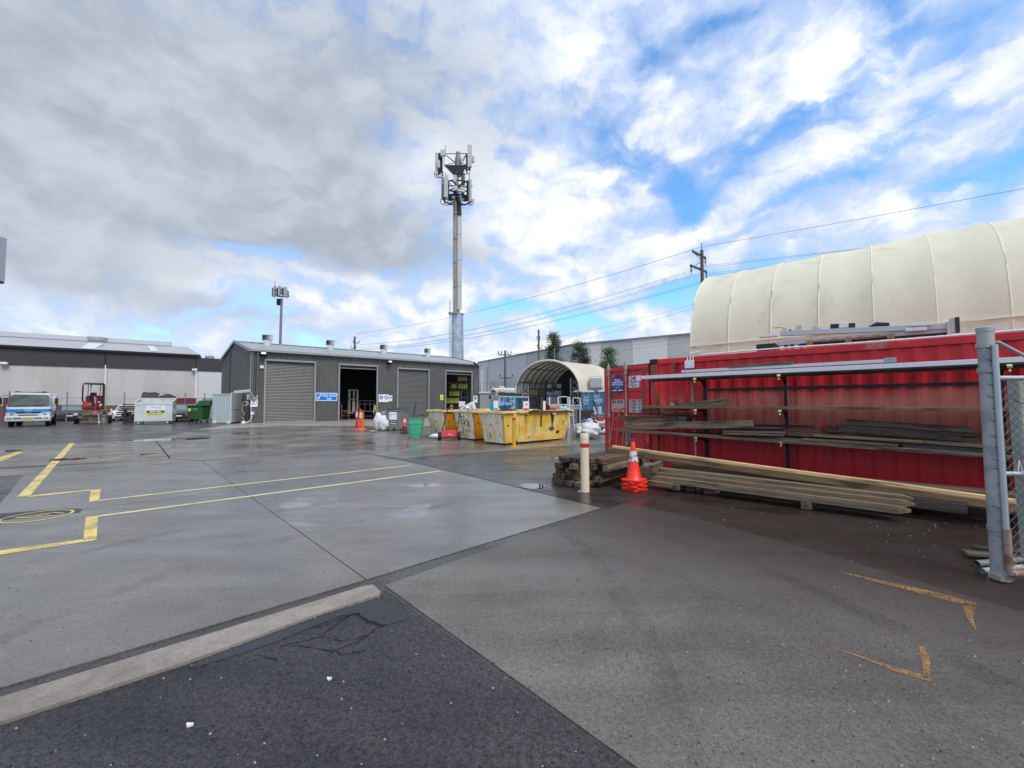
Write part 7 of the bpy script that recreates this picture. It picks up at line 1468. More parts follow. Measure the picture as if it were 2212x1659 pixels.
p = G(150, 912); car(p * 1.07, facing(p) * .9, 'black car parked between truck and excavator trailer', M('car_black', (.03, .032, .036), .2, coat=.6), 1.12)
p = G(263, 911); car(p * 1.05, facing(p) * .72, 'white hatchback half hidden behind the cardboard bin', carw, 1.12)
p = G(386, 912); car(p * 1.03, facing(p) * .75, 'dark grey car between the steel bin and green bin', M('car_charcoal', (.045, .045, .05), .25, coat=.5), 1.15)

# excavator on its trailer
p = G(199, 915); rz = facing(p) * .92; TS = 1.14
tr = thing('plant_trailer', 'muddy galvanised plant trailer carrying the red excavator', 'trailer', p, rz, None, TS); mud = M('mud_brown', (.13, .11, .08), .85, c2=(.20, .18, .15), sc=5, var=.25)
MB().box(-.72, .72, .1, 3.0, .48, .54).build('deck', mud, tr); 
for s_ in (-1, 1):
    MB().bar((s_ * .74, .05, .50), (s_ * .74, 3.1, .50), .06, .14).build('side_rail', mud, tr); f_ = MB().hexa([(s_ * .78, .55, .58), (s_ * 1.06, .55, .58), (s_ * 1.06, 1.9, .58), (s_ * .78, 1.9, .58)], [(s_ * .78, .62, .80), (s_ * 1.06, .62, .80), (s_ * 1.06, 1.83, .80), (s_ * .78, 1.83, .80)]).build('mudguard', M('guard_grey', (.32, .31, .31), .5, .3), tr, bev=.03)
    MB().box(s_ * .92 - .14, s_ * .92 + .14, .52, .56, .34, .60).build('mud_flap', blk, tr)
    for y in (.9, 1.55): wheel(tr, s_ * .80, y, .30, .30, .2, s_)
MB().bar((-.7, .02, .42), (.7, .02, .42), .08, .12).build('front_rail', mud, tr); MB().bar((-.55, -.1, .22), (.55, -.1, .22), .1, .1).build('lower_bar', mud, tr)
MB().bar((-.35, 0, .45), (.0, -1.1, .40), .07, .1).build('drawbar', mud, tr); MB().bar((.35, 0, .45), (.0, -1.1, .40), .07, .1).build('drawbar', mud, tr)
MB().tube((.34, -.75, .75), (.40, -.78, .12), .03, n=8).build('jockey_stand', M('jockey_cream', (.55, .52, .45), .5), tr); MB().tube((.36, -.78, .08), (.46, -.78, .08), .09, n=14).build('jockey_wheel', M('jockey_cream'), tr, smooth=True)
for i, (a, b) in enumerate((((-.5, .3, .6), (.5, -.05, .5)), ((-.2, -.1, .45), (.45, .1, .62)), ((-.6, .0, .5), (.1, .2, .64)))): MB().bar(a, b, .05, .05).build('chain_bar', mud, tr)
ex = thing('mini_excavator', 'red mini excavator with open canopy and folded boom on the trailer', 'excavator', p + Vector((0, 0, .60 * TS)), rz, None, TS); exr = M('excavator_red', (.50, .03, .025), .35, coat=.3, dirt=(.20, .03, .03), ds=3, dlo=.5, dhi=.7); exd = M('excavator_maroon', (.20, .012, .025), .4, coat=.3)
for s_ in (-1, 1):
    MB().loft([[(s_ * .36, y + .9, z) for y, z in rrect(1.5, .36, .16, 4)], [(s_ * .60, y + .9, z) for y, z in rrect(1.5, .36, .16, 4)]]).xf(Matrix.Translation((0, 0, .20))).build('track', M('track_rubber', (.05, .045, .038), .8, c2=(.13, .115, .09), sc=6), ex)
    MB().path([(s_ * .48 + .26 * math.cos(t), .0, .16 + .27 * math.sin(t)) for t in [i * math.pi / 8 for i in range(9)]], .022, 6).build('tie_loop', mud, ex)
MB().box(-.35, .35, .3, 1.5, .2, .40).build('undercarriage', mud, ex)
MB().loft([ring(.52, .35, 1.75, .42, .15), ring(.55, .3, 1.85, .60, .18), ring(.52, .32, 1.8, .72, .15)]).build('turntable_body', exd, ex, smooth=True)
MB().loft([[(x - .36, y + .62, z) for x, y in rrect(w_, .55, .1, 3)] for z, w_ in ((.58, .44), (.66, .50), (.95, .46), (1.02, .36))]).build('front_cowl', exr, ex, smooth=True)
MB().box(.05, .50, .5, 1.0, .55, .95).build('control_pod', exd, ex, bev=.05); MB().box(-.5, .5, 1.2, 1.85, .6, 1.5).build('engine_cover', exd, ex, bev=.08)
MB().loft([[(x - .08, y + .95, z) for x, y in rrect(.46, .46, .08, 3)] for z in (.98, 1.12)]).build('seat', blk, ex); MB().loft([[(x - .08, y + 1.18, z) for x, y in rrect(w_, .14, .05, 3)] for z, w_ in ((1.10, .46), (1.45, .44), (1.62, .32))]).build('seat_back', blk, ex); MB().box(-.22, .06, 1.1, 1.2, 1.6, 1.74).build('headrest', blk, ex, bev=.03)
cz = 2.36
for x in (-.57, -.26): pass
MB().path([(-.56, .35, 1.05), (-.58, .30, 1.25), (-.58, .30, cz - .08), (-.52, .30, cz), (.42, .30, cz), (.50, .30, cz - .08), (.50, .30, .75)], .045, 8).build('canopy_frame', blk, ex, smooth=True)
MB().path([(-.56, .35, 1.05), (-.35, .4, .92), (.0, .45, .92)], .042, 8).build('grab_rail', blk, ex, smooth=True); MB().path([(-.24, 1.5, .9), (-.24, 1.5, cz), (.50, 1.5, cz), (.50, 1.5, .8)], .04, 8).build('canopy_frame', blk, ex, smooth=True)
MB().tube((-.30, .3, cz), (-.30, .3, 1.0), .022, n=8).build('canopy_post', blk, ex); MB().tube((.36, .3, cz), (.30, .3, 1.1), .022, n=8).build('canopy_post', blk, ex)
MB().box(-.56, .52, .28, 1.55, cz, cz + .09).build('canopy_roof', blk, ex, bev=.015); MB().box(-.38, -.28, .4, .5, cz + .05, cz + .12).build('work_lamp', blk, ex); MB().box(.50, .56, .5, 1.5, .5, 2.25).build('rear_guard', M('guard_dark', (.06, .055, .06), .5), ex)
bm = MB(); bm.bar((.12, .25, .62), (.10, -.05, 1.42), .16, .16); bm.bar((.10, -.05, 1.42), (.18, -.30, 1.12), .13, .13); bm.build('boom', exd, ex, bev=.02); MB().bar((.18, -.28, 1.20), (.15, -.28, .30), .15, .15).build('dipper_arm', exd, ex, bev=.02); MB().bar((.10, -.35, 1.35), (.14, -.40, .9), .05, .05).build('hydraulic_ram', M('ram_pink', (.60, .32, .34), .3), ex)
MB().hexa([(-.02, -.45, .05), (.32, -.45, .05), (.32, -.15, .0), (-.02, -.15, .0)], [(.0, -.35, .36), (.30, -.35, .36), (.30, -.1, .36), (.0, -.1, .36)]).build('bucket', exd, ex, bev=.02)
MB().box(-.55, .55, -.10, -.04, .02, .26).build('dozer_blade', mud, ex, bev=.01)
for (x, z, s_) in ((.22, .98, .09), (.32, .78, .10), (.30, .68, .08), (-.2, .82, .07)): MB().box(x, x + s_ * 1.6, .26, .28, z, z + s_ * .7).build('decal', sign_w, ex)
MB().box(.50, .66, .9, 1.1, .35, .75).build('fuel_can', M('can_yellow', (.55, .33, .04), .5), ex, bev=.02)

# ------------------------------------------------------------------ far bins, pallets and containers
p = G(289.5, 917.3); p = D(289.5, 910.6, p.y); p.z = 0; sk = thing('cardboard_bin', 'large galvanised waste bin with white company plate and yellow strip', 'waste bin', p, rad(28))
gsk = M('bin_galvanised', (.62, .65, .64), .45, .12, c2=(.50, .54, .53), sc=1.6, lo=.35, hi=.65, var=.08); W_, D_ = 2.38, 1.25; h0, h1, h2 = .24, 1.55, 2.05
MB().box(0, W_, 0, .05, h0, h1).build('front_panel', gsk, sk, bev=.01); MB().box(-.02, W_ + .02, -.03, .06, h1, h1 + .12).build('front_lip', gsk, sk, bev=.02); MB().box(-.02, W_ + .02, -.02, .05, h1 + .12, h1 + .22).build('front_lip', gsk, sk, bev=.01)
for x in (0, W_ - .04): MB().ext([(x, .0, h0), (x, D_, h0), (x, D_, h2), (x, .05, h1 + .2)], (.04, 0, 0)).build('side_panel', gsk, sk); MB().bar((x + .02, .0, h1 + .22), (x + .02, D_, h2 + .04), .08, .08).build('side_rim', gsk, sk)
MB().box(0, W_, D_ - .05, D_, h0, h2).build('rear_panel', gsk, sk); MB().box(-.03, W_ + .03, D_ - .06, D_ + .04, h2, h2 + .08).build('rear_rim', gsk, sk); MB().box(.02, W_ - .02, .02, D_ - .02, h0, h0 + .04).build('bin_floor', gsk, sk)
for x in (-.16, W_ + .02): MB().bar((x + .07, .1, .95), (x + .07, 1.0, .95), .14, .24).build('fork_pocket', gsk, sk); MB().box(x + .03, x + .11, .09, .1, .88, 1.02).build('pocket_hole', ink, sk)
for x in (.25, W_ - .3):
    for y in (.1, D_ - .15): w_ = MB().tube((x - .04, y, .1), (x + .04, y, .1), .10, n=14).build('caster', M('caster_cream', (.5, .5, .48), .5), sk, smooth=True); MB().box(x - .05, x + .05, y - .05, y + .05, .16, .25).build('caster_fork', galv_d, w_)
cx = W_ * .55; F_ = lambda x, z, o_=0: frame((x, -.006 - o_, z), (1, 0, 0), Z)
flatpoly(rrect(1.15, .38, .01), .003, F_(cx, 1.32)).build('company_plate', sign_w, sk); text('J J Richards', .22, M('print_blue_grey'), sk, F_(cx, 1.37, .005), sx=.85); text('& Sons Pty Ltd', .075, M('print_blue_grey'), sk, F_(cx + .2, 1.24, .005))
flatpoly(rrect(1.12, .19, .01), .003, F_(cx, 1.00)).build('phone_plate', M('plate_slate', (.06, .08, .085), .5), sk); text('9832 4022', .17, sign_w, sk, F_(cx, 1.0, .005), bold=.006); flatpoly(rrect(1.22, .16, .01), .003, F_(cx - .02, .79)).build('yellow_strip', M('strip_yellow', (.80, .78, .08), .4), sk); text('CARDBOARD ONLY', .125, M('strip_olive', (.12, .10, .01), .5), sk, F_(cx - .02, .79, .005), bold=.004, sx=.95)
O2 = Matrix.Translation(p) @ Matrix.Rotation(rad(28), 4, 'Z')
for (x0, x1, z0, hz_, lb, sd) in ((.05, 1.15, h2 + .08, .48, 'black crumpled lid flap raised over the steel bin', 1), (1.15, 2.3, h2 + .08, .34, 'second black lid flap lying lower on the steel bin', 2)):
    r = random.Random(sd); n = 9; lo = [(x0 + (x1 - x0) * i / n, D_ - .05, z0 - .05) for i in range(n + 1)]; hi = [(x0 + (x1 - x0) * i / n + .03, D_ + .25, z0 + hz_ * (1 if sd == 1 else math.sin(.3 + 2.6 * i / n)) + r.uniform(-.05, .06)) for i in range(n + 1)]
    mb = MB(); mb.add(lo + hi + [(a, b + .05, c - .01) for a, b, c in lo + hi], [(i, i + 1, n + 2 + i, n + 1 + i) for i in range(n)] + [(2 * n + 2 + i, 2 * n + 3 + i, 3 * n + 4 + i, 3 * n + 3 + i) for i in range(n)]); o = mb.build('lid_flap', M('lid_black', (.025, .023, .022), .7), sk, label=lb)
# pallet stack and old posts behind
p = G(271, 914) * 1.02; p.z = 0
for i in range(5):
    z = .85 + i * .17; ln_ = ('lowest', 'second', 'third', 'fourth', 'topmost')[i]; t = thing('old_pallet', '%s crooked pallet in the pile beside the steel bin' % ln_, 'pallet', p + Vector((-.15 + .16 * (i % 3), .1 * i, z)), rad(20 + 6 * (i % 3 - 1)), 'crooked pallets beside the steel bin')
    mm = (wd, wm, wb, wd, wsl)[i]
    for y in (0, .35, .7): MB().box(-.6, .6, y, y + .1, 0, .1).build('stringer', mm, t)
    for k_ in range(5): MB().box(-.6 + k_ * .27, -.48 + k_ * .27, -.02, .82, .105, .125).build('deck_board', mm, t)
MB_ = put('rubbish_heap', 'dark heap of posts and scrap under the pallet pile', 'scrap heap', p, MB().box(-.25, -.05, 0, .2, 0, 1.2).box(.0, .2, .1, .3, 0, .9).box(-.5, .5, .1, .9, .55, .82).box(.25, .45, 0, .3, 0, .8), M('scrap_dark', (.045, .035, .035), .8))
MB_.data.materials[0] = M('scrap_dark'); MB_['kind'] = 'stuff'
# green plastic bin
p = G(402, 913.5); grn = M('bin_green', (.025, .11, .028), .4, var=.05); gb2 = thing('wheeled_bin', 'green four wheeled plastic bin with yellow sticker and open lid', 'waste bin', p); w_ = (434.5 - 402) * p.y / 890; z0, z1 = .27, 1.42
MB().hexa([(.12, .08, z0), (w_ - .02, .08, z0), (w_ - .02, 1.0, z0), (.12, 1.0, z0)], [(0, 0, z1), (w_ + .03, 0, z1), (w_ + .03, 1.1, z1), (0, 1.1, z1)]).build('bin_body', grn, gb2, bev=.05); MB().box(-.07, w_ + .10, -.07, 1.15, z1, z1 + .09).build('bin_rim', grn, gb2, bev=.03)
MB().hexa([(.1, .8, z1 + .09), (w_ + .05, .8, z1 + .09), (w_ + .05, 1.1, z1 + .09), (.1, 1.1, z1 + .09)], [(.35, .95, z1 + .5), (w_ + .1, .95, z1 + .52), (w_ + .1, 1.3, z1 + .52), (.35, 1.3, z1 + .5)]).build('open_lid', M('lid_green_dark', (.02, .06, .03), .5), gb2, bev=.02)
for x in (.2, w_ - .15):
    for y in (.15, .9): MB().tube((x - .03, y, .1), (x + .03, y, .1), .10, n=14).build('caster', rub, gb2, smooth=True)
for y in (.2, .9): MB().tube((w_ + .06, y, 1.2), (w_ + .12, y, 1.2), .05, n=10).build('lift_trunnion', grn, gb2)
MB().box(.16, .36, -.0, .02, 1.0, 1.24).build('yellow_sticker', M('sticker_cream', (.72, .74, .40), .5), gb2); text('waste', .12, M('print_mint', (.50, .70, .50), .5), gb2, frame((.75, -.005, 1.22), (1, 0, 0), (0, -.07, 1)), sx=1.3); text('recycling', .09, M('print_mint'), gb2, frame((.72, .005, 1.1), (1, 0, 0), (0, -.07, 1)), sx=1.2)
# red containers beyond the fence
for (u0, u1, vt, lb) in ((378, 422, 859.2, 'dark red container roof showing behind the bins'), (6, 24, 858.0, 'dark red container end beside the striped truck')):
    a = WW(u0, 880, 3.0); a.z = 0; zt_ = D(u0, vt, a.y).z; b = WW(u1, 880, 3.0); b.z = 0; t = thing('red_container', lb, 'shipping container', a); e_ = b - a
    corr(mb := MB(), Vector((0, 0, 0)), e_, zt_ - .1, wnrm, .3, .04); mb.build('corrugated_side', M('maroon_box', (.16, .02, .03), .6), t); MB().hexa([Vector((0, 0, 0)) - wnrm * .05, e_ - wnrm * .05, e_ - wnrm * 2, -wnrm * 2], [q + Z * zt_ for q in (-wnrm * .05, e_ - wnrm * .05, e_ - wnrm * 2, -wnrm * 2)]).build('box_shell', M('maroon_box'), t); MB().bar(Z * (zt_ - .05), e_ + Z * (zt_ - .05), .12, .1).build('top_rail', M('maroon_box'), t)
# panel on a tall post just inside the frame edge
bp = D(-40, 700, 26); bp.z = 0; t = thing('elevated_sign_box', 'grey louvred sign box high up at the picture edge', 'sign box', bp); p, q = D(-160, 608, 26) - bp, D(5.5, 512, 26) - bp
MB().box(p.x, q.x, -.2, .25, p.z, q.z).build('sign_box', M('louvre_grey', (.36, .37, .40), .5), t, bev=.02); MB().tube((-.9, .1, 0), (-.9, .1, p.z), .15, n=12).build('support_post', galv_d, t)
for i in range(9): z = p.z + (q.z - p.z) * (i + .5) / 9; MB().box(p.x, q.x + .02, -.24, -.2, z - .10, z + .04).build('louvre_slat', M('louvre_light', (.48, .49, .52), .5), t)
MB().box(q.x - .5, q.x + .01, -.15, .2, p.z - .12, p.z).build('bottom_bracket', blk, t)

# ------------------------------------------------------------------ stored goods around the shelter
def crate(name, lb, cat, u0, u1, v0, v1, Y, m, dp=.8, bev=.02, ground=False):
    p, q = D(u0, v1, Y), D(u1, v0, Y); z0 = 0 if ground else p.z; o = MB().box(0, q.x - p.x, 0, dp, 0, q.z - z0).build(name, m, None, bev=bev); o.location = (p.x, p.y, z0); return tag(o, lb, cat), q.x - p.x, q.z - z0
film = M('wrapped_film', (.34, .34, .34), .4, c2=(.25, .25, .26), sc=5, var=.2, bump=.3, bs=8); brn = M('bundle_straw', (.26, .19, .11), .8, c2=(.16, .12, .08), sc=8, var=.3)
lattice_m = galv_d
def lattice(lb, u0, u1, v0, v1, Y, m=galv_d):
    p, q = D(u0, v1, Y), D(u1, v0, Y); t = thing('lattice_frame', lb, 'rack frame', (p.x, Y, 0)); w_ = q.x - p.x; h_ = q.z
    for x in (0, w_): MB().bar((x, 0, 0), (x, 0, h_), .07).build('upright', m, t)
    n = 6
    for i in range(n): MB().bar((0, 0, h_ * i / n), (w_, 0, h_ * (i + 1) / n), .035).build('diagonal', m, t); MB().bar((w_, 0, h_ * i / n), (0, 0, h_ * (i + 1) / n), .035).build('diagonal', m, t)
    return t
lattice('tall grey lattice rack frame by the blue container with cages', 1233, 1248, 817, 886, 35.5, M('lattice_pale', (.45, .45, .44), .5)); lattice('grey lattice rack frame at the near side of the shelter mouth', 1128, 1141, 830, 880, 37.5)
t = thing('storage_rack', 'dark double deck rack inside the shelter holding wrapped goods', 'storage rack', D(1140, 880, 39.5)); t.location.z = 0; O_ = t.location.copy(); rx_ = lambda u: D(u, 850, 39.5).x - O_.x; rz2 = lambda v: D(1180, v, 39.5).z
for u in (1141, 1180, 1215.5): MB().bar((rx_(u), 0, 0), (rx_(u), 0, rz2(820)), .1).build('upright', blkm, t); MB().bar((rx_(u), 1, 0), (rx_(u), 1, rz2(820)), .1).build('upright', blkm, t)
for v in (839, 855.5): MB().box(rx_(1141), rx_(1215.5), -.02, 1.1, rz2(v) - .12, rz2(v)).build('shelf', blkm, t)
crate('wrapped_bundle', 'straw brown strapped bundle on the shelter rack', 'bundle', 1142, 1163, 838.5, 854.5, 39.5, brn, .9, .06); crate('crate', 'brown timber crate beside the straw bundle on the rack', 'crate', 1164, 1179, 840, 854.5, 39.5, wb, .9)
for (a, lb) in (((1181, 1196, 847, 855.3), 'film wrapped grey load, first on the lower shelf'), ((1197, 1213, 843.5, 855.3), 'taller film wrapped grey load on the lower shelf'), ((1182, 1192, 830, 838.7), 'pale small box on the top shelf of the rack'), ((1193, 1202, 827.5, 838.7), 'brown box in the middle of the top shelf'), ((1203, 1213, 829, 838.7), 'slanted grey box at the top shelf end')):
    crate('wrapped_load', lb, 'wrapped goods', *a, 39.4, film if 'brown' not in lb else wb, .8, .05)
crate('wrapped_load', 'big film wrapped pallet load standing on the ground at the shelter mouth', 'wrapped goods', 1181, 1214, 857, 880, 38.6, film, 1.2, .08, True)
crate('machine_crate', 'black machinery crate under the straw bundle', 'crate', 1144, 1178, 857, 884, 39.0, M('crate_black', (.03, .028, .03), .7), 1.0, .03, True)
o, w_, h_ = crate('crate_stack', 'stack of black slatted crates in front of the blue container', 'crate stack', 1248, 1283, 886, 914, 30.5, M('crate_dark', (.025, .022, .024), .7), 1.2, .0, True)
for i in range(8): MB().box(-.02, w_ + .02, -.03, .0, h_ * i / 8 + .02, h_ * i / 8 + .07).build('slat', M('slat_maroon', (.07, .04, .045), .7), o)
o, w_, h_ = crate('cooling_unit', 'grey louvred unit between the skip end and crate stack', 'louvred unit', 1232, 1246.5, 884, 908, 29.5, M('louvre_dark', (.10, .10, .10), .6), .6, .0, True)
for i in range(9): MB().box(0, w_, -.04, .0, h_ * i / 9 + .02, h_ * i / 9 + .06).build('louvre', M('louvre_mid', (.26, .26, .26), .5), o)
# intermediate bulk container on the blue roof
p = D(1273, 841.5, 34.6); q = D(1301, 814, 34.6); t = thing('caged_tank', 'white caged liquid tank standing on the blue container roof', 'caged tank', p, rad(-10)); w_, h_ = q.x - p.x, q.z - p.z
MB().box(.05, w_ - .05, .05, 1.0, .14, h_ - .05).build('tank', M('tank_white', (.66, .67, .68), .4, var=.04), t, bev=.06); MB().box(0, w_, 0, 1.05, 0, .12).build('pallet_base', galv_d, t)
for i in range(7): x = w_ * i / 6; MB().bar((x, 0, .1), (x, 0, h_), .022).build('cage_bar', galv, t)
for i in range(6): z = .15 + (h_ - .15) * i / 5; MB().bar((0, -.02, z), (w_, -.02, z), .022).build('cage_bar', galv, t)
# carts, ladder and bag near the big skip
bgp = G(1272, 948); o = put('bulk_bag', 'big crumpled white bulk bag with blue straps by the skip end', 'bulk bag', bgp, lump(.50, .42, .36, 12, .35, 26, 18), sackm, smooth=True)
MB().loft([[(x * 1.0 + .05, y, z) for x, y in rrect(.34 - .1 * i, .3, .05, 3)] for i, z in enumerate((.55, .75, .86))]).jitter(.02, 3).build('gathered_neck', sackm, o, smooth=True)
MB().path([(-.3, -.15, .74), (-.2, -.2, .82), (0, -.15, .78), (.15, -.1, .92), (.1, -.1, .99)], .028, 6).build('strap', M('strap_blue', (.10, .25, .55), .5), o, smooth=True); MB().path([(-.35, -.1, .70), (-.25, -.18, .86), (-.1, -.18, .80)], .02, 6).build('strap', M('strap_blue'), o, smooth=True)
put('bulk_bag', 'grey printed white bag slumped at the foot of the bulk bag', 'bulk bag', G(1250, 944) + Vector((.05, .1, 0)), lump(.30, .3, .30, 15, .25), M('sack_grey_print', (.50, .50, .50), .7, c2=(.30, .30, .30), sc=14, st=(1, 1, 3)), smooth=True)
lp = G(1235, 948); t = thing('step_ladder', 'folded aluminium step ladder standing at the end of the biggest skip', 'ladder', lp, rad(6))
for x in (-.12, .14): MB().bar((x * 1.25, -.0, 0), (x * .8, .18, 1.02), .05, .03).build('stile', silver, t); MB().bar((x * 1.25, .45, 0), (x * .8, .24, 1.02), .04, .03).build('rear_leg', silver, t)
for i in range(4): MB().bar((-.12, .03 + .04 * i, .2 + .22 * i), (.13, .03 + .04 * i, .2 + .22 * i), .08, .025).build('tread', silver, t)
MB().lathe([(.13, 0), (.12, .05)], n=12).xf(Matrix.Translation((0, .2, 1.0))).build('top_cap', silver, t)
for i, (u, v, r, L_, lb) in enumerate(((1284, 921, .15, .9, 'pinkish plastic pipe end beside the red door'), (1290, 930, .13, .8, 'lower white plastic pipe end beside the red door'))):
    p = G(u, v + 8); p.z = r + (.28 if i == 0 else 0); o = MB().tube((0, 0, 0), (L_, .25, 0), r, n=20, cap=False).build('plastic_pipe', M('pipe_pinkwhite', (.60, .50, .48), .5), None, smooth=True); o.location = p; tag(o, lb, 'pipe'); MB().tube((.02, 0, 0), (L_, .25, 0), r * .85, n=20).build('pipe_bore', ink, o)
put('scrap_heap', 'dark oily scrap heap behind the bulk bag', 'scrap heap', G(1281, 944) + Vector((0, .8, 0)), lump(.55, .5, .30, 21, .5, 22, 14), M('scrap_oily', (.035, .033, .033), .5), smooth=True)
t = thing('portable_generator', 'small red and black engine unit beside the door edge', 'generator', D(1297, 915, 21)); t.location.z = .62
MB().box(-.15, .20, 0, .35, 0, .26).build('engine', M('engine_red', (.34, .06, .05), .5), t, bev=.04); MB().path([(-.45, 0, -.6), (-.45, 0, .3), (-.38, 0, .36), (.2, 0, .36)], .022, 6).build('frame_tube', galv_d, t, smooth=True); MB().box(-.4, -.15, .05, .4, -.6, .0).build('tank', blk, t, bev=.03); MB().bar((-.12, 0, .36), (-.32, .1, 1.05), .05).build('lever', blk, t)
MB().box(-.4, .2, .0, .4, -.62, -.58).build('base', blk, t)
for i, (u0, v0, w_, lb) in enumerate(((1187, 866, 2.0, 'white pipe rack frame behind the biggest skip'), (1226, 868, 1.3, 'second white pipe frame loaded with a blue sheet'))):
    p = D(u0, v0, 26.0 + i); t = thing('pipe_trolley', lb, 'trolley', (p.x, p.y, 0)); z = p.z + .25
    for x in (0, .55 * w_ / 2, w_ * .62): MB().tube((x, 0, 0), (x, 0, z), .04, n=8).build('pipe', wht if i == 0 else M('pipe_pale', (.45, .48, .48), .5), t, smooth=True)
    MB().path([(w_ * .3, 0, z), (w_ * .55, 0, z), (w_ * .62, 0, z - .1), (w_ * .7, 0, z - .8)], .035, 8).build('bent_pipe', M('pipe_pale', (.45, .48, .48), .5), t, smooth=True); MB().tube((0, 0, z - .5), (w_ * .62, 0, z - .5), .035, n=8).build('crossbar', M('pipe_pale'), t)
    MB().box(.05, w_ * .6, .05, .8, z - .75, z - .58).build('load', film if i == 0 else M('sheet_teal', (.35, .45, .47), .5), t, bev=.03)
# site hut, vehicle roof and junk between shed and shelter
t = thing('site_cabinet', 'grey steel site hut with flat lid beside the shed corner', 'hut', D(1036.5, 885, 40)); t.location.z = 0; w_ = (1069 - 1036.5) * 40 / 890; h_ = D(1040, 850, 40).z
MB().box(0, w_, 0, 2, 0, h_).build('hut_wall', M('hut_grey', (.30, .31, .29), .5, c2=(.26, .27, .255)), t); MB().box(-.1, w_ + .1, -.12, 2.1, h_, h_ + .16).build('hut_lid', M('lid_pale', (.52, .53, .50), .5), t, bev=.03)
for x in (.1, .75): MB().box(x, x + .5, -.02, .0, .3, h_ - .25).build('hut_door', M('hut_door', (.26, .27, .26), .5), t, bev=.01)
t = thing('caravan', 'cream caravan roof with hatch seen behind the grey hut', 'caravan', D(1060, 885, 46)); t.location.z = 0; cx_ = lambda u: (u - 1060) * 46 / 890; cz_ = lambda v: D(1085, v, 46).z
MB().box(cx_(1060), cx_(1117), 0, 2.4, .5, cz_(838)).build('caravan_body', M('caravan_cream', (.56, .56, .50), .5, var=.03), t, bev=.2); MB().box(cx_(1080), cx_(1091), -.6, 0, cz_(847.5), cz_(840)).build('awning_box', M('awning_cream', (.60, .60, .52), .5), t, bev=.05); MB().box(cx_(1078), cx_(1090), .3, 1.0, cz_(838), cz_(834)).build('roof_hatch', M('awning_cream'), t, bev=.05)
for x in (.8, 2.2): MB().tube((x, -.05, .35), (x, .2, .35), .35, n=16).build('wheel', rub, t)
t = thing('engine_hoist', 'grey scrap machine with mast standing beside the blue container', 'machine', D(1066, 885, 33)); t.location.z = 0; mx = lambda u: (u - 1066) * 33 / 890; mz = lambda v: D(1066, v, 33).z
MB().box(mx(1060), mx(1075), 0, .6, mz(866), mz(853)).build('machine_body', galv_d, t, bev=.03); MB().box(mx(1056), mx(1060), 0, .4, mz(862), mz(854)).build('side_box', blk, t); MB().tube((0, .2, mz(853)), (-.03, .2, mz(838)), .045, n=8).build('mast', galv, t); MB().lathe([(.28, 0), (.05, .25)], (0, .2, mz(848)), 10).build('cone_top', blkm, t); MB().lathe([(.06, 0), (.06, .1)], (-.03, .2, mz(838)), 8).build('mast_cap', wht, t)
for x in (-.15, .3): MB().bar((x, .3, 0), (x, .3, mz(865)), .07).build('leg', galv_d, t)
t = thing('pipe_barrier', 'long pale blue pipe rail in front of the blue container', 'rail', D(1080, 857, 31)); z = t.location.z
MB().tube((0, 0, 0), (2.15, 0, -.05), .035, n=8).build('top_pipe', M('pipe_paleblue', (.42, .54, .56), .5), t, smooth=True)
for x in (0, 1.1, 2.15): MB().tube((x, 0, 0), (x, 0, -z), .035, n=8).build('leg_pipe', M('pipe_paleblue'), t, smooth=True)
t = MB().box(-1.2, 1.4, 0, .8, 0, .2).build('roof_junk', M('junk_dark', (.05, .05, .05), .7), None, bev=.04); t.location = D(1100, 848, 41.5) ; t.location.z = 2.43; tag(t, 'dark folded tarpaulin on the far blue container roof', 'tarpaulin')
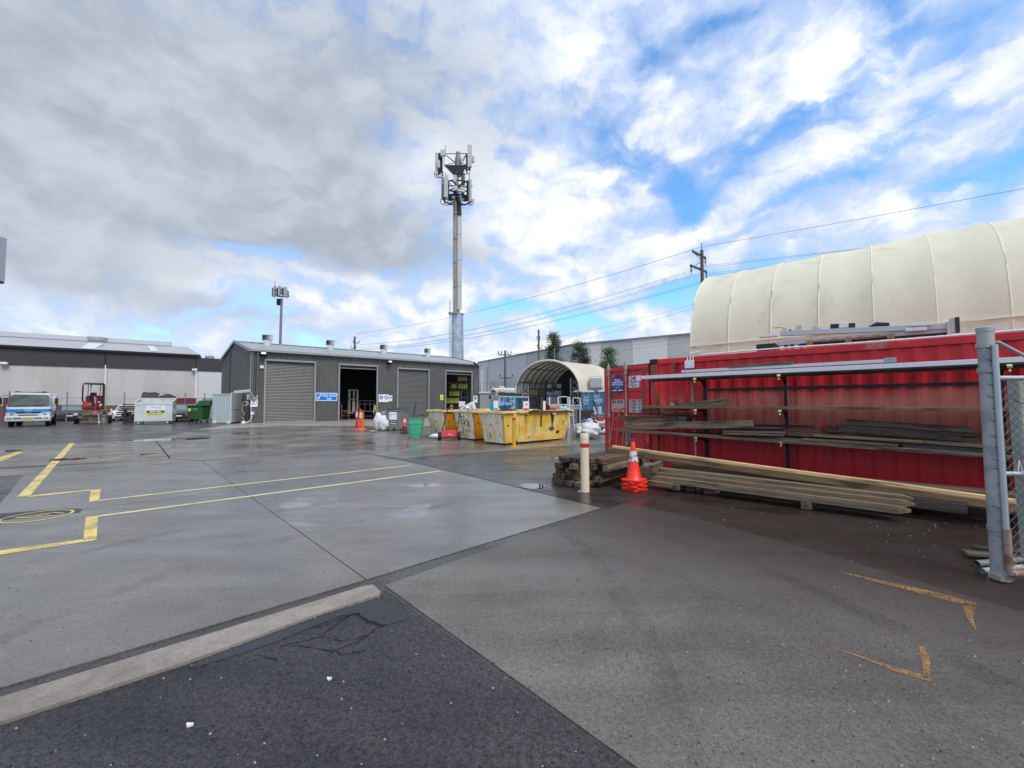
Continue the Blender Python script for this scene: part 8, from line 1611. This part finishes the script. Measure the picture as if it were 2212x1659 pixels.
t = MB().loft([[(x * 1.2, y, 0) for x, y in rrect(1.6, .6, .1)], [(x, y, .16) for x, y in rrect(1.4, .4, .1)]]).jitter(.04, 2).build('roof_junk', M('junk_pale', (.42, .41, .38), .7), None); t.location = D(1262, 842, 34.4); t.location.z = 2.43; tag(t, 'pale scrap sheeting on the near blue container roof', 'scrap')

# ------------------------------------------------------------------ red hand trolley leaning on the container door
hp = LF(1326, 985, .28) + C0; hp.z = 0; trm = M('trolley_bright', (.62, .07, .05), .45, dirt=(.35, .1, .08), ds=6); tX = frame((0, 0, 0), Z.cross(ln), Z); t = thing('hand_trolley', 'red tubular hand trolley leaning against the open container door', 'hand trolley', hp); top_ = 1.42
def tl(x, z, o_=0): return (tX @ Vector((x, z, o_ - .2 * z / top_)))
for x in (-.16, .02):
    pass
MB().path([tl(-.17, .12), tl(-.17, 1.30), tl(-.14, 1.38), tl(-.07, 1.42), tl(0, 1.38), tl(.03, 1.28), tl(.03, .12)], .016, 8).build('frame_tube', trm, t, smooth=True); MB().path([tl(.0, 1.2, -.05), tl(.03, 1.36, -.05), tl(.10, 1.42, -.05), tl(.17, 1.38, -.05), tl(.20, 1.28, -.05), tl(.20, .12, -.02)], .016, 8).build('frame_tube', trm, t, smooth=True)
for z in (.2, .42, .85, 1.12): MB().tube(tl(-.17, z), tl(.2, z), .013, n=8).build('crossbar', trm, t)
MB().bar(tl(-.2, .1), tl(.22, .1), .12, .02).build('toe_plate', trm, t); MB().tube(tl(.12, .15, .05), tl(.08, 1.2, .05), .014, n=8).build('dark_bar', M('bar_maroon', (.12, .03, .03), .6), t)
for x in (-.22, .26): MB().tube(tl(x - .03, .12, -.05), tl(x + .03, .12, -.05), .11, n=18).build('wheel', rub, t, smooth=True)
o = put('jerry_can', 'orange red jerry can on the ground behind the cones', 'jerry can', G(1350, 1030) + nb * .5, MB().hexa([(-.11, -.08, 0), (.11, -.08, 0), (.11, .08, 0), (-.11, .08, 0)], [(-.11, -.08, .27), (.11, -.08, .27), (.11, .08, .27), (-.11, .08, .27)]), M('can_red', (.60, .05, .02), .5), bev=.03); MB().path([(-.06, 0, .27), (-.05, 0, .33), (.05, 0, .33), (.06, 0, .27)], .014, 6).build('handle', M('can_red'), o)
